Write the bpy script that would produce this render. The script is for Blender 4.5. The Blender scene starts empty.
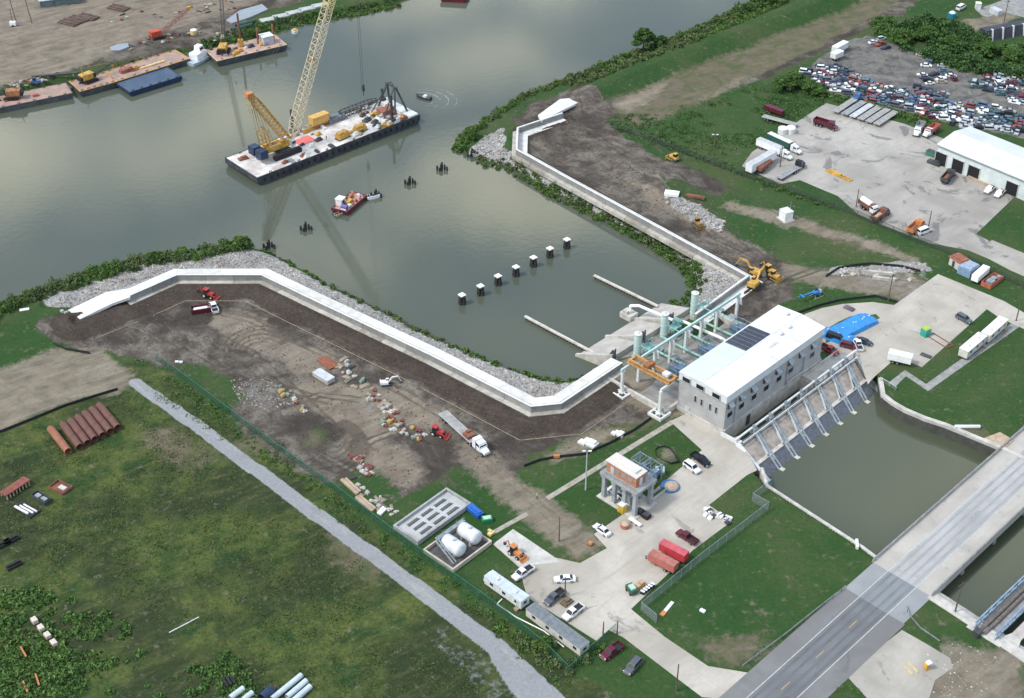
import bpy, math, random
import numpy as np
from mathutils import Vector, Matrix, noise as mnoise
R=math.radians
random.seed(7); RNG=np.random.default_rng(11)
scene=bpy.context.scene; COL=scene.collection
# ---------------------------------------------------------------- camera model
CAM_H=223.0; PITCH=R(35.7); FPX=1400.0; ZW=-2.5; ZC=-3.4
cp,sp=math.cos(PITCH),math.sin(PITCH)
def P(px,py,z=0.0):
    """the place on the level z that the photograph shows at this pixel"""
    X=(px-512)/FPX; Y=-(py-349)/FPX
    d=(X, cp+Y*sp, -sp+Y*cp)
    t=(z-CAM_H)/d[2]
    return Vector((d[0]*t,d[1]*t,z))
def PL(pts,z=0.0): return [P(x,y,z) for x,y in pts]
cam_d=bpy.data.cameras.new('camera'); cam=bpy.data.objects.new('camera',cam_d); COL.objects.link(cam)
cam.location=(0,0,CAM_H); cam.rotation_euler=(R(90)-PITCH,0,0)
cam_d.sensor_width=36; cam_d.lens=36*FPX/1024; cam_d.clip_start=1; cam_d.clip_end=20000
scene.camera=cam
# local frame of the pump station: x along the building, y towards the river
FA=R(45.45); FO=P(727.1,396.2,12.0); FO.z=0
FM=Matrix.Translation(FO)@Matrix.Rotation(FA,4,'Z')
def FR(x,y,z=0): return FM@Vector((x,y,z))
def FL(px,py,z=0): return FM.inverted()@P(px,py,z)
# ---------------------------------------------------------------- light
SUN_EL,SUN_AZ=R(52),R(250)     # azimuth clockwise from +Y
w=bpy.data.worlds.new("World"); scene.world=w; w.use_nodes=True
nt=w.node_tree; N=nt.nodes; L=nt.links
bg=N['Background']; bg.inputs['Strength'].default_value=0.13
sky=N.new('ShaderNodeTexSky'); sky.sky_type='NISHITA'; sky.sun_disc=False
sky.sun_elevation=SUN_EL; sky.sun_rotation=SUN_AZ; sky.air_density=1.0; sky.dust_density=2.0
tc=N.new('ShaderNodeTexCoord')
def wn(op,a,b=None):
    x=N.new('ShaderNodeVectorMath'); x.operation=op
    for i,v in ((0,a),(1,b)):
        if v is None: continue
        if isinstance(v,tuple): x.inputs[i].default_value=v
        else: L.new(v,x.inputs[i])
    return x
nz=N.new('ShaderNodeTexNoise'); nz.inputs['Scale'].default_value=4.5; nz.inputs['Detail'].default_value=5; nz.inputs['Roughness'].default_value=.55
L.new(tc.outputs['Generated'],nz.inputs['Vector'])
wv=wn('ADD',tc.outputs['Generated'],wn('MULTIPLY',wn('SUBTRACT',nz.outputs['Color'],(.5,.5,.5)).outputs[0],(.34,.34,.20)).outputs[0]).outputs[0]
# cloud banks: direction in the sky and size
acc=None
for (dx,dy,dz,sx,sz,k) in ((-.34,.85,.44,.11,.036,1.0),(-.20,.87,.45,.07,.026,.8),(0,.86,.50,.12,.024,.9),(-.03,.90,.42,.09,.022,.6),(0.0,.93,.36,.13,.020,.8),(-.16,.84,.53,.06,.03,.6),(-.44,.84,.31,.06,.015,.4),(.35,.80,.62,.2,.08,.6),(-.5,.7,.7,.25,.12,.8),(.6,.5,.6,.3,.15,.8),(-.6,-.4,.6,.4,.2,.9),(.3,-.7,.6,.4,.2,.9)):
    q=wn('LENGTH',wn('MULTIPLY',wn('SUBTRACT',wv,(dx,dy,dz)).outputs[0],(1/sx,.8/sx,1/sz)).outputs[0]).outputs['Value']
    r=N.new('ShaderNodeMapRange'); r.interpolation_type='SMOOTHSTEP'; r.inputs[1].default_value=0.1; r.inputs[2].default_value=1.5; r.inputs[3].default_value=k; r.inputs[4].default_value=0; L.new(q,r.inputs[0])
    if acc is None: acc=r.outputs[0]
    else:
        mm_=N.new('ShaderNodeMath'); mm_.operation='MAXIMUM'; L.new(acc,mm_.inputs[0]); L.new(r.outputs[0],mm_.inputs[1]); acc=mm_.outputs[0]
veil=N.new('ShaderNodeMix'); veil.data_type='RGBA'; veil.inputs[0].default_value=.5; veil.inputs[7].default_value=(3.6,5.2,7.8,1); L.new(sky.outputs[0],veil.inputs[6])
mx=N.new('ShaderNodeMix'); mx.data_type='RGBA'; mx.inputs[7].default_value=(21,20,16.2,1)
L.new(acc,mx.inputs[0]); L.new(veil.outputs[2],mx.inputs[6]); L.new(mx.outputs[2],bg.inputs['Color'])
sd=bpy.data.lights.new('sun','SUN'); sd.energy=2.1; sd.angle=R(10); sd.color=(1,0.96,0.90)
so=bpy.data.objects.new('sun',sd); COL.objects.link(so)
sv=Vector((math.sin(SUN_AZ)*math.cos(SUN_EL),math.cos(SUN_AZ)*math.cos(SUN_EL),math.sin(SUN_EL)))
so.rotation_euler=sv.to_track_quat('Z','Y').to_euler(); so.location=sv*500
vs=scene.view_settings; vs.view_transform='Standard'; vs.look='None'; vs.exposure=0.38; vs.gamma=1; vs.use_curve_mapping=False
# ---------------------------------------------------------------- materials
def newmat(name):
    m=bpy.data.materials.new(name); m.use_nodes=True
    return m,m.node_tree.nodes,m.node_tree.links,m.node_tree.nodes['Principled BSDF']
MATS={}
def mat(name,rgb,rough=0.7,var=0.12,scale=0.8,metal=0.0,bump=0.0,rgb2=None,detail=6,island=0.0,spec=None):
    """a surface whose own colour varies a little: rgb, mottled towards rgb2"""
    if name in MATS: return MATS[name]
    m,n,l,b=newmat(name)
    b.inputs['Roughness'].default_value=rough; b.inputs['Metallic'].default_value=metal
    if spec is not None: b.inputs['Specular IOR Level'].default_value=spec
    t=n.new('ShaderNodeTexCoord'); z=n.new('ShaderNodeTexNoise'); z.inputs['Scale'].default_value=scale
    z.inputs['Detail'].default_value=detail; z.inputs['Roughness'].default_value=0.62
    l.new(t.outputs['Object'],z.inputs['Vector'])
    x=n.new('ShaderNodeMix'); x.data_type='RGBA'
    if rgb2 is None: rgb2=tuple(c*(1-2.2*var) for c in rgb); rgb=tuple(min(1,c*(1+var)) for c in rgb)
    x.inputs[6].default_value=(*rgb,1); x.inputs[7].default_value=(*rgb2,1)
    r=n.new('ShaderNodeMapRange'); r.inputs[1].default_value=0.36; r.inputs[2].default_value=0.66
    l.new(z.outputs['Fac'],r.inputs[0]); l.new(r.outputs[0],x.inputs[0])
    out=x.outputs[2]
    if island:
        g=n.new('ShaderNodeNewGeometry'); h=n.new('ShaderNodeHueSaturation')
        mr=n.new('ShaderNodeMapRange'); mr.inputs[3].default_value=1-island; mr.inputs[4].default_value=1+island
        l.new(g.outputs['Random Per Island'],mr.inputs[0]); l.new(mr.outputs[0],h.inputs['Value']); l.new(out,h.inputs['Color']); out=h.outputs[0]
    l.new(out,b.inputs['Base Color'])
    if bump:
        bp=n.new('ShaderNodeBump'); bp.inputs['Strength'].default_value=bump; bp.inputs['Distance'].default_value=0.1
        l.new(z.outputs['Fac'],bp.inputs['Height']); l.new(bp.outputs[0],b.inputs['Normal'])
    MATS[name]=m; return m
def stained(name,base,dark,stain,scale=0.25,rough=0.85,joint=0,jrot=0.0,st0=.62):
    """pavement: mottled at two sizes with oil and tyre stains; joint>0 adds slab joints"""
    if name in MATS: return MATS[name]
    m,n,l,b=newmat(name); b.inputs['Roughness'].default_value=rough
    t=n.new('ShaderNodeNewGeometry')
    def nz(s,d=8,rg=.6,dist=0):
        z=n.new('ShaderNodeTexNoise'); z.inputs['Scale'].default_value=s; z.inputs['Detail'].default_value=d; z.inputs['Roughness'].default_value=rg
        z.inputs['Distortion'].default_value=dist; l.new(t.outputs['Position'],z.inputs['Vector']); return z.outputs['Fac']
    def rng(s,a,c,lo=0,hi=1):
        r=n.new('ShaderNodeMapRange'); r.inputs[1].default_value=a; r.inputs[2].default_value=c; r.inputs[3].default_value=lo; r.inputs[4].default_value=hi; l.new(s,r.inputs[0]); return r.outputs[0]
    def mix(f,a,c):
        x=n.new('ShaderNodeMix'); x.data_type='RGBA'; l.new(f,x.inputs[0])
        for i,v in ((6,a),(7,c)):
            if isinstance(v,tuple): x.inputs[i].default_value=(*v,1)
            else: l.new(v,x.inputs[i])
        return x.outputs[2]
    c=mix(rng(nz(scale*.35,4,.5,.6),.36,.66),base,dark)
    c=mix(rng(nz(scale*3,9,.72),.42,.75,0,.45),c,dark)
    c=mix(rng(nz(scale*.5,5,.65,1.4),st0,st0+.05,0,.8),c,stain)
    m0=n.new('ShaderNodeMapping'); m0.inputs['Rotation'].default_value=(0,0,-.78); l.new(t.outputs['Position'],m0.inputs[0])
    m1=n.new('ShaderNodeMapping'); m1.inputs['Scale'].default_value=(.14,1,1); l.new(m0.outputs[0],m1.inputs[0])
    zz=n.new('ShaderNodeTexNoise'); zz.inputs['Scale'].default_value=.55; zz.inputs['Detail'].default_value=7; zz.inputs['Roughness'].default_value=.7; zz.inputs['Distortion'].default_value=.7; l.new(m1.outputs[0],zz.inputs['Vector'])
    c=mix(rng(zz.outputs['Fac'],.5,.68,0,.55),c,dark)
    c=mix(rng(nz(2.2,3,.5),.68,.74,0,.6),c,stain)
    if joint:
        mpn=n.new('ShaderNodeMapping'); mpn.inputs['Rotation'].default_value=(0,0,jrot); l.new(t.outputs['Position'],mpn.inputs[0])
        br=n.new('ShaderNodeTexBrick'); br.offset=0; br.inputs['Scale'].default_value=1; br.inputs['Brick Width'].default_value=joint; br.inputs['Row Height'].default_value=joint
        br.inputs['Mortar Size'].default_value=0.06; l.new(mpn.outputs[0],br.inputs['Vector'])
        c=mix(rng(br.outputs['Fac'],0,1,0,.45),c,dark)
    l.new(c,b.inputs['Base Color']); MATS[name]=m; return m
# ---------------------------------------------------------------- mesh builder
class MB:
    def __init__(s): s.v=[]; s.f=[]; s.m=[]; s.M=Matrix.Identity(4)
    def add(s,vs,fs,mi=0):
        o=len(s.v); s.v+=[tuple(s.M@Vector(v)) for v in vs]; s.f+=[tuple(i+o for i in f) for f in fs]; s.m+=[mi]*len(fs); return s
    def box(s,cx,cy,cz,sx,sy,sz,rz=0,mi=0,tx=1,ty=1,ox=0,oy=0):
        """box with its BASE at cz; tx, ty taper the top, ox, oy slide it"""
        c,q=math.cos(rz),math.sin(rz); vs=[]
        for z,kx,ky,dx,dy in ((cz,1,1,0,0),(cz+sz,tx,ty,ox,oy)):
            for a,b in ((-1,-1),(1,-1),(1,1),(-1,1)):
                x,y=a*sx/2*kx+dx,b*sy/2*ky+dy; vs.append((cx+x*c-y*q,cy+x*q+y*c,z))
        return s.add(vs,[(3,2,1,0),(4,5,6,7),(0,1,5,4),(1,2,6,5),(2,3,7,6),(3,0,4,7)],mi)
    def tube(s,a,b,r,r2=None,n=8,mi=0,cap=True):
        a,b=Vector(a),Vector(b); r2=r if r2 is None else r2; d=(b-a)
        if d.length<1e-6: return s
        q=d.to_track_quat('Z','Y'); vs=[]
        for p,rr in ((a,r),(b,r2)):
            for i in range(n):
                t=2*math.pi*(i+.5)/n; vs.append(p+q@Vector((rr*math.cos(t),rr*math.sin(t),0)))
        fs=[(i,(i+1)%n,n+(i+1)%n,n+i) for i in range(n)]
        if cap: fs+=[tuple(range(n-1,-1,-1)),tuple(range(n,2*n))]
        return s.add(vs,fs,mi)
    def path(s,pts,r,n=6,mi=0):
        for a,b in zip(pts[:-1],pts[1:]): s.tube(a,b,r,n=n,mi=mi)
        return s
    def pipe(s,a,b,r,t=0.05,n=14,mi=0):
        """open-ended hollow pipe"""
        a,b=Vector(a),Vector(b); q=(b-a).to_track_quat('Z','Y'); vs=[]
        for p,rr in ((a,r),(b,r),(b,r-t),(a,r-t)):
            for i in range(n):
                k=2*math.pi*i/n; vs.append(p+q@Vector((rr*math.cos(k),rr*math.sin(k),0)))
        fs=[]
        for g in range(4):
            for i in range(n): fs.append((g*n+i,g*n+(i+1)%n,((g+1)%4)*n+(i+1)%n,((g+1)%4)*n+i))
        return s.add(vs,fs,mi)
    def prism(s,pts,z0,z1,mi=0,mt=None,shrink=None):
        n=len(pts); pts=[(p[0],p[1]) for p in pts]
        ar=sum(pts[i][0]*pts[(i+1)%n][1]-pts[(i+1)%n][0]*pts[i][1] for i in range(n))
        if ar<0: pts=pts[::-1]
        s.add([(x,y,z0) for x,y in pts]+[(x,y,z1) for x,y in pts],[(i,(i+1)%n,n+(i+1)%n,n+i) for i in range(n)]+[tuple(range(n-1,-1,-1))],mi)
        return s.add([(x,y,z1) for x,y in pts],[tuple(range(n))],mi if mt is None else mt)
    def side(s,prof,y0,y1,mi=0,inset=0.0):
        """side profile (x,z) swept from y0 to y1"""
        n=len(prof); vs=[(x,y0,z) for x,z in prof]+[(x,y1,z) for x,z in prof]
        return s.add(vs,[(i,(i+1)%n,n+(i+1)%n,n+i) for i in range(n)]+[tuple(range(n-1,-1,-1)),tuple(range(n,2*n))],mi)
    def loft(s,rows,mi=0):
        """rows of equal-length closed rings"""
        n=len(rows[0]); fs=[]
        for k in range(len(rows)-1):
            for i in range(n): fs.append((k*n+i,k*n+(i+1)%n,(k+1)*n+(i+1)%n,(k+1)*n+i))
        fs+=[tuple(range(n-1,-1,-1)),tuple(range((len(rows)-1)*n,len(rows)*n))]
        return s.add([p for r in rows for p in r],fs,mi)
    def dome(s,c,r,h,n=12,k=4,mi=0,d=(0,0,1)):
        q=Vector(d).to_track_quat('Z','Y'); rows=[]; c=Vector(c)
        for j in range(k+1):
            t=j/k*math.pi/2*0.97; rows.append([c+q@Vector((r*math.cos(t)*math.cos(2*math.pi*i/n),r*math.cos(t)*math.sin(2*math.pi*i/n),h*math.sin(t))) for i in range(n)])
        return s.loft(rows,mi)
    def lattice(s,a,b,w0,w1,n,r,wm=None,mi=0):
        """four-chord lattice boom from a to b"""
        a,b=Vector(a),Vector(b); q=(b-a).to_track_quat('Z','Y'); wm=wm or max(w0,w1)
        rings=[]
        for k in range(n+1):
            t=k/n; w=w0+(wm-w0)*min(1,t/0.12) if t<.12 else (wm if t<.85 else wm+(w1-wm)*(t-.85)/.15)
            rings.append([a+(b-a)*t+q@Vector((sx*w/2,sy*w/2,0)) for sx,sy in ((-1,-1),(1,-1),(1,1),(-1,1))])
        for i in range(4):
            for k in range(n):
                s.tube(rings[k][i],rings[k+1][i],r,n=4,mi=mi,cap=False)
                s.tube(rings[k][i],rings[k+1][(i+1)%4],r*.6,n=3,mi=mi,cap=False)
                s.tube(rings[k][i],rings[k][(i+1)%4],r*.6,n=3,mi=mi,cap=False)
        return s
    def build(s,name,mats,parent=None,origin=None,smooth=False):
        me=bpy.data.meshes.new(name)
        vs=s.v if origin is None else [(x-origin[0],y-origin[1],z-origin[2]) for x,y,z in s.v]
        me.from_pydata(vs,[],s.f)
        if not isinstance(mats,(list,tuple)): mats=[mats]
        for m in mats: me.materials.append(m)
        if len(mats)>1: me.polygons.foreach_set('material_index',s.m)
        if smooth: me.polygons.foreach_set('use_smooth',[True]*len(s.f))
        me.update()
        o=bpy.data.objects.new(name,me); COL.objects.link(o)
        if parent is not None: o.parent=parent
        elif origin is not None: o.location=origin
        return o
def tag(o,label=None,cat=None,group=None,kind=None):
    if label: o['label']=label
    if cat: o['category']=cat
    if group: o['group']=group
    if kind: o['kind']=kind
    return o
def thing(name,label,cat,loc=(0,0,0),rz=0.0,group=None):
    o=bpy.data.objects.new(name,None); COL.objects.link(o); o.empty_display_size=.5
    o.location=loc; o.rotation_euler=(0,0,rz); return tag(o,label,cat,group)
KIDS={}
def copy_tree(o,parent=None):
    c=o.copy(); COL.objects.link(c)
    if parent is not None: c.parent=parent
    for ch in kids(o): copy_tree(ch,c)
    return c
def kids(o): return [c for c in bpy.data.objects if c.parent is o] if o.type=='EMPTY' or True else []
def place(src,used,loc,rz,label,group=None,scale=None):
    """first use takes the source itself, later ones a copy of the whole tree"""
    o=src if not used.get(src.name) else copy_tree(src); used[src.name]=1
    o.location=loc; o.rotation_euler=(0,0,rz); o['label']=label
    if group: o['group']=group
    if scale: o.scale=(scale,)*3
    return o
USED={}
def seg(a,b,z=0.0):
    """rear and front pixels on level z -> middle, heading, length"""
    p,q=P(*a,z),P(*b,z); d=q-p
    return (p+q)/2, math.atan2(d.y,d.x), d.length
def offset(line,d,closed=False):
    """shift a polyline sideways (to its left for d>0) with mitred corners"""
    out=[]; n=len(line)
    for i,p in enumerate(line):
        a=line[i-1] if i else None; b=line[i+1] if i<n-1 else None
        d1=(Vector(p[:2])-Vector(a[:2])).normalized() if a is not None else None
        d2=(Vector(b[:2])-Vector(p[:2])).normalized() if b is not None else None
        d1=d1 or d2; d2=d2 or d1
        n1=Vector((-d1.y,d1.x)); n2=Vector((-d2.y,d2.x)); m=(n1+n2).normalized(); k=d/max(.35,m.dot(n1))
        out.append(Vector((p[0]+m.x*k,p[1]+m.y*k,p[2] if len(p)>2 else 0)))
    return out
def ribbon(mb,line,prof,mi=0):
    """sweep a cross-section [(offset, z), ...] along a polyline (closed section)"""
    rows=[offset(line,o) for o,z in prof]; n=len(prof)
    vs=[]
    for i in range(len(line)):
        for k in range(n): vs.append((rows[k][i].x,rows[k][i].y,prof[k][1]))
    fs=[]
    for i in range(len(line)-1):
        for k in range(n): fs.append((i*n+k,i*n+(k+1)%n,(i+1)*n+(k+1)%n,(i+1)*n+k))
    fs+=[tuple(range(n-1,-1,-1)),tuple(range((len(line)-1)*n,len(line)*n))]
    return mb.add(vs,fs,mi)

def ribbon_panels(mb,line,prof,step=9.0,nm=3,jm=3):
    """like ribbon, but cast in panels whose tone differs (material slots 0..nm-1) with narrow joints (slot jm)"""
    pts=[line[0]]; mi=[]; rr=random.Random(4)
    for a,b in zip(line[:-1],line[1:]):
        L_=(b-a).length; n=max(1,round(L_/step))
        for k in range(n):
            e=a+(b-a)*((k+1)/n)
            if k<n-1: pts.append(e-(b-a).normalized()*.12); mi.append(rr.randrange(nm)); pts.append(e); mi.append(jm)
            else: pts.append(e); mi.append(rr.randrange(nm))
    s0=len(mb.f); ribbon(mb,pts,prof); n=len(prof)
    for i,m_ in enumerate(mi):
        for k in range(n): mb.m[s0+i*n+k]=m_
    return mb
# ---------------------------------------------------------------- ground sheet
def pip(X,Y,poly):
    ins=np.zeros(X.shape,bool); n=len(poly)
    xs=[p[0] for p in poly]; ys=[p[1] for p in poly]
    bb=(X>=min(xs))&(X<=max(xs))&(Y>=min(ys))&(Y<=max(ys))
    x=X[bb]; y=Y[bb]; r=np.zeros(x.shape,bool)
    for i in range(n):
        x1,y1=xs[i],ys[i]; x2,y2=xs[i-1],ys[i-1]
        if y1==y2: continue
        c=((y1>y)!=(y2>y))&(x<(x2-x1)*(y-y1)/(y2-y1)+x1); r^=c
    ins[bb]=r; return ins
def blur(a,k):
    if k<=0: return a
    a=a.astype(np.float32)
    for _ in range(2):
        for ax in (0,1):
            p=np.pad(a,[(k+1,k) if i==ax else (0,0) for i in (0,1)],mode='edge'); c=np.cumsum(p,axis=ax,dtype=np.float64)
            a=((np.take(c,range(2*k+1,c.shape[ax]),ax)-np.take(c,range(0,c.shape[ax]-2*k-1),ax))/(2*k+1)).astype(np.float32)
    return a
def dline(X,Y,line):
    d=np.full(X.shape,1e9,np.float32)
    for a,b in zip(line[:-1],line[1:]):
        vx,vy=b[0]-a[0],b[1]-a[1]; L2=vx*vx+vy*vy
        t=np.clip(((X-a[0])*vx+(Y-a[1])*vy)/L2,0,1)
        d=np.minimum(d,np.hypot(X-a[0]-t*vx,Y-a[1]-t*vy))
    return d
G=0.6
fx=np.arange(-250,250.01,G); fy=np.arange(170,625.01,G)
def ext(a,lo,hi):
    l=[];s=G*2;x=a[0]
    while x>lo: x-=s; s*=1.35; l.append(max(x,lo))
    r=[];s=G*2;x=a[-1]
    while x<hi: x+=s; s*=1.35; r.append(min(x,hi))
    return np.concatenate([l[::-1],a,r])
gx=ext(fx,-6000,6000); gy=ext(fy,-3000,9000)
X,Y=np.meshgrid(gx,gy)
def vnoise(X,Y,s,seed):
    """cheap smooth value noise"""
    r=np.random.default_rng(seed).random((256,256)).astype(np.float32)
    x=X/s; y=Y/s; xi=np.floor(x).astype(int); yi=np.floor(y).astype(int); fx_=x-xi; fy_=y-yi
    fx_=fx_*fx_*(3-2*fx_); fy_=fy_*fy_*(3-2*fy_)
    g=lambda i,j:r[(yi+j)%256,(xi+i)%256]
    return (g(0,0)*(1-fx_)+g(1,0)*fx_)*(1-fy_)+(g(0,1)*(1-fx_)+g(1,1)*fx_)*fy_
def fbm(X,Y,s,seed,o=4):
    t=0;a=1;w_=0
    for i in range(o): t=t+a*vnoise(X,Y,s/2**i,seed+i); w_+=a; a*=.55
    return t/w_
RIVER=[(-700,420),(-60,346),(-20,322),(20,302),(60,287),(100,271),(150,259),(200,252),(240,243),(262,250),(290,262),(335,288),(380,309),(430,335),(480,357),(530,376),(568,383),(592,374),
 (640,345),(690,318),(697,285),(690,265),(660,245),(600,215),(550,190),(510,166),(480,160),(458,152),(455,142),(467,131),(500,112),(522,97),(562,82),(612,62),(662,44),(722,17),(750,0),(800,-40),(860,-120),(900,-300),
 (640,-330),(600,-100),(500,-42),(452,-16),(400,3),(350,14),(300,24),(240,44),(190,52),(100,78),(0,100),(-60,116),(-500,230),(-1300,420)]
riv=pip(X,Y,PL(RIVER,ZW))
CANW=[(767.5,486),(820,520),(862,547),(878,559)]; CANE=[(883,395),(893,403),(905,410),(925,418.5),(945,425),(960,431),(1003,449),(1025,459)]
CAN=[FR(-.8,-.1)]+PL(CANW)+PL([(932,594),(960,612),(987,630),(1017,650),(1060,680),(1300,900),(1600,700),(1120,510)])+PL(CANE)[::-1]+[FR(47.6,-16.5),FR(51.8,-5.3),FR(51.8,-.1)]
can=pip(X,Y,CAN)
wob=lambda k=3:(fbm(X,Y,9,5)-.5)*k
Xw=X+(fbm(X,Y,7,21)-.5)*6; Yw=Y+(fbm(X,Y,7,31)-.5)*6
def cls(polys,k=2,warp=True,z=0.0):
    a=np.zeros(X.shape,bool)
    for p in polys: a|=pip(Xw if warp else X,Yw if warp else Y,PL(p,z))
    return blur(a,k)
mud=cls([
 [(33,322),(72,318),(115,303),(180,284),(262,283),(330,314),(420,358),(500,398),(530,418),(560,414),(600,388),(625,388),(650,412),(640,420),(605,432),(560,446),(525,456),(520,475),(500,492),(470,500),(440,480),(400,500),(370,505),(330,482),(290,467),(250,432),(225,408),(180,377),(140,358),(60,345),(30,330)],
 [(507,118),(560,93),(590,92),(615,108),(625,125),(655,158),(700,172),(728,186),(722,196),(690,192),(656,180),(664,190),(690,208),(730,232),(765,252),(792,264),(793,300),(765,330),(735,330),(715,322),(750,285),(735,265),(650,222),(565,178),(520,153),(518,126)],
 [(195,40),(250,15),(330,-5),(300,-30),(0,-40),(0,25),(60,45),(120,62)],
 [(905,-2),(940,-14),(905,10),(800,62),(740,88),(742,84),(790,60),(850,30)],
 [(0,60),(110,60),(150,35),(260,15),(230,35),(150,55),(0,85)]],2)
tan=cls([
 [(-300,420),(0,366),(60,351),(88,349),(118,360),(137,377),(128,388),(64,402),(0,432),(-300,520)],
 [(-600,160),(-60,104),(0,88),(80,68),(140,40),(240,10),(330,-25),(300,-200),(-700,-100)],
 [(468,440),(500,465),(540,490),(600,538),(610,548),(580,562),(545,540),(500,500),(455,455)],
 [(215,308),(260,315),(300,345),(330,350),(350,372),(300,372),(250,350),(205,330)],
 [(300,380),(360,385),(420,395),(455,415),(440,430),(400,425),(380,440),(330,415),(290,405)],
 [(345,430),(400,445),(430,470),(400,490),(365,465),(340,450)],
 [(560,445),(600,432),(620,425),(618,436),(575,455),(545,462)],
 [(778,262),(800,265),(850,272),(900,270),(932,283),(905,302),(850,290),(790,280)],
 [(850,233),(900,250),(930,268),(915,270),(880,255)],[(725,200),(790,215),(860,236),(850,240),(780,224),(720,208)],
 [(712,318),(700,330),(668,345),(640,345),(600,380),(625,398),(665,420),(700,412),(660,400),(650,360)],
 [(612,103),(640,92),(668,80),(660,95),(640,106),(625,112)],[(690,100),(720,90),(760,72),(750,80),(710,98)],
 [(980,10),(1024,-5),(1024,15),(990,30)],[(960,20),(1010,14),(1000,33),(965,34)],
 [(930,665),(960,640),(1000,660),(1010,680),(960,700),(920,690)],
 [(950,640),(1024,655),(1024,672),(960,655)],
 [(755,655),(775,650),(790,640),(765,660),(745,670)],[(748,602),(758,606),(765,616),(758,614)],[(680,628),(690,630),(688,638),(682,636)],
 [(620,176),(650,190),(700,215),(742,245),(715,235),(650,205)],
 [(657,451),(666,448),(675,454),(678,462),(668,465),(659,459)],
 [(995,655),(1024,665),(1024,740),(880,740),(900,690)]],2)
dry=cls([
 [(600,104),(640,89),(700,64),(840,11),(900,-20),(960,-60),(940,-20),(905,8),(800,60),(740,86),(680,110),(645,128),(625,122),(606,110)],
 [(130,425),(180,430),(215,455),(190,470),(150,450)],[(330,520),(380,570),(370,590),(330,560)],
 [(560,445),(640,415),(660,420),(600,450),(530,465)],
 [(225,450),(300,400),(330,470),(290,465)],
 [(900,450),(960,420),(1000,440),(960,440)],[(800,222),(850,232),(900,252),(890,258),(830,240)],
 [(690,645),(740,640),(780,636),(765,655),(740,670),(710,662)]],3)
meadow=cls([[(-700,560),(0,436),(64,405),(130,388),(128,360),(165,372),(245,432),(335,496),(405,551),(460,592),(505,624),(560,670),(600,690),(640,740),(700,1200),(-900,1200)]],2)
lev=pip(X,Y,PL([(588,84),(604,103.5),(640,88),(700,63.5),(840,10.5),(880,-8),(860,-24),(827,-4),(700,34),(640,60)]))
mud=mud*(1-lev); dry=dry*(1-blur(lev,1)); tan=tan*(1-lev)
weed=cls([[(160,362),(200,362),(232,376),(250,398),(228,410),(192,388)],[(298,430),(330,424),(322,450),(300,450)],[(330,476),(372,466),(404,496),(372,514)],[(330,378),(366,388),(388,412),(356,404)],[(440,462),(480,468),(512,494),(490,508),(462,500),(440,480)],[(530,452),(600,430),(636,420),(640,428),(600,440),(545,462)],[(600,118),(640,120),(650,150),(625,140)]],3)
mud=mud*(1-.75*weed)
gravel=cls([
 [(126,383),(136,377),(200,420),(300,494),(420,580),(505,642),(568,700),(600,760),(564,758),(508,686),(485,649),(403,586),(293,506),(193,431)]],1,False)
gravel=np.maximum(gravel,.44*cls([[(430,615),(480,650),(545,700),(570,760),(500,760),(470,690),(425,650)],
 [(850,272),(930,265),(935,285),(905,300),(850,285)],[(228,378),(250,372),(290,388),(300,400),(270,410),(240,402)],
 [(340,390),(400,400),(420,420),(360,412)]],2))
rip=cls([[(46,302),(75,282),(110,264),(170,248),(240,244),(275,253),(320,274),(400,314),(470,348),(530,374),(575,384),(600,373),(618,362),(600,380),(560,402),(535,406),(430,352),(320,300),(262,270),(178,270),(108,294),(68,312),(50,308)],
 [(484,136),(503,127),(505,150),(560,182),(650,232),(734,280),(752,284),(700,316),(690,312),(695,290),(690,268),(660,248),(600,218),(550,193),(510,168),(480,160),(472,148)],
 [(664,195),(700,205),(725,222),(722,232),(700,225),(672,210)],[(836,268),(926,262),(930,270),(880,275),(830,275)]],1)
scrap=cls([[(795,84),(835,45),(870,35),(915,52),(960,66),(1024,72),(1080,80),(1080,150),(945,122),(905,112),(850,100),(815,96)],
 [(0,0),(70,0),(60,25),(20,40),(-60,50),(-60,0)]],2)
track=np.zeros(X.shape,np.float32)
def ruts(pix,gap=1.0,wd=.55,amp=1.0):
    global track
    ln=PL(pix)
    for o in ((-gap,gap) if gap else (0,)):
        d=dline(X,Y,offset(ln,o)); track=np.maximum(track,amp*np.clip(1.35-d/wd,0,1))
def arc(cx,cy,rx,ry,a0,a1,n=16): return [(cx+rx*math.cos(R(a0+(a1-a0)*i/n)),cy+ry*math.sin(R(a0+(a1-a0)*i/n))) for i in range(n+1)]
for k in range(5): ruts(arc(330,440+k*2,18+k*4,16+k*3,-70,80),.9,.5)
for k in range(4): ruts(arc(262,352,20+k*5,12+k*4,160,330),.9,.5,.8)
for q in ([(180,300),(240,310),(330,340),(400,375),(480,410),(540,425)],[(190,305),(250,320),(320,352),(400,392),(470,430),(520,460)],[(150,310),(200,330),(250,352),(300,395),(340,432),(372,452)],[(300,470),(345,462),(372,440),(400,430),(440,440)],[(270,410),(320,395),(360,400)],[(160,318),(185,345),(230,372),(285,388),(330,402)],[(560,118),(610,150),(660,190),(720,240),(780,268)],[(548,112),(590,132),(640,165),(700,205),(760,255)],[(600,100),(650,142),(720,185),(800,222)],[(540,150),(575,176),(640,214),(710,252),(752,268)],[(760,290),(820,268),(880,276),(930,282)],[(420,430),(440,470),(452,490)]): ruts(q,1.0,.5,.9)
for q in ([(478,441),(520,471),(562,508),(602,545)],[(470,449),(510,480),(550,516),(588,552)]): ruts(q,1.1,.6,.45)
for k in range(4): ruts(arc(545,122,14+k*5,12+k*4,200,420),.9,.5,.7)
track=track*(.55+.7*fbm(X,Y,6,55,2))
H=np.zeros(X.shape,np.float32)
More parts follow.
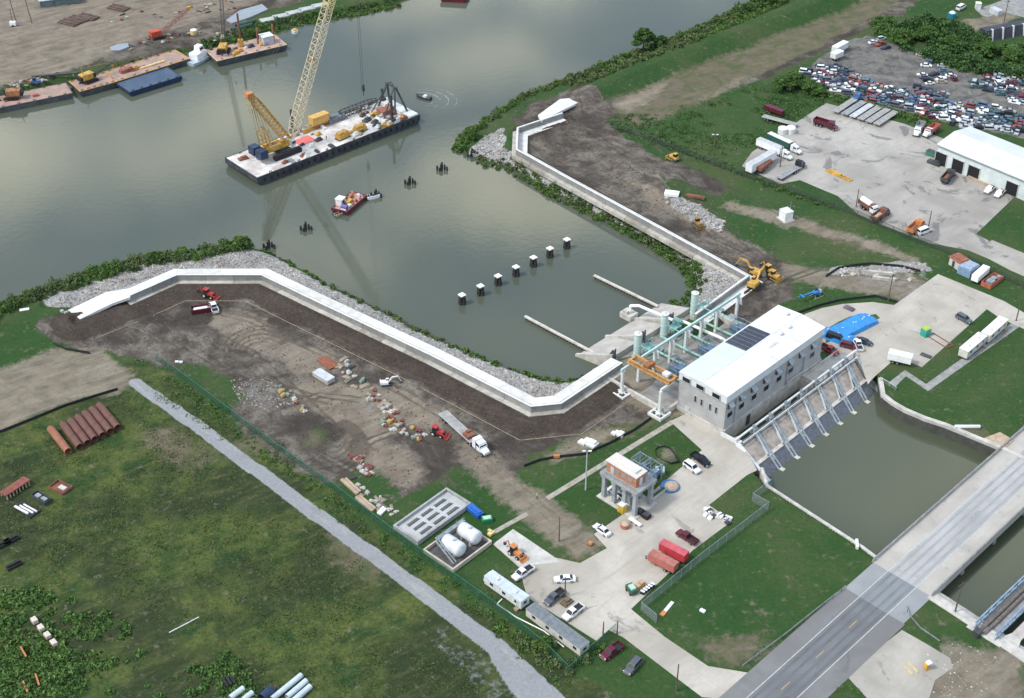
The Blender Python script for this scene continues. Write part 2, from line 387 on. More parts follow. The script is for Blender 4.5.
def ridge(line,half,h,flat=1.0):
    global H
    d=dline(X,Y,line); H=np.maximum(H,h*np.clip((half-d)/(half-flat),0,1))
ridge(PL([(588,98),(640,74),(740,36),(835,0),(900,-28),(1010,-80)]),10,3.6,2)
ridge(PL([(-200,360),(-20,328),(40,306)]),12,2.0,3)
# floodwall centre lines (inner face of the stem, on its footing)
WL=PL([(80,321),(128,303),(178,281),(262,281),(320,309),(430,361),(531,413),(561,410),(622,369)],1.2)
WR=PL([(562,118),(517,133),(516,155),(564,182),(650,229),(746,282),(694,320)],1.2)
def berm(line,half,h):
    global H
    d=dline(X,Y,line); H=np.maximum(H,h*np.clip((half-d)/(half-3.2),0,1)**1.0)
berm(WL,9.5,1.2); berm(WR,6.5,1.2)
H=np.where(blur(rip,1)>.1,np.minimum(H,1.1),H)
for px,py,r,h in ((150,330,9,1.6),(210,335,7,.9),(660,180,10,2.2),(690,190,9,1.8),(625,160,9,1.0),(580,135,9,.9),(540,340,6,.5),(60,330,8,1.5),(665,456,3.2,1.5),(415,390,5,1.2),(770,300,6,.8),(270,350,5,.7),(975,28,9,2.5)):
    c=P(px,py); d=np.hypot(X-c.x,Y-c.y)/r; H+=h*np.exp(-d*d*1.6)*(.7+.6*vnoise(X,Y,2.5,9))
H+=(fbm(X,Y,3.2,77,3)-.5)*.5*np.clip(mud,0,1)+(fbm(X,Y,60,70,2)-.5)*.0
near=np.minimum(dline(X,Y,WL),dline(X,Y,WR)); H=np.where(near<2.4,np.minimum(H,1.12),H)
rb=blur(riv,4)
Z=np.where(rb>.001,H*(1-np.clip(rb*1.6,0,1))-rb*6.5,H)
Z=np.where(can,-7.5,Z)
# keep paved places level
PLAZA=[(670,421),(697,409),(727,440),(738,436),(757,470),(747,475),(709,505),(732,521),(693,550),(631,609),(665,637),(708,666),(750,673),(724,699),(702,697),(623,637),(609,630),(597,641),(527,597),(519,567),(493,544),(513,529),(553,557),(580,563),(607,548),(594,534),(619,517),(646,497),(702,450)]
NPLAZA=[(938,274),(1004,301),(1040,322),(1040,336),(1000,318),(987,309),(922,367),(897,357),(874,377),(868,384),(858,356),(838,366),(824,372),(812,352),(800,345),(790,330),(805,314),(822,308),(842,304),(873,302),(894,305)]
YARD=[(752,152),(800,120),(826,103),(905,124),(942,138),(1030,165),(1030,182),(976,234),(1030,262),(1030,276),(968,250),(930,243),(880,224),(858,214),(838,196),(800,180),(780,184),(742,166)]
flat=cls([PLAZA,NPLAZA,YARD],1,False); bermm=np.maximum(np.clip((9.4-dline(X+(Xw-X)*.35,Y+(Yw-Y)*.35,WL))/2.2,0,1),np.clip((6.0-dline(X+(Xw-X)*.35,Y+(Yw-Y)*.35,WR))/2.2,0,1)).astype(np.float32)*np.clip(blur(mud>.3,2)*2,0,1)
Z=np.where(flat>.02,np.minimum(Z,-.03*np.clip(flat*2,0,1)),Z)
ny,nx=X.shape
vs_=np.stack([X.ravel(),Y.ravel(),Z.ravel()],1).astype(np.float32)
I=np.arange(nx*ny).reshape(ny,nx); q=np.stack([I[:-1,:-1],I[:-1,1:],I[1:,1:],I[1:,:-1]],-1).reshape(-1,4)
me=bpy.data.meshes.new('ground'); me.vertices.add(nx*ny); me.vertices.foreach_set('co',vs_.ravel())
me.loops.add(q.size); me.loops.foreach_set('vertex_index',q.ravel().astype(np.int32)); me.polygons.add(len(q))
me.polygons.foreach_set('loop_start',np.arange(0,q.size,4,dtype=np.int32)); me.polygons.foreach_set('use_smooth',np.ones(len(q),bool)); me.update(calc_edges=True)
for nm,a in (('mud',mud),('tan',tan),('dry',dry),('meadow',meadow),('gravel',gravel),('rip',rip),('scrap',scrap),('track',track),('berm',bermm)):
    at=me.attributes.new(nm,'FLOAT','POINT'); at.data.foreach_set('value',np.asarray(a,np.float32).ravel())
ground=bpy.data.objects.new('ground',me); COL.objects.link(ground); tag(ground,kind='structure')
def ground_z(x,y):
    i=int(np.clip(np.searchsorted(gx,x),1,nx-1)); j=int(np.clip(np.searchsorted(gy,y),1,ny-1))
    return float(Z[j,i])
def ground_material():
    m,n,l,b=newmat('ground'); b.inputs['Roughness'].default_value=.95; b.inputs['Specular IOR Level'].default_value=.15
    geo=n.new('ShaderNodeNewGeometry')
    def nz(s,d=6,rg=.6,dist=0,sc=None):
        z=n.new('ShaderNodeTexNoise'); z.inputs['Scale'].default_value=s; z.inputs['Detail'].default_value=d; z.inputs['Roughness'].default_value=rg; z.inputs['Distortion'].default_value=dist
        if sc:
            m0=n.new('ShaderNodeMapping'); m0.inputs['Rotation'].default_value=(0,0,-sc[1]); l.new(geo.outputs['Position'],m0.inputs[0])
            mpn=n.new('ShaderNodeMapping'); mpn.inputs['Scale'].default_value=(1,sc[0],1); l.new(m0.outputs[0],mpn.inputs[0]); l.new(mpn.outputs[0],z.inputs['Vector'])
        else: l.new(geo.outputs['Position'],z.inputs['Vector'])
        return z.outputs['Fac']
    def rng(s,a,c,lo=0,hi=1):
        r=n.new('ShaderNodeMapRange'); r.inputs[1].default_value=a; r.inputs[2].default_value=c; r.inputs[3].default_value=lo; r.inputs[4].default_value=hi; l.new(s,r.inputs[0]); return r.outputs[0]
    def mix(f,a,c):
        x=n.new('ShaderNodeMix'); x.data_type='RGBA'; l.new(f,x.inputs[0])
        for i,v in ((6,a),(7,c)):
            if isinstance(v,tuple): x.inputs[i].default_value=(*v,1)
            else: l.new(v,x.inputs[i])
        return x.outputs[2]
    big=nz(.035,5,.6); mid=nz(.16,7,.65,.5); fine=nz(1.1,8,.75); vf=nz(3.2,4,.7); strk=nz(.07,8,.72,.5,(5,R(-38))); strkb=nz(.07,8,.72,.5,(5,R(34))); strk2=nz(.5,6,.7,1.2)
    grass=mix(rng(big,.4,.62),(.027,.074,.019),(.052,.090,.029))
    grass=mix(rng(mid,.45,.72,0,.6),grass,(.055,.085,.030)); grass=mix(rng(fine,.45,.7,0,.7),grass,(.019,.040,.014)); grass=mix(rng(big,.52,.66,0,.45),grass,(.075,.085,.040)); grass=mix(rng(strk,.6,.74,0,.16),grass,(.11,.11,.055))
    mea=mix(rng(mid,.38,.60),(.022,.058,.017),(.104,.126,.034)); mea=mix(rng(big,.44,.56,0,.85),mea,(.028,.038,.019)); mea=mix(rng(strkb,.5,.66,0,.5),mea,(.120,.135,.045)); mea=mix(rng(strk2,.56,.72,0,.6),mea,(.15,.13,.06)); mea=mix(rng(fine,.42,.68,0,.75),mea,(.022,.038,.013)); 
    mudc=mix(rng(mid,.40,.60),(.080,.066,.055),(.195,.172,.145)); mudc=mix(rng(fine,.42,.66,0,.7),mudc,(.042,.036,.031)); mudc=mix(rng(strk,.55,.66,0,.6),mudc,(.25,.225,.19)); mudc=mix(rng(big,.5,.6,0,.8),mudc,(.043,.036,.031))
    tanc=mix(rng(mid,.4,.64),(.235,.195,.15),(.14,.115,.09)); tanc=mix(rng(strkb,.45,.66,0,.7),tanc,(.32,.28,.225)); tanc=mix(rng(strk,.55,.66,0,.45),tanc,(.13,.11,.09)); tanc=mix(rng(fine,.5,.75,0,.6),tanc,(.15,.125,.095))
    dryc=mix(rng(mid,.42,.62),(.155,.125,.092),(.085,.10,.045)); dryc=mix(rng(fine,.45,.7,0,.5),dryc,(.10,.08,.06)); dryc=mix(rng(strkb,.5,.7,0,.5),dryc,(.21,.175,.13))
    gra=mix(rng(fine,.4,.65),(.24,.25,.265),(.30,.305,.31)); gra=mix(rng(strk,.54,.68,0,.6),gra,(.40,.39,.365)); gra=mix(rng(mid,.55,.7,0,.4),gra,(.17,.17,.16))
    ripc=mix(rng(vf,.42,.6),(.16,.155,.15),(.46,.45,.44)); ripc=mix(rng(mid,.55,.7,0,.5),ripc,(.20,.18,.155))
    scr=mix(rng(mid,.4,.62),(.085,.085,.085),(.19,.18,.165)); scr=mix(rng(strk2,.5,.68,0,.6),scr,(.27,.25,.22)); scr=mix(rng(fine,.5,.7,0,.5),scr,(.05,.05,.05))
    c=grass; br=nz(.45,6,.7)
    def addc(c,nm,col,amp,soft=.10,cap=1.0):
        a=n.new('ShaderNodeAttribute'); a.attribute_name=nm
        s=n.new('ShaderNodeMath'); s.operation='MULTIPLY_ADD'; l.new(br,s.inputs[0]); s.inputs[1].default_value=amp
        a2=n.new('ShaderNodeMath'); a2.operation='SUBTRACT'; l.new(a.outputs['Fac'],a2.inputs[0]); a2.inputs[1].default_value=amp*.5; l.new(a2.outputs[0],s.inputs[2])
        return mix(rng(s.outputs[0],.5-soft,.5+soft,0,cap),c,col)
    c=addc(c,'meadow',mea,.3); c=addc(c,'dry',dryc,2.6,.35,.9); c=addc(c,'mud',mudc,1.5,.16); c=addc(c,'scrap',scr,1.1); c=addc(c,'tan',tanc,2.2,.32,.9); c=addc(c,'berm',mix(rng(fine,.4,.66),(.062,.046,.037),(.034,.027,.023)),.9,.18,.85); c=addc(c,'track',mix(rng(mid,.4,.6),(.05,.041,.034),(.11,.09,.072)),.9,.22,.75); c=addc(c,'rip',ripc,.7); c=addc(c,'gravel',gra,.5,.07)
    l.new(c,b.inputs['Base Color'])
    bp=n.new('ShaderNodeBump'); bp.inputs['Strength'].default_value=.55; bp.inputs['Distance'].default_value=.5; l.new(fine,bp.inputs['Height']); l.new(bp.outputs[0],b.inputs['Normal'])
    return m
me.materials.append(ground_material())
# ---------------------------------------------------------------- water
def water_mat(name,c1,c2,rough,strength):
    m,n,l,b=newmat(name); b.inputs['Roughness'].default_value=rough; b.inputs['IOR'].default_value=1.42
    g=n.new('ShaderNodeNewGeometry'); z=n.new('ShaderNodeTexNoise'); z.inputs['Scale'].default_value=.012; z.inputs['Detail'].default_value=4; l.new(g.outputs['Position'],z.inputs['Vector'])
    x=n.new('ShaderNodeMix'); x.data_type='RGBA'; x.inputs[6].default_value=(*c1,1); x.inputs[7].default_value=(*c2,1)
    r=n.new('ShaderNodeMapRange'); r.inputs[1].default_value=.4; r.inputs[2].default_value=.62; l.new(z.outputs['Fac'],r.inputs[0]); l.new(r.outputs[0],x.inputs[0]); l.new(x.outputs[2],b.inputs['Base Color'])
    z2=n.new('ShaderNodeTexNoise'); z2.inputs['Scale'].default_value=.55; z2.inputs['Detail'].default_value=5; z2.inputs['Roughness'].default_value=.6; l.new(g.outputs['Position'],z2.inputs['Vector'])
    bp=n.new('ShaderNodeBump'); bp.inputs['Strength'].default_value=strength; bp.inputs['Distance'].default_value=.25; l.new(z2.outputs['Fac'],bp.inputs['Height']); l.new(bp.outputs[0],b.inputs['Normal'])
    return m
mb=MB(); RW=offset((lambda p:[p[-1]]+p+[p[0]])(PL(RIVER,ZW)),-4 if False else 4)[1:-1]
ar=sum(RW[i].x*RW[(i+1)%len(RW)].y-RW[(i+1)%len(RW)].x*RW[i].y for i in range(len(RW)))
if ar>0: RW=offset((lambda p:[p[-1]]+p+[p[0]])(PL(RIVER,ZW)),-4)[1:-1]
mb.prism(RW,ZW-.5,ZW)
tag(mb.build('river_water',water_mat('river_water',(.074,.088,.068),(.092,.102,.074),.06,.05)),kind='structure')
mb=MB(); mb.prism(CAN,ZC-.3,ZC)
tag(mb.build('canal_water',water_mat('canal_water',(.060,.074,.050),(.068,.080,.052),.04,.04)),kind='structure')
# ---------------------------------------------------------------- shared materials
CONC=mat('concrete',(.50,.48,.44),.85,.12,.5,bump=.2); WHITEC=mat('new_concrete',(.70,.69,.665),.8,.06,.5,rgb2=(.56,.55,.52)); GREYC=mat('grey_concrete',(.36,.355,.34),.85,.14,.5)
FOOT=mat('footing_concrete',(.46,.44,.39),.85,.12,.4); PINKC=mat('weathered_concrete',(.36,.32,.285),.85,.1,.6,rgb2=(.20,.18,.16))
WHITE=mat('white_paint',(.80,.80,.80),.45,.05,.6); OFFW=mat('off_white_paint',(.66,.67,.66),.5,.08,.6); LGREY=mat('light_grey_paint',(.50,.52,.53),.5,.1,.6)
GREY=mat('grey_paint',(.27,.28,.29),.5,.12,.6); DARK=mat('dark_grey',(.06,.065,.07),.6,.2,.8); BLACK=mat('black_rubber',(.02,.02,.022),.8,.2,1)
GLASS=mat('dark_glass',(.02,.025,.03),.12,.1,1); TEAL=mat('teal_paint',(.22,.42,.37),.5,.15,.6); PTEAL=mat('pale_teal_paint',(.46,.62,.58),.5,.08,.5)
BLUEM=mat('machine_blue',(.10,.17,.27),.5,.2,.8); STEELB=mat('galvanised_steel',(.30,.34,.36),.45,.15,.9,metal=.3)
ORNG=mat('orange_paint',(.56,.22,.07),.5,.15,.9); YEL=mat('machine_yellow',(.56,.33,.07),.5,.18,.8); CREAM=mat('cream_yellow_paint',(.66,.52,.25),.55,.12,.8); YLINE=mat('road_yellow',(.50,.36,.12),.8,.1,2)
RED=mat('red_paint',(.42,.04,.035),.5,.15,.8); MAROON=mat('maroon_paint',(.11,.018,.03),.3,.15,.8); RUST=mat('rust',(.26,.10,.06),.85,.15,.7,rgb2=(.13,.06,.045)); SALMON=mat('faded_red_paint',(.45,.14,.11),.6,.12,.6,rgb2=(.34,.11,.09))
GREEN=mat('green_paint',(.04,.20,.12),.5,.15,.8); TURQ=mat('turquoise_plastic',(.03,.32,.27),.5,.1,.8); BLUE=mat('bright_blue',(.03,.20,.55),.45,.1,.7); TARP=mat('blue_tarp',(.02,.27,.68),.4,.1,.5,rgb2=(.03,.20,.50),bump=.6); NAVY=mat('navy_paint',(.02,.04,.09),.4,.2,.8)
BARGEB=mat('barge_black',(.030,.036,.045),.5,.2,.4,rgb2=(.075,.08,.085)); DECKW=mat('pale_deck',(.72,.70,.67),.75,.1,.22,rgb2=(.40,.35,.32)); DECKR=mat('worn_rust_deck',(.42,.26,.21),.85,.15,.35,rgb2=(.25,.20,.17))
WOOD=mat('weathered_wood',(.36,.28,.19),.85,.15,1.2); POLE=mat('pole_wood',(.13,.10,.075),.9,.15,1); BRICK=mat('orange_brick',(.44,.20,.12),.85,.12,2.0); SANDM=mat('sand',(.48,.37,.27),.95,.12,.9,rgb2=(.33,.25,.18),bump=.5)
ASPH=stained('asphalt',(.175,.18,.19),(.13,.135,.145),(.09,.095,.10),.3); DECKC=stained('bridge_concrete',(.47,.44,.40),(.35,.33,.30),(.24,.235,.23),.3); DECKG=stained('approach_slab',(.30,.31,.32),(.23,.24,.25),(.17,.175,.18),.3)
PLAZ=stained('plaza_concrete',(.49,.455,.40),(.33,.30,.255),(.24,.225,.20),.2,joint=4.6,jrot=R(-45),st0=.60); YARDC=stained('yard_concrete',(.42,.395,.36),(.26,.245,.22),(.13,.13,.13),.16,joint=6,jrot=R(-30),st0=.565); PADC=mat('pad_concrete',(.50,.49,.46),.85,.1,.4); PATH=mat('old_path',(.27,.27,.26),.9,.15,.5); SIDEW=mat('sidewalk',(.34,.31,.26),.9,.15,.6)
# ---------------------------------------------------------------- paved sheets
def sheet(name,poly,m,z,kind='structure',label=None,cat=None,world=False,t=.2):
    mb=MB(); mb.prism(poly if world else PL(poly,z),z-t,z); o=mb.build(name,m)
    tag(o,label,cat,kind=kind); return o
sheet('plaza_pavement',PLAZA,PLAZ,.05); sheet('yard_pavement',NPLAZA,PLAZ,.05); sheet('truck_yard_pavement',YARD,YARDC,.05)
sheet('pad_pavement',[(513,529),(494,544),(521,566),(560,562),(553,556)],PADC,.062)
sheet('grass_island',[(825,330),(838,322),(851,316),(862,316),(876,314),(880,318),(866,325),(856,332),(840,338),(826,343)],mat('island_grass',(.04,.09,.022),.95,.2,.7),.066)
sheet('grass_island',[(819,352),(838,348),(832,358),(822,360)],MATS['island_grass'],.066)
sheet('path',[(1013,322),(1019,327),(928,391),(906,376),(896,386),(888,383),(905,370),(926,384)],PATH,.04)
sheet('sidewalk',[(671,420),(675,423),(549,500),(545,497)],SIDEW,.04); sheet('sidewalk',[(526,512),(529,515),(491,536),(488,533)],SIDEW,.04)
sheet('driveway',[(845,674),(902,630),(925,643),(950,658),(953,668),(935,680),(925,712),(880,712)],stained('driveway_concrete',(.42,.39,.345),(.30,.28,.245),(.20,.19,.17),.3),.05)
sheet('side_road',[(976,10),(1040,-14),(1100,30),(1040,22),(1005,12),(985,18)],PATH,.05)
sheet('side_road',[(976,252),(992,240),(1060,268),(1060,292),(1010,270)],stained('lane',(.40,.36,.32),(.31,.28,.25),(.24,.22,.2),.2),.045)
# ---------------------------------------------------------------- station frame: x along the building, y towards the river
def sthing(name,label,cat,x,y,z=0,group=None): return thing(name,label,cat,FR(x,y,z),FA,group)
# ---------------------------------------------------------------- floodwalls
def floodwall(name,line,side,label,x_end_slab,slabw):
    """side=+1 when the river lies on the left of the line's direction"""
    o0=line[len(line)//2].copy(); r=thing(name,label,'floodwall',o0)
    s=side
    m=MB(); ribbon_panels(m,line,[(0,0.2),(0,3.25),(s*.75,3.25),(s*.75,0.2)] if s>0 else [(s*.75,.2),(s*.75,3.25),(0,3.25),(0,.2)]); m.build('stem',[mat('stem_concrete',(.27,.27,.26),.85,.1,.5,rgb2=(.20,.20,.19)),mat('stem_concrete_2',(.245,.245,.235),.85,.1,.5,rgb2=(.18,.18,.17)),mat('stem_concrete_3',(.30,.297,.28),.85,.1,.5,rgb2=(.22,.217,.205)),mat('wall_joint',(.12,.12,.115),.9,.1,1)],r,o0)
    m=MB(); p=[(s*.5,3.255),(s*.5,3.36),(-s*.12,3.36),(-s*.12,3.255)]; ribbon(m,line,p if s<0 else p[::-1]); m.build('coping',WHITEC,r,o0)
    m=MB(); p=[(-s*1.45,.1),(-s*1.45,1.32),(-s*.01,1.32),(-s*.01,.1)]; ribbon_panels(m,line,p if s>0 else p[::-1],9); m.build('footing',[FOOT,mat('footing_2',(.38,.355,.31),.85,.14,.6,rgb2=(.24,.215,.18)),FOOT,MATS['wall_joint']],r,o0)
    m=MB(); p=[(s*.76,.1),(s*.76,x_end_slab),(s*(.76+slabw),x_end_slab-.2),(s*(.76+slabw),.1)]; ribbon_panels(m,line,p if s<0 else p[::-1],12); m.build('slab',[WHITEC,mat('slab_concrete_2',(.64,.63,.60),.8,.08,.5,rgb2=(.50,.485,.45)),mat('slab_concrete_3',(.72,.71,.68),.8,.05,.5,rgb2=(.60,.59,.56)),mat('slab_joint',(.50,.49,.46),.9,.1,1)],r,o0)
    m=MB(); e=offset(line,-s*(10.2 if s>0 else 6.8))
    return r
wl=floodwall('floodwall',WL[1:],1,'long white concrete floodwall between the brown dirt yard and the left rock bank',3.20,3.1)
wr=floodwall('floodwall',WR[:],1,'long concrete floodwall on the far side of the inlet running down to the excavators',1.42,3.0)
# flared paved ends
def ramp_end(r,pix,z0,z1,name='end_apron'):
    o0=r.location; m=MB(); pts=[P(x,y,z) for x,y,z in pix]
    m.loft([[Vector((p.x,p.y,p.z-.8)) for p in pts],pts]); m.build(name,WHITEC,r,o0)
ramp_end(wl,[(68,310,1.3),(106,292,2.4),(131,288,2.95),(130,297,3.4),(113,303,2.4),(80,319,1.3)],0,0)
ramp_end(wr,[(538,115,2.3),(560,99,1.6),(580,97,1.0),(581,101,1.0),(565,109,2.0),(541,121,3.4)],0,0)
# survey line of pale stakes and string along the foot of the berm
for line,s,lab in ((WL,1,'row of stakes and pale string along the foot of the long dirt berm'),):
    e=offset(line,-s*9.9)[:]; m=MB(); r=thing('string_line',lab,'stake line',e[3])
    for a,b in zip(e[:-1],e[1:]):
        n=max(1,int((b-a).length/5))
        for k in range(n):
            p=a+(b-a)*k/n; m.tube((p.x,p.y,0),(p.x,p.y,1.0),.05,n=4)
        m.tube((a.x,a.y,.85),(b.x,b.y,.85),.08,n=4)
    m.build('string',WOOD,r,e[3])
# ---------------------------------------------------------------- canal walls
o0=P(800,505); r=thing('canal_wall','long straight concrete wall edging the canal beside the mown lawn','canal wall',o0)
m=MB(); ribbon(m,[FR(-3.9,-15)]+PL(CANW),[(-.5,-7),(-.5,.35),(.25,.35),(.25,-7)]); m.build('wall',CONC,r,o0)
o0=P(950,600); r=thing('canal_wall','wide pale concrete canal bank between the road bridge and the blue pipe bridge','canal wall',o0)
m=MB(); ribbon(m,PL([(932,594),(960,612),(987,630),(1017,650),(1060,680)]),[(-1.9,-7),(-1.9,.2),(.7,.12),(2.7,-.9),(2.7,-7)]); m.build('wall',CONC,r,o0)
o0=P(940,425); r=thing('canal_wall','curved concrete wall edging the canal on its far side below the grass','canal wall',o0)
m=MB(); ribbon(m,[FR(47.8,-15.5)]+PL(CANE),[(-.45,-7),(-.45,-.55),(.5,-.55),(.5,-7)]); m.build('wall',mat('wet_wall',(.085,.085,.075),.7,.15,.6,rgb2=(.05,.052,.045)),r,o0)
m=MB(); ribbon(m,[FR(47.8,-15.5)]+PL(CANE),[(-.55,-.545),(-.55,.35),(.6,.35),(.6,-.545)]); m.build('cap',CONC,r,o0)
m=MB(); m.prism(PL([(984,438),(1000,432),(1014,440),(1004,449)],.3),-.5,.3); m.build('end_slab',SANDM,r,o0)
# ---------------------------------------------------------------- pump station building
BL,BW,BH=42.0,14.8,12.0
r=sthing('pump_station','large white-roofed pump station with grey walls and a dark solar array on its roof','building',0,0)
SW=mat('station_wall',(.43,.43,.42),.8,.08,.3,rgb2=(.34,.335,.325)); ROOF=mat('membrane_roof',(.70,.71,.71),.6,.04,.15,rgb2=(.60,.615,.62)); ROOFG=mat('pale_green_roof',(.52,.63,.62),.6,.05,.3,rgb2=(.60,.67,.67))
m=MB(); m.box(BL/2,BW/2,-5,BL,BW,14.6); m.build('wall',SW,r)
m=MB(); m.box(BL/2,BW/2,9.6,BL+.24,BW+.24,2.3); m.build('fascia',mat('fascia_panel',(.68,.69,.69),.6,.05,.6),r)
m=MB(); rd=12.5
m.add([(-.2,-.2,11.9),(BL+.2,-.2,11.9),(BL+.2,BW*.5,rd),(-.2,BW*.5,rd),(-.2,-.2,11.6),(BL+.2,-.2,11.6),(BL+.2,BW*.5,11.6),(-.2,BW*.5,11.6)],[(0,1,2,3),(4,5,1,0),(5,6,2,1),(7,4,0,3)])
m.build('roof',ROOF,r)
m=MB(); m.add([(-.2,BW*.5,rd),(BL+.2,BW*.5,rd),(BL+.2,BW+.2,11.9),(-.2,BW+.2,11.9),(-.2,BW*.5,11.6),(BL+.2,BW*.5,11.6),(BL+.2,BW+.2,11.6),(-.2,BW+.2,11.6)],[(0,1,2,3),(6,7,3,2),(5,6,2,1),(7,4,0,3)])
rg=m.build('roof',ROOF,r); 
m=MB(); m.add([(.1,BW*.51,rd+.02),(17.8,BW*.51,rd+.02),(17.8,BW,11.95),(.1,BW,11.95)],[(0,1,2,3)]); m.build('coated_panel',ROOFG,r)
m=MB(); m.tube((0,BW*.5,rd),(BL,BW*.5,rd),.12,n=5)
for k in range(1,4): m.box(BL*k/4,BW*.25,12.22,.12,BW*.5,.06)
m.build('roof_seam',OFFW,r)
SOL=mat('solar_cell',(.035,.042,.062),.25,.1,.5)
m=MB(); s2=MB()
for i in range(6):
    for j in range(2):
        x=18.2+i*1.75; y=BW*.54+j*3.25; za=rd-(y-BW*.5)*.6/(BW*.5)+.08; zb=za-3.1*.6/(BW*.5)
        m.add([(x,y,za),(x+1.6,y,za),(x+1.6,y+3.1,zb),(x,y+3.1,zb)],[(0,1,2,3)])
so_=m.build('solar_array',SOL,r)
m=MB()
for i in range(7): m.add([(18.15+i*1.75-.06,BW*.54,rd+.10),(18.15+i*1.75+.04,BW*.54,rd+.10),(18.15+i*1.75+.04,BW*.97,rd-.44),(18.15+i*1.75-.06,BW*.97,rd-.44)],[(0,1,2,3)])
m.build('mounting_rail',GREY,so_)
m=MB(); m.add([(18.0,BW*.53,rd+.03),(28.8,BW*.53,rd+.03),(28.8,BW*.985,11.98),(18.0,BW*.985,11.98)],[(0,1,2,3)]); m.build('array_base',SOL,so_)
for x,y in ((30.5,6.0),(34.6,6.3),(39.2,10.3)):
    v=MB(); v.tube((x,y,12.2),(x,y,12.9),.45,n=10); v.dome((x,y,12.9),.75,.45); v.build('roof_vent',OFFW,r,smooth=False)
m=MB(); m.box(25.5,4.6,12.1,3.6,.7,.3); m.build('roof_hatch',LGREY,r)
FRM=mat('window_frame',(.45,.46,.46),.6,.1,1)
def win(root,x,y,z,w,h,rz=0,d=.12,sill=True,name='window'):
    """a framed pane on a wall whose outward normal is -y turned by rz"""
    M=Matrix.Translation((x,y,z))@Matrix.Rotation(rz,4,'Z')
    a=MB(); a.M=M; a.box(0,-d/2,0,w,d,h); g=a.build(name,GLASS,root)
    a=MB(); a.M=M; t=.07
    a.box(0,-d*.75,-t,w+2*t,d*1.5,t); a.box(0,-d*.75,h,w+2*t,d*1.5,t); a.box(-w/2-t/2,-d*.75,0,t,d*1.5,h); a.box(w/2+t/2,-d*.75,0,t,d*1.5,h); pass
    a.build('frame',FRM,g); return g
for u in (.045,.16,.285,.41,.54,.665,.895): win(r,BL*u,0,4.5,2.1,1.6)
for u in (.035,.145,.26,.385,.51,.64,.755,.885):
    a=MB(); x=BL*u; a.box(x,-.25,7.6,1.25,.5,1.4); hd=a.build('louvre',DARK,r)
    a=MB(); a.add([(x-.8,0,9.45),(x+.8,0,9.45),(x+.8,-1.35,8.5),(x-.8,-1.35,8.5),(x-.8,0,9.3),(x+.8,0,9.3),(x+.8,-1.35,8.35),(x-.8,-1.35,8.35)],[(3,2,1,0),(4,5,6,7),(2,3,7,6),(1,2,6,5),(3,0,4,7)]); a.build('hood',STEELB,hd)
    a=MB(); a.tube((x,-.15,8.1),(x,-.62,8.1),.62,n=12); a.build('fan_housing',GREY,hd)
for y in (12.4,8.0,3.0): win(r,0,y,9.95,2.3,1.35,R(-90),.3)
for y in (9.3,7.3,4.6,2.7): win(r,0,y,5.2,.55,1.9,R(-90),name='slot_window')
a=MB(); a.box(-.08,11.6,.1,.16,1.3,2.4); a.build('door',LGREY,r)
a=MB(); a.box(-.15,BW/2,0,.3,BW,1.1); a.box(BL/2,-.2,-5,BL,.42,6.4); a.box(30.5,-.35,1.7,8,.25,.6); a.build('plinth',CONC,r)
a=MB(); a.box(10,-.30,-2.5,1.6,.4,3.3); a.build('intake_opening',DARK,r)
for q in ([(BL*.62,-.2,9),(BL*.62,-.2,-2)],[(4,-.2,9),(4,-.2,-2)],[(BL*.80,-.3,7),(BL*.80,-.3,0),(BL*.86,-.3,0)]): a=MB(); a.path(q,.12); a.build('downpipe',GREY,r)
# ---------------------------------------------------------------- intake structure with inclined screens
r=sthing('intake_screen','sloping concrete intake with dark screens and eight steel braces in the canal','intake',0,-5.3)
YB=-11.2; ZT,ZB=.4,-4.2; X0,X1=-1.2,51.5
m=MB(); m.add([(X0,0,ZT),(X1-1.5,0,ZT),(X1-4.6,YB*.60,-2.15),(X0-1.6,YB*.60,-2.15),(X0,0,ZT-7),(X1-1.5,0,ZT-7),(X1-4.6,YB*.60,-7),(X0-1.6,YB*.60,-7)],[(3,2,1,0),(4,5,6,7),(0,1,5,4),(2,3,7,6),(1,2,6,5),(3,0,4,7)]); m.build('apron',PINKC,r)
m=MB(); m.add([(X0-1.6,YB*.60,-2.1),(X1-4.6,YB*.60,-2.1),(X1-6.5,YB*1.0,ZC-.25),(X0-2.6,YB*1.0,ZC-.25)],[(3,2,1,0)])
sc=m.build('trash_screen',mat('screen_bars',(.085,.095,.12),.6,.2,1.5),r)
m=MB(); m.box((X0+X1-5.4)/2,YB*.585,-2.16,X1-X0-3.5,1.0,.30); m.build('sill_beam',CONC,r)
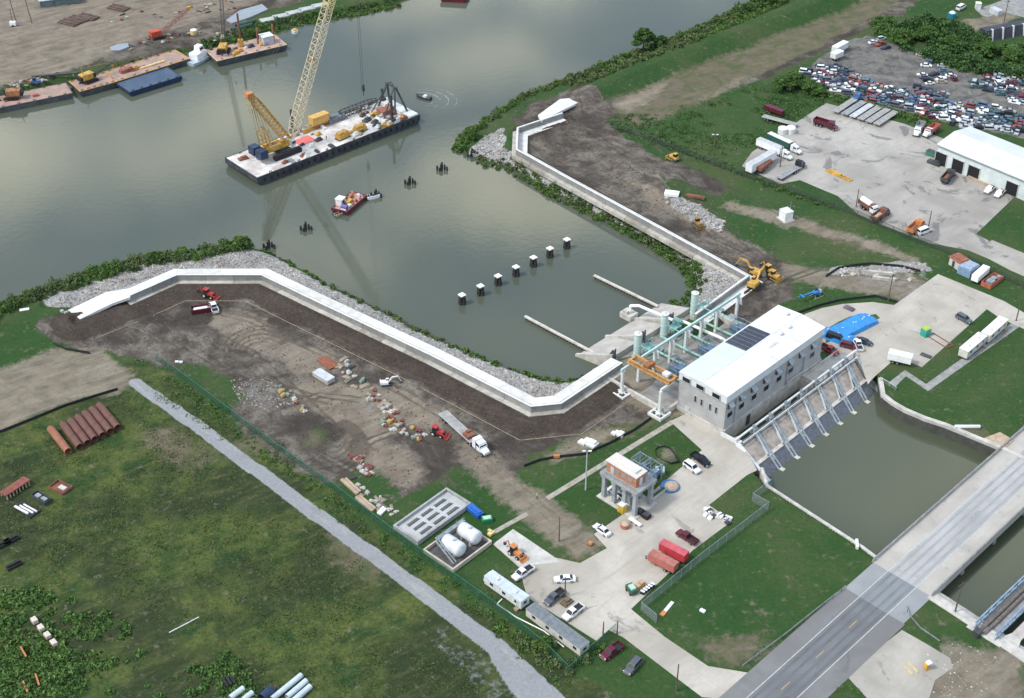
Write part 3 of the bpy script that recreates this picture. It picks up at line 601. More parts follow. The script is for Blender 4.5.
for k in range(7):
    t=k/6; xb=2.8+t*38.0; xt=5.6+t*40.6
    a=MB(); 
    for dx in (-.55,.55): a.tube((xt+dx,-.2,1.1),(xb+dx,YB,ZB+.35),.30,n=4)
    a.add([(xt-.5,-.2,1.0),(xt+.5,-.2,1.0),(xb+.5,YB,ZB+.25),(xb-.5,YB,ZB+.25),(xt-.5,-.2,.85),(xt+.5,-.2,.85),(xb+.5,YB,ZB+.1),(xb-.5,YB,ZB+.1)],[(3,2,1,0),(4,5,6,7),(0,1,5,4),(2,3,7,6),(1,2,6,5),(3,0,4,7)])
    br=a.build('brace',STEELB,r)
    a=MB(); a.box(xb,YB-.2,ZB-1.5,1.4,1.2,2.5,tx=.8); a.build('pier_foot',CONC,br)
    a=MB(); a.box(xt,-.1,.35,1.5,1.5,1.5); a.box(xt,-.1,1.85,.8,.9,.8); a.build('hoist_unit',STEELB,br)
    a=MB(); a.add([(xt-.2,-.6,.35),(xt+.2,-.6,.35),(xb+.2,YB*.6,-2),(xb-.2,YB*.6,-2)]+[(xt-.2,-.6,.95),(xt+.2,-.6,.95),(xb+.2,YB*.6,-1.2),(xb-.2,YB*.6,-1.2)],[(4,5,6,7),(0,1,5,4),(1,2,6,5),(2,3,7,6),(3,0,4,7)]); a.build('rib',LGREY,br)
for (xa,xb2) in ((-1.0,-3.2),(51.2,46.4)):
    a=MB(); a.add([(xa-.5,.2,1.2),(xa+.4,.2,1.2),(xb2+.5,YB-.6,-3.2),(xb2-.5,YB-.6,-3.2),(xa-.5,.2,-7),(xa+.4,.2,-7),(xb2+.5,YB-.6,-7),(xb2-.5,YB-.6,-7)],[(3,2,1,0),(0,1,5,4),(1,2,6,5),(2,3,7,6),(3,0,4,7)])
    a.build('end_wall',STEELB if xa>0 else OFFW,r)
m=MB(); m.box((X0+X1)/2-.2,.25,1.75,X1-X0+1,.45,.4); m.box((X0+X1)/2-.4,-1.35,1.3,X1-X0-2,.2,.22); m.build('top_rail',OFFW,r)
for k in range(8): m=MB(); m.box(X0+.5+k*7.4,.25,-6,.3,.3,7.8); m.build('rail_post',LGREY,r)
m=MB(); m.box((X0+X1)/2-.8,-.65,.3,X1-X0-2,1.1,.12); m.build('walkway',GREY,r)
# bridge slab across the channel at the far end and the pale kerb at the near end
r=sthing('channel_deck','stepped concrete deck between the station and the far end of the intake','deck',36,-3)
a=MB(); a.box(5.5,.2,-6,17,5.0,6.1); a.box(5.5,2.2,.1,17,.3,1.0); a.box(-2.6,-.2,.1,.4,4.4,1.0); a.build('deck_slab',CONC,r)
r=sthing('guard_kerb','pale concrete kerb wall beside the channel at the front corner of the station','kerb wall',-.6,-2.6)
a=MB(); a.box(0,0,-6,.5,5.4,7.0); a.box(0,-3.0,0,.9,.9,1.3); a.build('kerb',OFFW,r)
# ---------------------------------------------------------------- discharge side
r=sthing('discharge_basin','concrete discharge basin with three sloping chutes running into the inlet','discharge basin',18,40)
m=MB(); m.box(0,-12.3,-6,44,25,6.05); m.build('basin_floor',mat('basin_concrete',(.30,.29,.265),.85,.15,.4,rgb2=(.17,.165,.155)),r)
m=MB()
for x in (-22,22): m.box(x,-12.3,-5,.8,25,6.6)
m.box(0,-24.6,-5,44,.8,6.4); m.build('side_wall',CONC,r)
for x0,x1 in ((-14.5,-4.5),(-2.2,7.0),(9.8,18.6)):
    m=MB(); xm=(x0+x1)/2
    m.add([(x0,0,1.7),(x1,0,1.7),(x1+1,11,-2.3),(x0-2,11,-2.3),(x0,0,-7),(x1,0,-7),(x1+1,11,-7),(x0-2,11,-7)],[(0,1,2,3),(4,5,1,0),(5,6,2,1),(6,7,3,2),(7,4,0,3)]); c_=m.build('chute',mat('chute_concrete',(.47,.44,.40),.85,.1,.25,rgb2=(.33,.31,.285)),r)
    m=MB(); m.add([(x0-.3,0,2.5),(x0+.3,0,2.5),(x0-1.7,11.3,-1.8),(x0-2.4,11.3,-1.8),(x0-.3,0,-6),(x0+.3,0,-6),(x0-1.7,11.3,-6),(x0-2.4,11.3,-6)],[(0,1,2,3),(4,5,1,0),(5,6,2,1),(6,7,3,2),(7,4,0,3)]); m.build('chute_wall',CONC,c_)
    m=MB(); m.box(x0+.5,-.5,0,.3,.3,4.4); m.box(x0+.5,1.2,0,.25,2.6,3.6,oy=-1.1,ty=.3); m.build('gate_frame',DARK,c_)
r=sthing('valve_platform','small square concrete platform at the river end of the white pipe','platform',25.8,53.2); m=MB(); m.box(0,0,-6,3.4,4,5.2); m.box(-.6,.4,-.8,1.6,1.6,.9); m.build('platform',CONC,r)
r=sthing('white_pipe','long white pipe crossing over the concrete chutes and bending down in the yard','pipe',25.8,52.5)
m=MB(); m.path([(0,.3,-.5),(0,.3,1.6),(1,-2,2.2),(1.2,-14,3.0),(2.4,-17,3.3),(3,-30,3.6),(3.4,-31,3.0),(3.4,-31.2,0)],.42,n=8); m.build('pipe_run',WHITE,r)
m=MB(); m.box(1.2,-15.6,0,1.6,2.2,3.9); m.build('valve_box',TEAL,r)
TW=[(10.0,38.1,'nearest the crane'),(22.4,39.0,'the middle one'),(36.3,39.6,'nearest the floodwall corner')]
for k,(x,y,w_) in enumerate(TW):
    t=sthing('vent_tower','tall pale teal cylinder over the chutes, '+w_,'vent tower',x,y-1.2,.1,'cylinders over the discharge chutes')
    a=MB(); a.tube((0,0,0),(0,0,7.4),1.0,n=16); a.build('cylinder',PTEAL,t)
    a=MB(); a.tube((0,0,7.4),(0,0,7.65),1.1,n=16); a.tube((.2,0,7.6),(.2,0,8.1),.25,n=8); a.build('cap',OFFW,t)
    for h in (1.2,4,6.4): a=MB(); a.tube((0,0,h),(0,0,h+.15),1.06,n=16); a.build('band',OFFW,t)
    a=MB(); 
    for q in range(5): a.box(1.8+q*.45,-.9-q*.5,0,.15,.15,3.1)
    a.box(2.2,-1.7,3.0,3.6,2.6,.14); a.box(2.2,-.5,4.0,3.6,.08,.1); a.box(4.0,-1.7,4.0,.08,2.6,.1); a.box(.8,-3.2,1.6,3.4,.2,.2); a.build('platform',TEAL,t)
    # pump unit behind each tower
    u=sthing('pump_unit','blue caged engine behind the teal cylinder that is '+w_,'pump',x+1.2,22.3,.1,'pump units in the basin')
    a=MB(); a.box(0,.5,.9,3.2,4.2,1.6); a.box(0,-.2,2.5,2.2,2.4,.7); a.box(0,3.3,.9,1.8,1.2,1.2); a.build('engine',BLUEM,u)
    a=MB()
    for sx in (-2.1,2.1):
        for sy in (-2.4,0,2.4): a.box(sx,sy+.5,0,.14,.14,4.1)
        a.box(sx,.5,4.0,.16,5,.16); a.box(sx,.5,2.8,.1,5,.1)
    for sy in (-2.4,2.4): a.box(0,sy+.5,4.0,4.2,.16,.16); a.box(0,sy+.5,2.8,4.2,.1,.1)
    a.build('cage',STEELB,u)
    a=MB(); 
    for dx in (-3.4,3.0): a.path([(dx,14.5,1.5),(dx,5,1.5),(dx,-6.2,2.1)],.34,n=8); 
    a.path([(-3.4,12.2,1.5),(3,12.2,1.5)],.3,n=8); a.path([(-3.4,9,3.2),(3.2,9,3.2)],.16,n=6); a.path([(-1,9,0),(-1,9,4),(-1,14,4)],.16,n=6); a.path([(2,13.5,0),(2,13.5,4.4),(4,13.5,4.4)],.14,n=6)
    a.build('pipework',TEAL,u)
    a=MB(); a.tube((0,-5.6,1.7),(0,-2.3,1.7),1.0,n=14); a.build('silencer',LGREY,u)
    a=MB(); a.box(4.2,6.5,0,1.8,2.4,1.7); a.box(4.0,10.5,0,1.2,1.2,2.4); a.build('cabinet',GREY,u)
# crane runway: two beams on columns and the orange bridge crane
r=sthing('crane_runway','pale steel crane runway on white columns beside the station','crane runway',0,29)
m=MB(); m.box(19.2,0,7.6,50.5,.5,.75); m.build('runway_beam',PTEAL,r)
m=MB(); m.box(-2.6,-12.6,7.6,5.4,.45,.7); m.build('runway_beam',OFFW,r)
for x in (-5.4,1.2,7.6,14.2,20.8,27.4,34.2,43.6):
    a=MB(); a.box(x,0,0,.75,.75,7.6,tx=.85,ty=.85)
    c_=a.build('column',OFFW,r)
    if x>-5:
        a=MB(); a.box(x+.2,-.75,5.2,.3,1.3,2.2,oy=.4); a.build('bracket',OFFW,c_)
for x,y in ((-5.3,0),(-5.2,-12.6)):
    if y: a=MB(); a.box(x,y,0,.8,.8,7.6,tx=.85,ty=.85); c_=a.build('column',OFFW,r)
    a=MB()
    for sx in (-1.9,1.9): a.box(x+sx,y,0,.5,4.3,.8)
    for sy in (-1.9,1.9): a.box(x,y+sy,0,3.3,.5,.8)
    a.box(x,y,0,1.5,1.5,.9); a.box(x,y,.5,.35,3.3,.3); a.box(x,y,.5,3.3,.35,.3); a.build('footing',OFFW,c_)
CRO=mat('crane_ochre',(.50,.27,.10),.6,.15,.8)
r=sthing('bridge_crane','orange overhead bridge crane spanning between two pale runway beams','crane',-1,22.8,8.5)
m=MB()
for x in (-1.3,1.3): m.box(x,0,0,.5,13.8,.95)
m.box(0,-6.6,.1,3.6,.6,.7); m.box(0,6.6,.1,3.6,.6,.7); m.box(-2.1,0,.2,.25,13.8,.25); m.box(2.1,0,.2,.25,13.8,.25); m.build('girder',CRO,r)
m=MB(); 
for k in range(9): m.box(0,-6+k*1.5,.15,4.2,.14,.14); 
for k in range(10): m.box(-2.1,-6.2+k*1.35,.4,.08,.08,1.0)
m.box(-2.1,0,1.4,.1,12.6,.1); m.build('railing',CRO,r)
m=MB(); m.box(0,1.2,.96,3.0,1.6,.9); m.build('trolley',mat('brown_steel',(.30,.12,.05),.6,.2,.9),r)
m=MB(); m.box(0,-4.6,.96,1.6,1.8,.8); m.build('hoist',OFFW,r)
# ---------------------------------------------------------------- guide walls and dolphins in the inlet
def guide(a,b,label):
    p,q=P(*a,-1.4),P(*b,-1.4); r=thing('guide_wall',label,'guide wall',((p+q)/2)); d=(q-p); an=math.atan2(d.y,d.x); r.rotation_euler.z=an; L_=d.length
    m=MB(); m.box(0,0,-.3,L_,.75,.45); m.build('cap_beam',mat('cap_concrete',(.56,.52,.46),.85,.12,.4),r)
    m=MB(); k=-L_/2+.5
    while k<L_/2: m.box(k,0,-5,.5,.5,4.7); k+=1.1
    m.build('sheet_pile',DARK,r)
guide((525,316),(606,359),'narrow straight concrete wall in the inlet, the one nearer the left floodwall')
guide((594,275),(658,306),'narrow straight concrete wall in the inlet, the one farther from the left floodwall')
dol=thing('pile_dolphin','','dolphin',(0,0,0))
m=MB()
for i in range(5):
    a=i*2*math.pi/5; m.tube((1.2*math.cos(a),1.2*math.sin(a),-3),(.6*math.cos(a),.6*math.sin(a),2.9),.34,n=7)
m.build('timber_pile',mat('creosote_timber',(.035,.032,.030),.85,.2,1),dol)
m=MB(); m.box(0,0,2.9,1.75,1.75,.3,R(20)); m.build('pile_cap',WHITE,dol)
caps=[(462,295),(480.5,286),(498,276),(516,267),(533.5,257.5),(550,248.5),(567,239.5)]
ordw=['first and nearest the left bank','second','third','fourth','fifth','sixth','seventh and farthest']
for (x,y),w_ in zip(caps,ordw):
    p=P(x,y,3.0+ZW); place(dol,USED,(p.x,p.y,ZW),R(20),f'white-capped black pile cluster in the inlet, {w_} in the row','white-capped pile clusters across the inlet')
d2=thing('timber_dolphin','','dolphin',(0,0,0))
for i,(x,y,h) in enumerate(((0,0,2.6),(1.5,.3,2.2),(-1.5,.2,1.9),(.5,1.1,2.9),(-.6,-1,1.6),(2.4,-.6,1.7))):
    m=MB(); m.tube((x*1.1,y*1.1,-3),(x,y,h),.42,n=7); m.build('timber_pile',MATS['creosote_timber'],d2)
for x,y,w_ in ((268,248,'close to the bushes on the left bank'),(305,230,'alone in the water left of the pink work barge'),(375,197,'beside the white skiff at the pink work barge'),(409,184,'in open water left of the bushy point'),(441,170,'in open water nearest the bushy point'),(471.5,156,'at the foot of the rocky point')):
    p=P(x,y,ZW); place(d2,USED,(p.x,p.y,ZW),R(5+x%11),f'cluster of bare black timber piles {w_}','bare timber pile clusters in the water',.82)
# ---------------------------------------------------------------- road and bridge
def ext_line(a,b,t0,t1,z=0.0):
    p,q=P(*a,z),P(*b,z); d=(q-p).normalized(); return p-d*t0,q+d*t1
def quad(name,l0,l1,m,z,t=.25,**k): return sheet(name,[l0[0],l0[1],l1[1],l1[0]],m,z,world=True,t=t,**k)
LE=ext_line((847,589),(925,520),0,0); RE=ext_line((932,593),(1012,520),0,0)
d=(LE[1]-LE[0]).normalized(); RA=math.atan2(d.y,d.x); RM=Matrix.Translation(P(868.5,604))@Matrix.Rotation(RA,4,'Z'); RI=RM.inverted()
def RR(x,y,z=0): return RM@Vector((x,y,z))
def rsheet(name,x0,x1,y0,y1,m,z,t=.2,kind='structure'):
    mb=MB(); mb.prism([RR(x0,y0),RR(x1,y0),RR(x1,y1),RR(x0,y1)],z-t,z); return tag(mb.build(name,m),kind=kind)
rsheet('road',-260,.4,-8.9,6.6,stained('shoulder_asphalt',(.20,.20,.20),(.155,.155,.155),(.13,.13,.13),.3),.06)
rsheet('road',-260,.4,-4.5,2.5,ASPH,.075,.01)
for nm,y in (('edge_line',2.6),('edge_line',-4.6)): rsheet(nm,-260,160,y-.10,y+.10,mat('road_white',(.52,.52,.50),.8,.2,1.2,rgb2=(.36,.36,.35)),.135 if False else .112,.01)
for k in range(-20,0): rsheet('centre_dash',k*12+3,k*12+6,-1.1,-.97,YLINE,.083,.006)
rsheet('approach_slab',.4,11.6,-8.6,6.4,DECKG,.08); rsheet('approach_slab',.4,11.6,-4.5,2.5,stained('approach_lane',(.235,.25,.265),(.185,.20,.215),(.14,.15,.16),.3),.094,.01)
TRK=stained('tyre_dark_concrete',(.34,.345,.35),(.27,.275,.28),(.22,.225,.23),.5); TRA=stained('tyre_dark_asphalt',(.14,.145,.155),(.11,.115,.12),(.09,.095,.10),.5)
for y in (-3.75,-2.05,-.15,1.6): rsheet('wheel_track',11.7,160,y-.33,y+.33,TRK,.108,.006); rsheet('wheel_track',-260,.3,y-.33,y+.33,TRA,.0805,.004); rsheet('wheel_track',.5,11.5,y-.33,y+.33,stained('tyre_dark_slab',(.19,.205,.22),(.15,.165,.175),(.12,.13,.14),.5),.0985,.004)
# bridge
r=thing('road_bridge','wide concrete road bridge with two lanes crossing the canal','bridge',RR(11.6,-1),RA)
m=MB(); m.box(80,.1,-.95,160,15.6,1.04); m.build('deck',DECKC,r)
m=MB(); m.box(80,0,.092,160,6.9,.008); m.build('lane_surface',stained('bridge_lane',(.42,.415,.405),(.31,.31,.305),(.22,.225,.235),.25),r)
for y in (7.65,-7.45):
    m=MB(); m.box(80,y,.09,160,.32,.75,ty=.7); pr=m.build('parapet',mat('parapet_concrete',(.40,.385,.355),.85,.15,.6,rgb2=(.27,.26,.24)),r)
    m=MB(); m.box(80,y,1.12,160,.1,.1)
    for k in range(54): m.box(1+k*3,y,.8,.12,.1,.34)
    m.build('rail',STEELB,pr)
for y in (-6,-3,0,3,6):
    m=MB(); m.box(80,y,-2.0,160,.6,1.04); m.build('girder',GREYC,r)
for x in (14,28,42,56):
    m=MB(); m.box(x,0,-2.9,1.1,15,.9)
    for y in (-6,-2,2,6): m.box(x,y,-8,.7,.7,5.1)
    m.build('pier',GREYC,r)
m=MB(); m.box(-.3,0,-8,1.0,15.4,7.0); m.build('abutment',GREYC,r)
# guard rails
def guardrail(line,label,z=0):
    o0=line[0].copy(); r=thing('guard_rail',label,'guard rail',o0); m=MB()
    ribbon(m,line,[(-.05,.5),(-.05,.85),(.05,.85),(.05,.5)]); m.build('rail',STEELB,r,o0)
    for a,b in zip(line[:-1],line[1:]):
        n=max(1,int((b-a).length/3))
        for k in range(n):
            p=a+(b-a)*(k+.5)/n; q=MB(); q.box(p.x,p.y,0,.16,.16,.85); q.build('post',POLE,r,o0)
guardrail([RR(.5,6.3),RR(-12,6.9),RR(-20,7.2),RR(-34,8.2)],'steel guard rail along the verge of the road, on the lawn side of the bridge')
guardrail(PL([(906,607),(909,617),(920,630),(939,643)]),'short curved guard rail turning away from the bridge beside the driveway')
# pipe bridge at the lower right
a_,b_=P(985.5,632,0),P(1060,560,0); d_=(b_-a_); pa=math.atan2(d_.y,d_.x)
r=thing('pipe_bridge','narrow blue steel truss bridge with rusty pipes between its rails, at the right edge','bridge',a_,pa)
for y in (2.2,-2.6):
    m=MB(); Lb=60
    m.box(Lb/2-1,y,.2,Lb,.3,.3); m.box(Lb/2-1,y,1.9,Lb,.3,.3)
    for k in range(20):
        m.tube((k*3-1,y,.3),(k*3+.5,y,2),.12,n=4); m.tube((k*3+.5,y,2),(k*3+2,y,.3),.12,n=4)
    m.build('truss',mat('faded_blue_steel',(.22,.31,.40),.55,.15,.8),r)
m=MB(); m.box(29,-.2,-.4,60,4.4,.3); m.build('deck',GREY,r)
for y in (.9,-.2): m=MB(); m.tube((-1,y,.25),(59,y,.25),.45,n=8); m.build('pipe',mat('dirty_pipe',(.20,.17,.15),.8,.2,1.4,rgb2=(.09,.08,.075)),r)
m=MB(); m.box(29,-5.2,-.5,60,2.4,.35); m.build('walkway',mat('walk_concrete',(.46,.42,.39),.85,.12,.5),r)
for k in range(4): m=MB(); m.tube((12+k*14,-1,-8),(12+k*14,-1,-.4),.5,n=8); m.tube((12+k*14,-5,-8),(12+k*14,-5,-.5),.4,n=8); m.build('pier',GREY,r)
m=MB(); m.box(-1,-.4,-3,1.5,8,3.2); m.build('abutment',CONC,r)
m=MB(); m.box(-2.2,.8,.1,1.8,1.4,1.5); m.build('valve_box',DARK,r)
o0=P(1008,645); m=MB(); m.prism(PL([(1001,637),(1012,633),(1021,640),(1017,652),(1009,652)],.12),-.3,.12); tag(m.build('concrete_slab',CONC),kind='structure')
# ---------------------------------------------------------------- vehicles: +x is forward, base on z=0
def paint(name,rgb,rough=.28): return mat(name,rgb,rough,.05,.7)
PW=paint('white_car_paint',(.74,.75,.76)); PS=paint('silver_car_paint',(.42,.45,.47)); PK=paint('black_car_paint',(.012,.013,.016),.18); PM=paint('maroon_car_paint',(.12,.014,.028)); PG=paint('grey_car_paint',(.09,.105,.125)); PDB=paint('dark_blue_car_paint',(.025,.04,.07)); PR=paint('red_car_paint',(.36,.03,.03)); PB=paint('blue_car_paint',(.05,.13,.30)); PT=paint('tan_car_paint',(.35,.31,.25)); PGN=paint('green_car_paint',(.035,.10,.08))
RIM=mat('wheel_rim',(.45,.46,.47),.4,.1,1,metal=.6); LAMP=mat('lamp_lens',(.75,.75,.70),.15,.05,1); TAIL=mat('tail_lens',(.35,.02,.02),.25,.05,1)
def wheels(root,xs,hw,r=.34,w=.24,rim=True):
    for x in xs:
        for s in (-1,1):
            a=MB(); a.tube((x,s*hw,r),(x,s*(hw-w),r),r,n=14); o=a.build('wheel',BLACK,root)
            if rim: a=MB(); a.tube((x,s*(hw+.012),r),(x,s*(hw-.05),r),r*.58,n=10); a.build('rim',RIM,o)
def frustum(a,x0,x1,w0,z0,X0,X1,w1,z1,mi=0):
    a.add([(x0,-w0,z0),(x1,-w0,z0),(x1,w0,z0),(x0,w0,z0),(X0,-w1,z1),(X1,-w1,z1),(X1,w1,z1),(X0,w1,z1)],[(3,2,1,0),(4,5,6,7),(0,1,5,4),(1,2,6,5),(2,3,7,6),(3,0,4,7)],mi)
def panes(root,x0,x1,w0,z0,X0,X1,w1,z1,split=0.5):
    """glass set 1-2 cm proud of a cabin"""
    def q(pts,nm):
        p=[Vector(v) for v in pts]; c=sum(p,Vector())/4; n=(p[1]-p[0]).cross(p[3]-p[0]).normalized()
        if n.dot(c-Vector(((x0+x1)/2,0,(z0+z1)/2)))<0: n=-n
        p=[c+(v-c)*.88+n*.02 for v in p]; b=[v-n*.03 for v in p]
        a=MB(); a.add([*p,*b],[(0,1,2,3),(7,6,5,4),(0,4,5,1),(1,5,6,2),(2,6,7,3),(3,7,4,0)]); a.build(nm,GLASS,root)
    q([(x1,-w0,z0),(x1,w0,z0),(X1,w1,z1),(X1,-w1,z1)],'windshield'); q([(x0,-w0,z0),(x0,w0,z0),(X0,w1,z1),(X0,-w1,z1)],'rear_window')
    for s in (-1,1): q([(x0,s*w0,z0),(x1,s*w0,z0),(X1,s*w1,z1),(X0,s*w1,z1)],'side_window')
def shell(a,rows,mi=0):
    R_=[]
    for x,w,zl,zt in rows:
        zm=zl+(zt-zl)*.6; R_.append([(x,-w*.96,zl),(x,-w,zm),(x,-w*.86,zt),(x,w*.86,zt),(x,w,zm),(x,w*.96,zl)])
    a.loft(R_,mi)
def lamps(root,xf,xr,w,z,zr=None):
    for s in (-1,1):
        a=MB(); a.box(xf,s*w*.78,z,.10,.34,.16); a.build('headlight',LAMP,root)
        a=MB(); a.box(xr,s*w*.82,zr or z+.05,.08,.26,.2); a.build('taillight',TAIL,root)
def car(name,label,cat,kind,col,group=None,full=True):
    t=thing(name,label,cat,group=group)
    if kind=='sedan':
        w=.91; a=MB(); shell(a,[(-2.42,w*.80,.35,.80),(-2.3,w*.93,.25,.96),(-1.5,w,.22,1.0),(0,w,.22,.98),(1.2,w,.22,.94),(2.1,w*.92,.25,.80),(2.4,w*.75,.35,.62)]); g=(-1.75,1.15,.80,.95,-1.05,.40,.62,1.43); ax=(-1.45,1.45); L=(2.38,-2.42)
    elif kind=='suv':
        w=.96; a=MB(); shell(a,[(-2.4,w*.9,.4,1.0),(-2.3,w,.28,1.1),(0,w,.26,1.08),(1.2,w,.26,1.05),(2.2,w*.95,.3,.98),(2.42,w*.8,.4,.75)]); g=(-2.3,1.25,.86,1.05,-2.05,.55,.70,1.74); ax=(-1.42,1.48); L=(2.40,-2.42)
    elif kind=='pickup':
        w=.99; a=MB(); shell(a,[(-2.85,w*.95,.45,.7),(-.55,w*.95,.45,.7),(-.5,w,.32,1.12),(1.4,w,.32,1.12),(2.6,w*.95,.36,1.02),(2.85,w*.82,.45,.80)]); g=(-.55,1.5,.88,1.1,-.35,.85,.72,1.82); ax=(-1.75,1.85); L=(2.83,-2.88)
    elif kind=='van':
        w=1.0; a=MB(); shell(a,[(-2.8,w*.97,.4,1.3),(-2.7,w,.3,1.35),(1.4,w,.3,1.3),(2.3,w*.95,.35,1.05),(2.6,w*.8,.45,.8)]); g=(-2.72,1.75,.95,1.3,-2.62,1.05,.82,2.1); ax=(-1.7,1.75); L=(2.6,-2.82)
    b=a.build('body',col,t)
    a=MB(); frustum(a,*g); a.build('cabin',col,t)
    if full: panes(t,*g)
    else:
        a=MB(); frustum(a,g[0]-.02,g[1]+.02,g[2]+.02,g[3]+.05,g[4]-.02,g[5]+.02,g[6]+.03,g[7]-.1); a.build('window_band',GLASS,t)
    if kind=='pickup':
        a=MB()
        for s in (-1,1): a.box(-1.72,s*.93,.7,2.3,.12,.46)
        a.box(-2.83,0,.7,.10,1.9,.46); a.build('cargo_bed',col,t); a=MB(); a.box(-1.7,0,.7,2.2,1.7,.04); a.build('bed_liner',BLACK,t)
    if full:
        a=MB(); a.box(L[0]+.03,0,.36,.14,w*1.7,.2); a.build('bumper',GREY if kind!='sedan' else col,t)
        lamps(t,L[0],L[1],w,.62 if kind=='sedan' else .78)
        for s in (-1,1): a=MB(); a.box(g[1]-.25,s*(w+.08),1.0,.14,.2,.15); a.build('mirror',col,t)
    wheels(t,ax,w+.02,.34 if kind=='sedan' else .40,rim=full)
    return t
def put(t,a,b,z=0,label=None,group=None,gz=True):
    """stand a thing between a rear and a front pixel"""
    c,an,L_=seg(a,b,z); t.location=(c.x,c.y,ground_z(c.x,c.y) if gz and not z else z); 
    t.location.z=max(t.location.z,.0)+(.055 if gz and not z else 0); t.rotation_euler=(0,0,an)
    if label: t['label']=label
    return t
def pdir(c,ang,t,z=.0):
    """stand a thing at a pixel, heading given as an on-screen direction (dx,dy)"""
    p=P(c[0],c[1],.6); q=P(c[0]+ang[0],c[1]+ang[1],.6); d=q-p; t.location=(p.x,p.y,z if z else .055); t.rotation_euler=(0,0,math.atan2(d.y,d.x)); return t
def ctr(c,ang,t,z=None,h=.7):
    p=P(c[0],c[1],h+(z or 0)); q=P(c[0]+ang[0],c[1]+ang[1],h+(z or 0)); d=q-p
    gz=ground_z(p.x,p.y) if z is None else z
    t.location=(p.x,p.y,max(gz,-.5)+(.055 if z is None else 0)); t.rotation_euler=(0,0,math.atan2(d.y,d.x)); return t
# cars and pickups on the site
ctr((417+148,578.5),(-10,.5),car('sedan','white four-door car driving across the plaza beside the light pole','car','sedan',PW))
ctr((602,529.5),(-10,-7),car('sedan','small white car parked at the grass edge below the elevated control house','car','sedan',PW))
ctr((523,572.5),(-10,6.5),car('pickup_truck','white pickup with black bed parked by the round-ended white trailer','pickup','pickup',PW))
ctr((554.5,597),(-9,7),car('pickup_truck','dark grey pickup parked between two white pickups beside the trailer office','pickup','pickup',PG))
ctr((573,612),(-9,7),car('pickup_truck','white pickup parked nearest the fence beside the grey-roofed trailer office','pickup','pickup',PW))
ctr((612,651),(-9,6.5),car('pickup_truck','maroon pickup parked on the grass outside the fence','pickup','pickup',PM))
ctr((633,666),(-8,9),car('suv','dark grey vehicle parked on the grass beside the access drive','car','suv',PG))
ctr((687,537),(-10,-6.5),car('pickup_truck','maroon pickup parked on the concrete beside the two red trailers','pickup','pickup',PM))
ctr((692,467),(9,6.5),car('suv','white estate car with dark windows parked by the lawn corner','car','suv',PW))
ctr((701,459.5),(9,6.5),car('pickup_truck','black pickup parked beside the white estate car','pickup','pickup',PK))
ctr((617,493),(-8,-5),car('van','white vehicle parked underneath the elevated control house','van','van',PW))
ctr((964,318.5),(10,5.5),car('suv','dark grey estate car alone on the far concrete lot','car','suv',PG))
ctr((864,341),(10,3.5),car('sedan','dark blue car parked behind the red trucks beside the blue tarpaulins','car','sedan',PDB))
ctr((829.5,349.5),(9,5),car('pickup_truck','bright red pickup nearest the station wall','pickup','pickup',PR))
ctr((849,345.5),(10,2.5),car('suv','dark red vehicle between the blue tarpaulin and the intake rail','car','suv',PM))
ctr((836,338.5),(10,3.5),car('van','black van between the blue tarpaulin and the station','van','van',PK))
ctr((1000,193),(-8,7),car('pickup_truck','white pickup parked by the far end of the warehouse','pickup','pickup',PW)).location
ctr((990,189),(-8,6.5),car('pickup_truck','white pickup with a dark bed parked in front of the warehouse','pickup','pickup',PW))
bpy.data.objects['pickup_truck'].name
ctr((1005,191),(-8,6.5),car('pickup_truck','silver pickup parked at the last warehouse door','pickup','pickup',PS)) if False else None
ctr((924,231),(9,-3.5),car('van','small white van at the edge of the truck yard beside the orange truck','van','van',PW))
ctr((858,344.5),(-3,-7),car('pickup_truck','white pickup parked right behind the far end of the intake rail','pickup','pickup',PW))
# ---------------------------------------------------------------- trucks
def tractor(col,sleeper=True,name='semi_truck',label=None,cat='truck'):
    t=thing(name,label,cat)
    a=MB(); a.box(-1.0,0,.55,6.6,.9,.35); a.build('chassis',DARK,t)
    a=MB(); shell(a,[(1.6,1.0,.7,1.7),(2.6,.95,.7,1.65),(3.3,.8,.75,1.45)]); a.build('hood',col,t)
    a=MB(); a.box(.75,0,.8,1.9,2.3,1.3); frustum(a,-.2,1.7,1.15,2.1,-.2,1.25,1.05,3.0); a.build('cab',col,t)
    if sleeper: a=MB(); a.box(-.85,0,.8,1.4,2.35,2.5,tx=.9,ty=.95); a.build('sleeper',col,t)
    panes(t,-.2,1.7,1.15,2.1,-.2,1.25,1.05,2.9)
    lamps(t,3.28,-4.3,1.05,.9); 
    for s in (-1,1): a=MB(); a.tube((.1,s*1.25,.9),(.1,s*1.25,3.3),.09,n=6); a.build('exhaust',STEELB,t); a=MB(); a.tube((-.9,s*.95,.75),(.7,s*.95,.75),.3,n=8); a.build('fuel_tank',STEELB,t)
    wheels(t,(2.4,),1.15,.5,.3); wheels(t,(-2.5,-3.75),1.2,.5,.5); return t
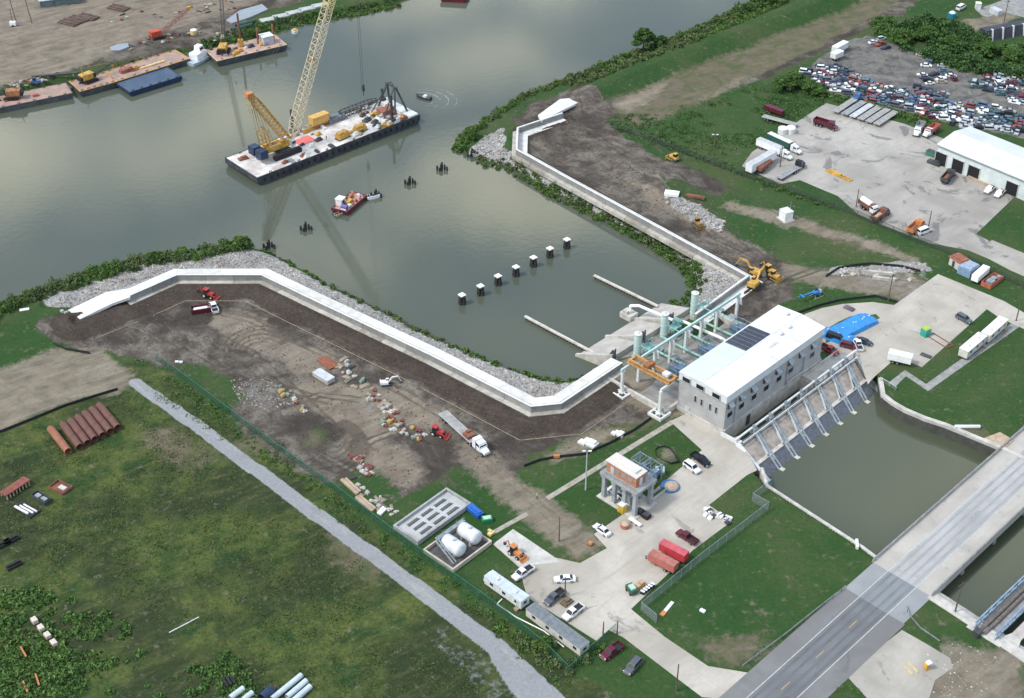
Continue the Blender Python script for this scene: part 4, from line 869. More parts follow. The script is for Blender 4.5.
def box_trailer(w,L_,H_,body,roof,t=None,name='box_trailer',label=None,x0=0,group=None,axles=2,cat='trailer',floor=1.15):
    """ends at x0+L_ in front"""
    t=t or thing(name,label,cat,group=group)
    a=MB(); a.box(x0+L_/2,0,floor,L_,w,H_); a.build('body',body,t)
    a=MB(); a.box(x0+L_/2,0,floor+H_,L_+.06,w+.06,.07)
    for k in range(int(L_/1.2)): a.box(x0+.6+k*1.2,0,floor+H_+.07,.06,w,.03)
    a.build('roof',roof,t)
    a=MB(); a.box(x0-.03,-w*.25,floor+.1,.06,w*.46,H_-.2); a.box(x0-.03,w*.25,floor+.1,.06,w*.46,H_-.2); a.build('rear_door',body,t)
    a=MB(); a.box(x0+L_/2,0,floor-.25,L_*.96,.9,.25); a.build('underframe',DARK,t)
    for s in (-.7,.7): a=MB(); a.box(x0+L_*.72,s,.0,.15,.15,floor-.2); a.build('landing_leg',DARK,t)
    wheels(t,[x0+1.5+k*1.25 for k in range(axles)],w/2,.5,.5); return t
def flat_trailer(L_,deckm,name='flatbed_trailer',label=None,group=None,t=None,x0=0):
    t=t or thing(name,label,'trailer',group=group)
    a=MB(); a.box(x0+L_/2,0,1.2,L_,2.5,.14); a.build('deck',deckm,t)
    for s in (-1,1):
        a=MB(); a.box(x0+L_/2,s*1.25,1.12,L_,.08,.26); a.build('side_rail',LGREY,t); a=MB(); a.box(x0+L_/2,s*.45,.75,L_*.96,.14,.45); a.build('beam',DARK,t)
    wheels(t,(x0+1.4,x0+2.65),1.22,.5,.5); 
    for s in (-.8,.8): a=MB(); a.box(x0+L_*.72,s,0,.15,.15,1.1); a.build('landing_leg',DARK,t)
    return t
def dump_truck(col,bed,name='dump_truck',label=None,L_=5.2,cat='truck',load=None):
    t=thing(name,label,cat)
    a=MB(); a.box(-1.2,0,.6,8.4,.9,.35); a.build('chassis',DARK,t)
    a=MB(); shell(a,[(1.9,1.0,.7,1.75),(2.9,.95,.7,1.65),(3.5,.8,.8,1.4)]); a.build('hood',col,t)
    a=MB(); a.box(1.1,0,.8,1.8,2.3,1.3); frustum(a,.2,2.0,1.15,2.1,.2,1.6,1.05,2.9); a.build('cab',col,t); panes(t,.2,2.0,1.15,2.1,.2,1.6,1.05,2.8)
    lamps(t,3.48,-5.3,1.05,.9)
    a=MB(); x0=-5.3
    a.box(x0+L_/2,0,1.25,L_,2.4,.12)
    for s in (-1,1):
        a.box(x0+L_/2,s*1.2,1.3,L_,.1,1.3)
        for k in range(6): a.box(x0+.3+k*L_/5.6,s*1.29,1.3,.14,.12,1.3)
    a.box(x0,0,1.3,.1,2.4,1.3); a.box(x0+L_,0,1.3,.12,2.4,1.7); a.box(x0+L_+.45,0,2.9,.9,2.4,.1); a.build('dump_bed',bed,t)
    if load: a=MB(); a.box(x0+L_/2,0,1.37,L_-.3,2.2,.75,tx=.6,ty=.4); a.build('load',load,t)
    wheels(t,(2.6,),1.15,.5,.3); wheels(t,(-2.3,-3.6,-4.6)[:2] if L_<6 else (-2.3,-3.6,-4.7),1.2,.5,.5); return t
def merge(t,tr,dx,dz=0):
    """couple a trailer's parts to a tractor as one rig"""
    for c in kids(tr):
        c.parent=t; c.location.x+=dx
    bpy.data.objects.remove(tr)
    return t
LD=(10,7.6)
def at_seg(t,rear,front,xr,xf,z=None,h=1.2,scale=False):
    """fit the thing so that its local x range [xr,xf] lies between two pixels (heights h)"""
    hh=h+(z or 0); a,b=P(*rear,hh),P(*front,hh); d=b-a; an=math.atan2(d.y,d.x); k=d.length/(xf-xr)
    k=max(.82,min(1.22,k)) if scale else 1; mid=(a+b)/2; m_=(xr+xf)/2*k
    gz=ground_z(mid.x,mid.y) if z is None else z
    t.location=(mid.x-math.cos(an)*m_,mid.y-math.sin(an)*m_,max(gz,0)+(.055 if z is None else 0)); t.rotation_euler=(0,0,an); t.scale=(k,k,k); return t
ALU=mat('aluminium_deck',(.36,.35,.33),.6,.12,.7,rgb2=(.24,.23,.215))
t=tractor(PW,True,label='white semi truck pulling a long grey flatbed with a red load across the dirt yard'); tr=flat_trailer(14.2,ALU); merge(t,tr,-16.4)
a=MB(); a.box(-4.6,0,1.35,2.4,2.2,.8); a.box(-5.2,.3,2.1,.8,1.2,.5); a.build('red_load',RUST,t)
at_seg(t,(442.5,412.5),(487.5,453.5),-16.4,3.4,scale=True)
t=tractor(PW,True,label='white semi truck with a long box trailer, the nearer of two in the truck yard'); tr=box_trailer(2.6,12,2.8,WHITE,LGREY); merge(t,tr,-14.2); at_seg(t,(763,144.5),(787,154.5),-14.2,3.4,h=1.6,scale=True)
t=tractor(PW,True,label='white semi truck with a dark-sided trailer, the farther of two in the truck yard'); tr=box_trailer(2.6,12,2.4,PGN,OFFW); merge(t,tr,-14.2); at_seg(t,(772,137.5),(798,149.5),-14.2,3.4,h=1.6,scale=True)
at_seg(box_trailer(2.6,14.5,2.8,WHITE,LGREY,label='long white box trailer standing at the corner of the truck yard by the fence'),(749,166.5),(774,152),0,14.5,h=3.2,scale=True)
at_seg(box_trailer(2.5,7.5,1.3,RUST,RUST,label='low open rusty trailer beside the long white box trailer',name='open_trailer'),(758,171),(769,162.5),0,7.5,scale=True)
at_seg(flat_trailer(14,GREY,label='dark lowbed trailer parked at the yard edge beside the dark tractor',name='lowbed_trailer'),(781,176.5),(797,167),0,14,scale=True)
at_seg(tractor(PK,False,label='dark tractor unit without a trailer in the truck yard'),(794,169),(801,164),-4.3,3.4)
at_seg(flat_trailer(15,ALU,label='grey flatbed trailer on the grass in front of the dark red trailer'),(763,115.5),(797,124.5),0,15,scale=True)
at_seg(box_trailer(2.5,9,1.7,MAROON,MAROON,label='dark red trailer on the grass behind a grey flatbed',name='open_trailer'),(766,107.5),(783,114),0,9,scale=True)
at_seg(dump_truck(MAROON,MAROON,label='dark red dump truck parked in the truck yard near the row of flatbeds',L_=6.6),(817,121),(835,126.5),-5.3,3.5,h=1.5)
for k,(x,y) in enumerate(((843,107),(852,109.5),(860,112),(868,114.5),(876,117),(884,119.5))):
    w_=['first from the left, with a blue tractor','second from the left','third from the left','third from the right','second from the right','last on the right'][k]
    tt=flat_trailer(15,[ALU,GREY,LGREY,ALU,ALU,ALU][k],label=f'parked flatbed trailer by the scrapyard hedge, {w_}',group='flatbed trailers parked side by side')
    if k==0: merge(tt,tractor(PB,False,label='x'),-3); 
    at_seg(tt,(x+12,y-8.5),(x-8,y+4.5),0,15,h=1.3,scale=True)
at_seg(dump_truck(PW,GREY,label='white truck with a grey bed beside the red truck near the warehouse',L_=5.2),(922,124),(916,134),-5.3,3.5,h=1.4)
at_seg(dump_truck(PW,SALMON,label='white-cabbed truck with a long dull red bed beside the warehouse',L_=6.4),(936,127),(926,134),-5.3,3.5,h=1.4)
t=dump_truck(PDB,DARK,label='dark truck with jumbled scrap on its bed in front of the warehouse doors',L_=5.2,load=RUST); at_seg(t,(944,181),(953,171),-5.3,3.5,h=1.4)
t=dump_truck(PW,RUST,label='white tank truck parked along the fence of the truck yard',name='tank_truck'); 
a=MB(); a.tube((-4.9,0,2.5),(-.2,0,2.5),1.05,n=14); a.build('tank',WHITE,t); at_seg(t,(867,205),(873,209),-5.3,3.5,h=1.6)
at_seg(dump_truck(PDB,RUST,label='dark blue dump truck with a rusty bed parked along the yard fence',load=SANDM),(876,218),(886,211),-5.3,3.5,h=1.4)
at_seg(dump_truck(ORNG,ORNG,label='orange truck with a load of orange beams parked along the yard fence',load=RUST),(911,231),(922,222),-5.3,3.5,h=1.4)
# white office trailers on the right and other trailers
def office(L_,W_,H_,body,roofm,label,name='office_trailer',door_side=-1,group=None,nwin=3,round_end=False,units=2):
    t=thing(name,label,'trailer',group=group)
    a=MB(); a.box(0,0,.8,L_,W_,H_)
    if round_end: frustum(a,-L_/2-.9,-L_/2,W_/2*.7,.9,-L_/2-.5,-L_/2,W_/2*.7,H_+.5)
    a.build('body',body,t)
    a=MB(); a.box(0,0,.8+H_,L_+.2,W_+.2,.12)
    for k in range(int(L_/2.2)): a.box(-L_/2+1+k*2.2,0,.92+H_,.08,W_,.04)
    a.build('roof',roofm,t)
    a=MB(); a.box(0,0,.3,L_*.98,W_*.9,.5); a.build('underframe',DARK,t)
    for s in (-1,1):
        for k in range(nwin):
            x=-L_/2+L_*(k+.6)/nwin; a=MB(); a.box(x,s*(W_/2+.01),1.9,1.2,.06,.9); g=a.build('window',GLASS,t); a=MB(); a.box(x,s*(W_/2+.03),1.82,1.35,.08,.08); a.build('sill',LGREY,g)
    a=MB(); a.box(L_/2-1.2 if nwin<4 else .3,door_side*(W_/2+.02),.9,.9,.07,2.0); d=a.build('door',LGREY,t); a=MB(); a.box(L_/2-1.2 if nwin<4 else .3,door_side*(W_/2+.5),.0,1.2,.9,.75); a.build('step',WOOD,d)
    for k in range(units): a=MB(); a.box(-L_/4+k*L_/2,0,.92+H_,.9,.9,.45); a.build('roof_unit',OFFW,t)
    a=MB(); a.box(L_/2+.02,0,1.9,.06,1.2,.8); a.build('end_window',GLASS,t)
    wheels(t,(-.6,.5),W_/2-.1,.36,.25,rim=False); return t
at_seg(office(12,3.0,2.7,mat('cream_siding',(.62,.60,.52),.6,.06,.6),WHITE,'white office trailer on the grass, the one nearer the road out'),(986,333),(1004,317),-6,6,h=3.4,scale=True)
at_seg(office(12,3.0,2.7,MATS['cream_siding'],WHITE,'white office trailer on the grass, the one nearer the canal'),(964,349),(983,333),-6,6,h=3.4,scale=True).name
t=box_trailer(2.4,6.2,2.0,WHITE,WHITE,label='small white box trailer at the grass edge behind the intake end'); at_seg(t,(893,353.5),(908,357),0,6.2,h=2.6,z=.05)
at_seg(office(13.6,3.2,2.7,OFFW,mat('pale_blue_roof',(.50,.56,.60),.5,.08,.5),'white round-ended office trailer on the lawn by the grey pickup',round_end=True,nwin=3),(492.5,574.5),(521,594.5),-6.8,6.8,h=3.4,scale=True)
at_seg(office(19.5,3.4,2.6,mat('beige_siding',(.55,.53,.46),.65,.06,.6),mat('slate_roof',(.17,.19,.21),.8,.12,.8),'long beige office trailer with a slate grey roof beside the fence',name='trailer_office',nwin=4,units=0),(531,604),(584.5,643.5),-9.75,9.75,h=3.4,scale=True)
for (ra,fr,m_,lab) in (((687,549.5),(656,541.5-3),None,''),):
    pass
t=box_trailer(2.5,8.2,2.5,mat('bright_red_trailer',(.50,.045,.06),.45,.12,.6),mat('pink_red_roof',(.52,.10,.12),.6,.12,.6),label='bright red box trailer beside the dull red one on the concrete'); at_seg(t,(685,553),(663,542),0,8.2,h=3.0,scale=True)
t=box_trailer(2.5,8.2,2.4,SALMON,mat('salmon_roof',(.40,.15,.12),.7,.12,.6),label='dull salmon-red box trailer with a hitch, left of the bright red one'); at_seg(t,(674,563),(653,552.5),0,8.2,h=3.0,scale=True)
a=MB(); a.path([(8.2,.8,1.0),(9.8,0,1.0)],.1); a.path([(8.2,-.8,1.0),(9.8,0,1.0)],.1); a.box(9.5,0,0,.2,.2,1.1); a.build('hitch',DARK,t)
at_seg(box_trailer(2.6,9,2.3,WHITE,WHITE,label='white covered trailer standing between the blue tank and the scrap pile'),(976,276.5),(985.5,268),0,9,h=2.4,scale=True)
# ---------------------------------------------------------------- construction machines
def tracks(t,L_,hw,w,h):
    for s in (-1,1):
        a=MB(); n=8; pr=[]
        for i in range(n): 
            q=math.pi/2+math.pi*i/(n-1); pr.append((-L_/2+h/2+h/2*math.cos(q),h/2+h/2*math.sin(q)))
        for i in range(n):
            q=-math.pi/2+math.pi*i/(n-1); pr.append((L_/2-h/2+h/2*math.cos(q),h/2+h/2*math.sin(q)))
        a.side(pr,s*hw-w/2,s*hw+w/2); a.build('track',DARK,t)
def excavator(col,label,fold=0,k=1.0,name='excavator'):
    t=thing(name,label,'excavator'); tracks(t,4.2,1.1,.6,.95)
    a=MB(); a.tube((0,0,.7),(0,0,1.1),.8,n=12); a.build('turntable',DARK,t)
    a=MB(); a.box(-.7,0,1.1,3.4,2.5,1.0,tx=.95,ty=.94); a.box(-2.2,0,1.1,.7,2.5,1.3,tx=.8); a.build('body',col,t)
    a=MB(); frustum(a,.0,1.5,.45,1.3,.1,1.25,.42,2.8); M=a.v[:]; a.v=[(x,y+.75,z) for x,y,z in M]; a.build('cab',GLASS,t)
    a=MB(); a.box(.7,.75,2.8,1.2,.9,.08); a.build('cab_roof',col,t)
    a=MB(); p=[(1.0,-.1,1.5),(2.8,-.1,3.9),(5.2,-.1,4.1)]
    for u,v,r0,r1 in ((p[0],p[1],.33,.38),(p[1],p[2],.38,.24)): a.tube(u,v,r0,r1,n=4)
    b=a.build('boom',col,t)
    a=MB(); e=(6.5,-.1,1.4); a.tube((5.0,-.1,4.4),e,.28,.17,n=4); a.build('arm',col,t)
    a=MB(); a.side([(6.3,1.5),(6.9,1.3),(6.7,.4),(6.0,.1),(5.6,.5)],-.65,.45); a.build('bucket',DARK,t)
    t.scale=(k,k,k); return t
def dozer(col,label,name='bulldozer'):
    t=thing(name,label,'bulldozer'); tracks(t,3.4,.95,.5,.95)
    a=MB(); a.box(.5,0,.6,2.2,1.2,1.1); a.box(-1.0,0,.7,1.1,1.5,.9); a.build('body',col,t)
    a=MB(); a.box(-.5,0,1.6,1.1,1.2,1.1,tx=.9); a.build('cab',GLASS,t); a=MB(); a.box(-.5,0,2.7,1.3,1.4,.1); a.build('cab_roof',col,t)
    a=MB(); a.side([(2.2,.1),(2.35,.1),(2.25,.65),(2.4,1.25),(2.25,1.25),(2.05,.65)],-1.7,1.7); a.build('blade',col,t)
    for s in (-1,1): a=MB(); a.tube((-.5,s*1.3,.6),(2.1,s*1.3,.5),.12,n=5); a.build('push_arm',col,t)
    return t
def loader(col,label,name='backhoe_loader',cat='backhoe',back=True):
    t=thing(name,label,cat)
    a=MB(); a.box(.9,0,.75,2.0,.95,.85,tx=.95); a.box(-.4,0,.6,1.6,1.1,.6); a.build('body',col,t)
    a=MB(); frustum(a,-1.1,.3,.7,1.2,-.95,.1,.6,2.5); a.build('cab',GLASS,t); a=MB(); a.box(-.42,0,2.5,1.5,1.5,.12); a.build('cab_roof',col,t)
    a=MB()
    for s in (-.6,.6): a.tube((.2,s,1.5),(2.7,s,.6),.11,n=5)
    a.build('loader_arm',col,t); a=MB(); a.side([(2.5,.15),(3.4,.1),(2.8,.45),(2.75,1.0),(2.5,.9)],-1.1,1.1); a.build('bucket',col,t)
    if back:
        a=MB(); a.tube((-1.3,0,1.0),(-2.2,0,2.9),.17,n=5); a.tube((-2.2,0,2.9),(-3.4,.2,1.5),.14,n=5); a.build('backhoe_arm',col,t); a=MB(); a.side([(-3.2,1.5),(-3.7,1.4),(-3.6,.7),(-3.1,.8)],-.1,.5); a.build('backhoe_bucket',DARK,t)
    for x,r_ in ((-.7,.68),(1.5,.48)):
        for s in (-1,1): a=MB(); a.tube((x,s*1.1,r_),(x,s*.72,r_),r_,n=14); o=a.build('wheel',BLACK,t); a=MB(); a.tube((x,s*1.12,r_),(x,s*1.0,r_),r_*.5,n=8); a.build('rim',OFFW,o)
    return t
ctr((515,551.5),(8,5.5),loader(ORNG,'orange backhoe loader parked on the concrete pad behind the round-ended trailer'),h=1)
ctr((625+129,287.5),(6,-6),excavator(YEL,'yellow excavator working with its arm raised at the end of the right floodwall'),h=1)
ctr((754,272),(-8,-3),excavator(YEL,'yellow excavator with its arm to the left beside the two loaders',k=.95),h=1)
ctr((769,270),(8,4),loader(YEL,'yellow loader parked behind the two excavators',name='wheel_loader',cat='loader'),h=1)
ctr((774,276.5),(7,3.5),dozer(YEL,'yellow bulldozer at the end of the group of machines by the floodwall'),h=1)
ctr((674,158),(-8,-4),dozer(YEL,'small yellow bulldozer on the dirt beside the dark mound'),h=1)
ctr((698,223.5),(6,6),dozer(mat('dull_yellow',(.32,.19,.06),.6,.15,.8),'brown-yellow bulldozer half hidden by the rocks beside the right floodwall'),h=1)
ctr((386,383),(9,-1),excavator(PW,'small white excavator with its arm to the right in the dirt yard',k=.62,name='mini_excavator'),h=.8)
ctr((437,432.5),(8,2.5),loader(RED,'red skid loader between the litter of parts and the long flatbed',name='tractor',cat='tractor',back=False),h=.8)
ctr((208,295.5),(9,2),loader(RED,'red tractor parked behind the red skip at the top of the dirt yard',name='tractor',cat='tractor'),h=.8)
t=thing('open_skip','dark red open skip full of pale rubble in the dirt yard','skip'); a=MB()
for s in (-1,1): a.box(0,s*1.2,.3,5.4,.12,1.3)
a.box(-2.7,0,.3,.12,2.5,1.3); a.box(2.7,0,.3,.12,2.5,1.3); a.box(0,0,.2,5.4,2.4,.15); a.build('bin',MAROON,t); a=MB(); a.box(0,0,.4,5.1,2.2,.8,tx=.7,ty=.6); a.build('rubble',WHITEC,t); ctr((201,309),(10,-1.6),t,h=.8)
t=car('pickup_truck','small white pickup standing at the end of the red skip','pickup','pickup',PW); ctr((214,307.5),(-3,-8),t)
# ---------------------------------------------------------------- helicopter
t=thing('helicopter','blue and white helicopter standing on the grass behind the pump station','helicopter')
HB=paint('helicopter_blue',(.03,.22,.55)); rows=[]
for x,ry,rz,zc in ((-1.6,.18,.25,1.75),(-1.2,.55,.6,1.6),(-.3,.80,.85,1.5),(.8,.82,.85,1.45),(1.6,.65,.65,1.35),(2.2,.3,.3,1.25),(2.35,.08,.08,1.2)):
    rows.append([(x,ry*math.cos(2*math.pi*i/12),zc+rz*math.sin(2*math.pi*i/12)) for i in range(12)])
a=MB(); a.loft(rows); a.build('fuselage',HB,t,smooth=True)
a=MB(); a.loft([[(x,y*1.03,z+.05) for x,y,z in r_] for r_ in rows[3:6]]); a.build('canopy',mat('pale_canopy',(.55,.62,.66),.15,.05,1),t,smooth=True)
a=MB(); a.tube((-1.3,0,1.85),(-6.4,0,2.15),.28,.10,n=10); a.build('tail_boom',HB,t)
a=MB(); a.side([(-6.7,3.0),(-6.3,3.0),(-5.8,2.2),(-6.0,1.9),(-6.4,1.5),(-6.6,1.5),(-6.3,2.1)],-.04,.04); a.box(-5.4,0,2.1,.5,1.8,.05); a.build('tail_fin',HB,t)
a=MB(); 
for q in (0,math.pi): a.box(-6.4+.45*math.cos(q),.15,2.15,.9,.03,.1)
a.build('tail_rotor',LGREY,t)
a=MB(); a.box(-.1,0,2.3,1.3,.7,.35,tx=.7,ty=.6); a.tube((-.1,0,2.6),(-.1,0,3.05),.1,n=8); a.build('rotor_mast',DARK,t)
for q in (.5,2.6,4.7): a=MB(); a.M=Matrix.Translation((-.1,0,3.0))@Matrix.Rotation(q,4,'Z'); a.box(2.1,0,0,4.2,.22,.04); a.build('rotor_blade',DARK,t)
for s in (-1,1): a=MB(); a.path([(-1.5,s*1.05,.08),(1.9,s*1.05,.08),(2.2,s*1.05,.25)],.06); a.path([(-.8,s*.5,.9),(-.8,s*1.05,.1)],.05); a.path([(1,s*.5,.9),(1,s*1.05,.1)],.05); a.build('skid',LGREY,t)
ctr((816,292.5),(9,-3.5),t,h=1.4)
# ---------------------------------------------------------------- barges
def barge(name,label,a,b,c,zt,deckm,hullm,cat='barge',rim=None):
    """a,b = the near edge's ends on the deck, c = the deck corner behind b; rectangular hull"""
    A,B,C=P(*a,zt),P(*b,zt),P(*c,zt); d=B-A; an=math.atan2(d.y,d.x); L_=d.length; n=Vector((-math.sin(an),math.cos(an),0)); W_=abs((C-B).dot(n))
    r=thing(name,label,cat,(A.x,A.y,ZW),an); H_=zt-ZW
    m=MB(); prof=[(0,H_),(0,H_*.45),(1.4,-.6),(L_-1.4,-.6),(L_,H_*.45),(L_,H_)]; m.side(prof,0,W_); m.build('hull',hullm,r)
    m=MB(); m.box(L_/2,W_/2,H_+.01,L_-.1,W_-.1,.05); m.build('deck',deckm,r)
    m=MB()
    rm=rim or hullm
    for q in ((L_/2,.12,L_,.24),(L_/2,W_-.12,L_,.24)): m.box(q[0],q[1],H_+.02,q[2],q[3],.2)
    for x in (.12,L_-.12): m.box(x,W_/2,H_+.025,.24,W_-.5,.2)
    m.build('rub_rail',rm,r)
    for k in range(6):
        for y in (.7,W_-.7): m=MB(); x=L_*(k+.5)/6; m.tube((x-.3,y,H_+.06),(x-.3,y,H_+.6),.16,n=6); m.tube((x+.3,y,H_+.06),(x+.3,y,H_+.6),.16,n=6); m.build('bollard',DARK,r)
    r['L']=L_; r['W']=W_; r['H']=H_; return r
def onb(b,x,y): 
    c,s=math.cos(b.rotation_euler.z),math.sin(b.rotation_euler.z); return Vector((b.location.x+x*c-y*s,b.location.y+x*s+y*c,ZW+b['H']+.07))
def bthing(b,name,label,cat,x,y,rz=0,group=None): return thing(name,label,cat,onb(b,x,y),b.rotation_euler.z+rz,group)
BG=barge('crane_barge','long black-hulled barge with a pale cluttered deck carrying a huge yellow crane',(257,178.5),(420,115),(388,97),.5,DECKW,BARGEB)
L_,W_,H_=BG['L'],BG['W'],BG['H']; print('BARGE',L_,W_,H_)
m=MB(); m.box(L_-2.4,W_/2,H_+.06,4.0,W_-1,.5); m.build('bow_plate',OFFW,BG)
for k in range(26):
    x=3+k*(L_-6)/25; m=MB(); m.tube((x,-.16,H_-.7),(x,-.16,H_-1.9),.42,n=6); m.build('tyre_fender',BLACK,BG)
# the crane: its own frame, x forwards along the deck
def lin(m,a,b,r=.05): m.tube(a,b,r,n=3,cap=False)
CX,CY=16.5,W_*.52
t=bthing(BG,'crawler_crane','huge yellow lattice-boom crawler crane with black tracks standing on the long barge','crane',CX,CY)
def trackpair(t,L2,hw,w,h):
    for s in (-1,1):
        m=MB(); m.side([(-L2/2+.3,0),(L2/2-.3,0),(L2/2,h*.5),(L2/2-.3,h),(-L2/2+.3,h),(-L2/2,h*.5)],s*hw-w/2,s*hw+w/2)
        for k in range(14): m.box(-L2/2+.7+k*(L2-1.4)/13,s*hw,h,.2,w+.2,.08)
        m.build('track',BLACK,t)
trackpair(t,11,3.9,1.5,1.7)
m=MB(); m.box(0,0,.9,5,6.4,.7); m.tube((0,0,1.5),(0,0,2.1),2.0,n=16); m.build('carbody',DARK,t)
m=MB(); m.box(-2.5,0,2.1,13,3.2,.7); m.box(-3,1.5,2.8,6.2,1.1,1.3); m.box(-3.6,-1.5,2.8,5.2,1.1,1.4); m.box(.8,0,2.8,2.0,1.6,1.5); m.box(-1.2,0,2.8,1.2,1.8,1.1); m.build('machinery_deck',YEL,t)
m=MB(); m.tube((-1.6,-.9,3.6),(-1.6,.9,3.6),.65,n=12); m.tube((-3.6,-.9,3.7),(-3.6,.9,3.7),.7,n=12); m.build('winch',mat('rope_drum',(.20,.17,.13),.7,.2,2),t)
for s in (-1,1): m=MB(); m.box(-8.9,s*2.1,1.8,3.0,3.4,2.7,tx=.98); m.box(-8.9,s*2.1,4.5,2.8,3.2,.12); m.build('counterweight',NAVY,t)
m=MB(); m.box(3.4,-2.3,2.2,1.8,1.3,2.1,tx=.85); cb=m.build('cab',OFFW,t); m=MB(); m.box(4.3,-2.3,3.0,.08,1.1,1.0); m.box(3.5,-2.97,3.0,1.3,.08,.9); m.build('cab_window',GLASS,cb)
BF=Vector((4.2,0,2.9)); BT=Vector((35.0,-.6,70.5)); MTip=Vector((-9.5,0,24.0))
m=MB(); m.lattice(BF,BF+(BT-BF)*.62,1.0,2.6,22,.17,wm=2.8); m.build('boom',mat('boom_cream',(.58,.50,.34),.6,.12,.8),t)
m=MB(); m.lattice(BF+(BT-BF)*.62,BT,2.6,1.0,16,.17,wm=2.7); m.build('boom',CREAM,t)
m=MB(); m.box(BT.x,BT.y,BT.z-.5,1.6,1.4,1.6); m.box((BF+(BT-BF)*.38).x-.3,0,(BF+(BT-BF)*.38).z,1.2,1.3,1.2); m.build('boom_head',ORNG,t)
m=MB(); m.lattice(BF+Vector((-1,0,.2)),MTip,2.2,1.6,14,.22,wm=2.4); m.build('mast',mat('mast_ochre',(.62,.36,.10),.6,.15,.8),t)
m=MB(); m.box(MTip.x-.3,0,MTip.z-.6,2.4,1.9,1.5); m.build('mast_head',ORNG,t)
for s in (-1,1):
    m=MB(); lin(m,MTip+Vector((0,s*.7,0)),BT+Vector((0,s*.5,0)),.035); m.build('pendant',DARK,t)
    m=MB()
    for k in range(4): lin(m,MTip+Vector((.3*k,s*.5,-.4)),(-7.4+k*1.5,s*1.4,4.2),.11)
    m.build('gantry_rope',mat('ochre_rope',(.45,.30,.12),.7,.15,1),t)
m=MB(); m.lattice((-5.6,0,3.2),(-6.6,0,11.5),2.6,.8,5,.12,wm=2.6); m.build('gantry',YEL,t)
m=MB(); m.lattice(MTip+Vector((-.8,0,-.8)),MTip+Vector((-.6,0,-6.4)),.9,.5,3,.08,wm=.9); m.build('hanging_block',CREAM,t)
m=MB()
for s in (-.5,.5): lin(m,BT+Vector((.5,s,0)),(BT.x+.6,s,13.5),.06)
m.build('hoist_rope',DARK,t)
m=MB(); m.box(BT.x+.6,-.2,11.2,.9,.9,2.4,tx=.6); m.tube((BT.x+.6,-.2,11.2),(BT.x+.6,-.2,9.4),.16,n=6); m.build('hook_block',DARK,t)
# things on the deck
t=bthing(BG,'timber_mat','flat coral red mat lying on the barge deck in front of the crane','mat',27.0,W_*.60); m=MB(); m.box(0,0,0,6.6,4.6,.14); m.build('mat',mat('coral_mat',(.66,.16,.15),.75,.08,.5),t)
t=bthing(BG,'container_box','yellow-orange box container standing on the far edge of the barge deck','container',37.5,W_*.88); m=MB(); m.box(0,0,1.5,7.0,2.9,2.9)
for k in range(12): m.box(-3.2+k*.58,-1.47,1.7,.16,.06,2.5)
m.build('box',mat('container_ochre',(.62,.38,.10),.55,.1,.5),t); m=MB(); m.box(0,0,0,6.6,2.6,1.5); m.build('base',mat('brown_steel',(.2,.1,.05)),t)
t=bthing(BG,'generator_set','low grey machine block beside the yellow-orange container on the barge','generator',44,W_*.86); m=MB(); m.box(0,0,.3,7,3.0,1.6); m.box(-1,0,1.9,3,2,.5); m.build('housing',mat('blue_grey_steel',(.16,.18,.20),.6,.2,.8),t); m=MB(); m.tube((2,0,1.9),(2,0,3.2),.2,n=8); m.build('exhaust',DARK,t)
for (x,y,w_) in ((33,W_*.88,'behind the coral red mat'),(30.5,W_*.86,'nearest the boom foot')):
    t=bthing(BG,'deck_winch','small yellow winch on the far deck edge '+w_,'winch',x,y); m=MB(); m.tube((0,-.9,1),(0,.9,1),.8,n=12); m.build('drum',GREY,t)
    m=MB(); m.box(0,-1,0,1.9,.3,1.6); m.box(0,1,0,1.9,.3,1.6); m.box(1.6,0,0,1.2,1.6,1.1); m.build('frame',YEL,t)
for (x,w_) in ((38.0,'the nearer the crane of two'),(45.5,'the farther from the crane of two')):
    t=bthing(BG,'hydraulic_unit','yellow machine on the near barge edge, '+w_,'machine',x,W_*.22,.1); m=MB(); m.box(0,0,.3,4.6,2.4,1.2); m.box(-1,.1,1.5,2.0,1.8,.9); m.tube((1.2,-1.0,1.9),(1.2,1.0,1.9),.85,n=12); m.build('body',YEL,t); m=MB(); m.box(0,0,0,5,2.7,.3); m.build('skid',DARK,t)
for x,y,h,w_ in ((27.5,W_*.97,9,'on the far edge beside the boom foot'),(58,W_*.10,10.5,'on the near edge behind the bow frame'),(66,W_*.92,5,'on the far edge short of the bow')):
    t=bthing(BG,'spud_pile','thick black upright spud pile '+w_,'pile',x,y); m=MB(); m.tube((0,0,-4),(0,0,h),.5,n=10); m.build('pile',BARGEB,t); m=MB(); m.box(0,0,0,1.9,1.9,1.6); m.build('collar',DARK,t)
t=bthing(BG,'spare_boom','dark lattice boom section lying along the far edge of the barge','boom section',54,W_*.86); m=MB(); m.lattice((-8,0,1.7),(9,0,1.7),1.6,1.2,10,.16,wm=2.2); m.build('boom',DARK,t); m=MB(); m.box(-6,0,0,1,2.6,.6); m.box(6,0,0,1,2.6,.6); m.build('cradle',WOOD,t)
t=bthing(BG,'bow_frame','tall black steel A-frame standing over the bow end of the barge','frame',L_-7.5,W_*.5); m=MB()
for s in (-1,1):
    m.tube((0,s*5,0),(2.4,s*2.2,9.5),.38,n=6); m.tube((5.5,s*5.2,0),(2.8,s*2.4,9.5),.38,n=6); m.tube((-4,s*3.6,0),(2.2,s*1.8,9.2),.25,n=6)
m.tube((2.6,-3.2,9.6),(2.6,3.2,9.6),.4,n=6); m.tube((2.6,-2.2,9.6),(2.6,0,10.9),.2,n=5); m.tube((2.6,2.2,9.6),(2.6,0,10.9),.2,n=5); m.build('frame',BARGEB,t)
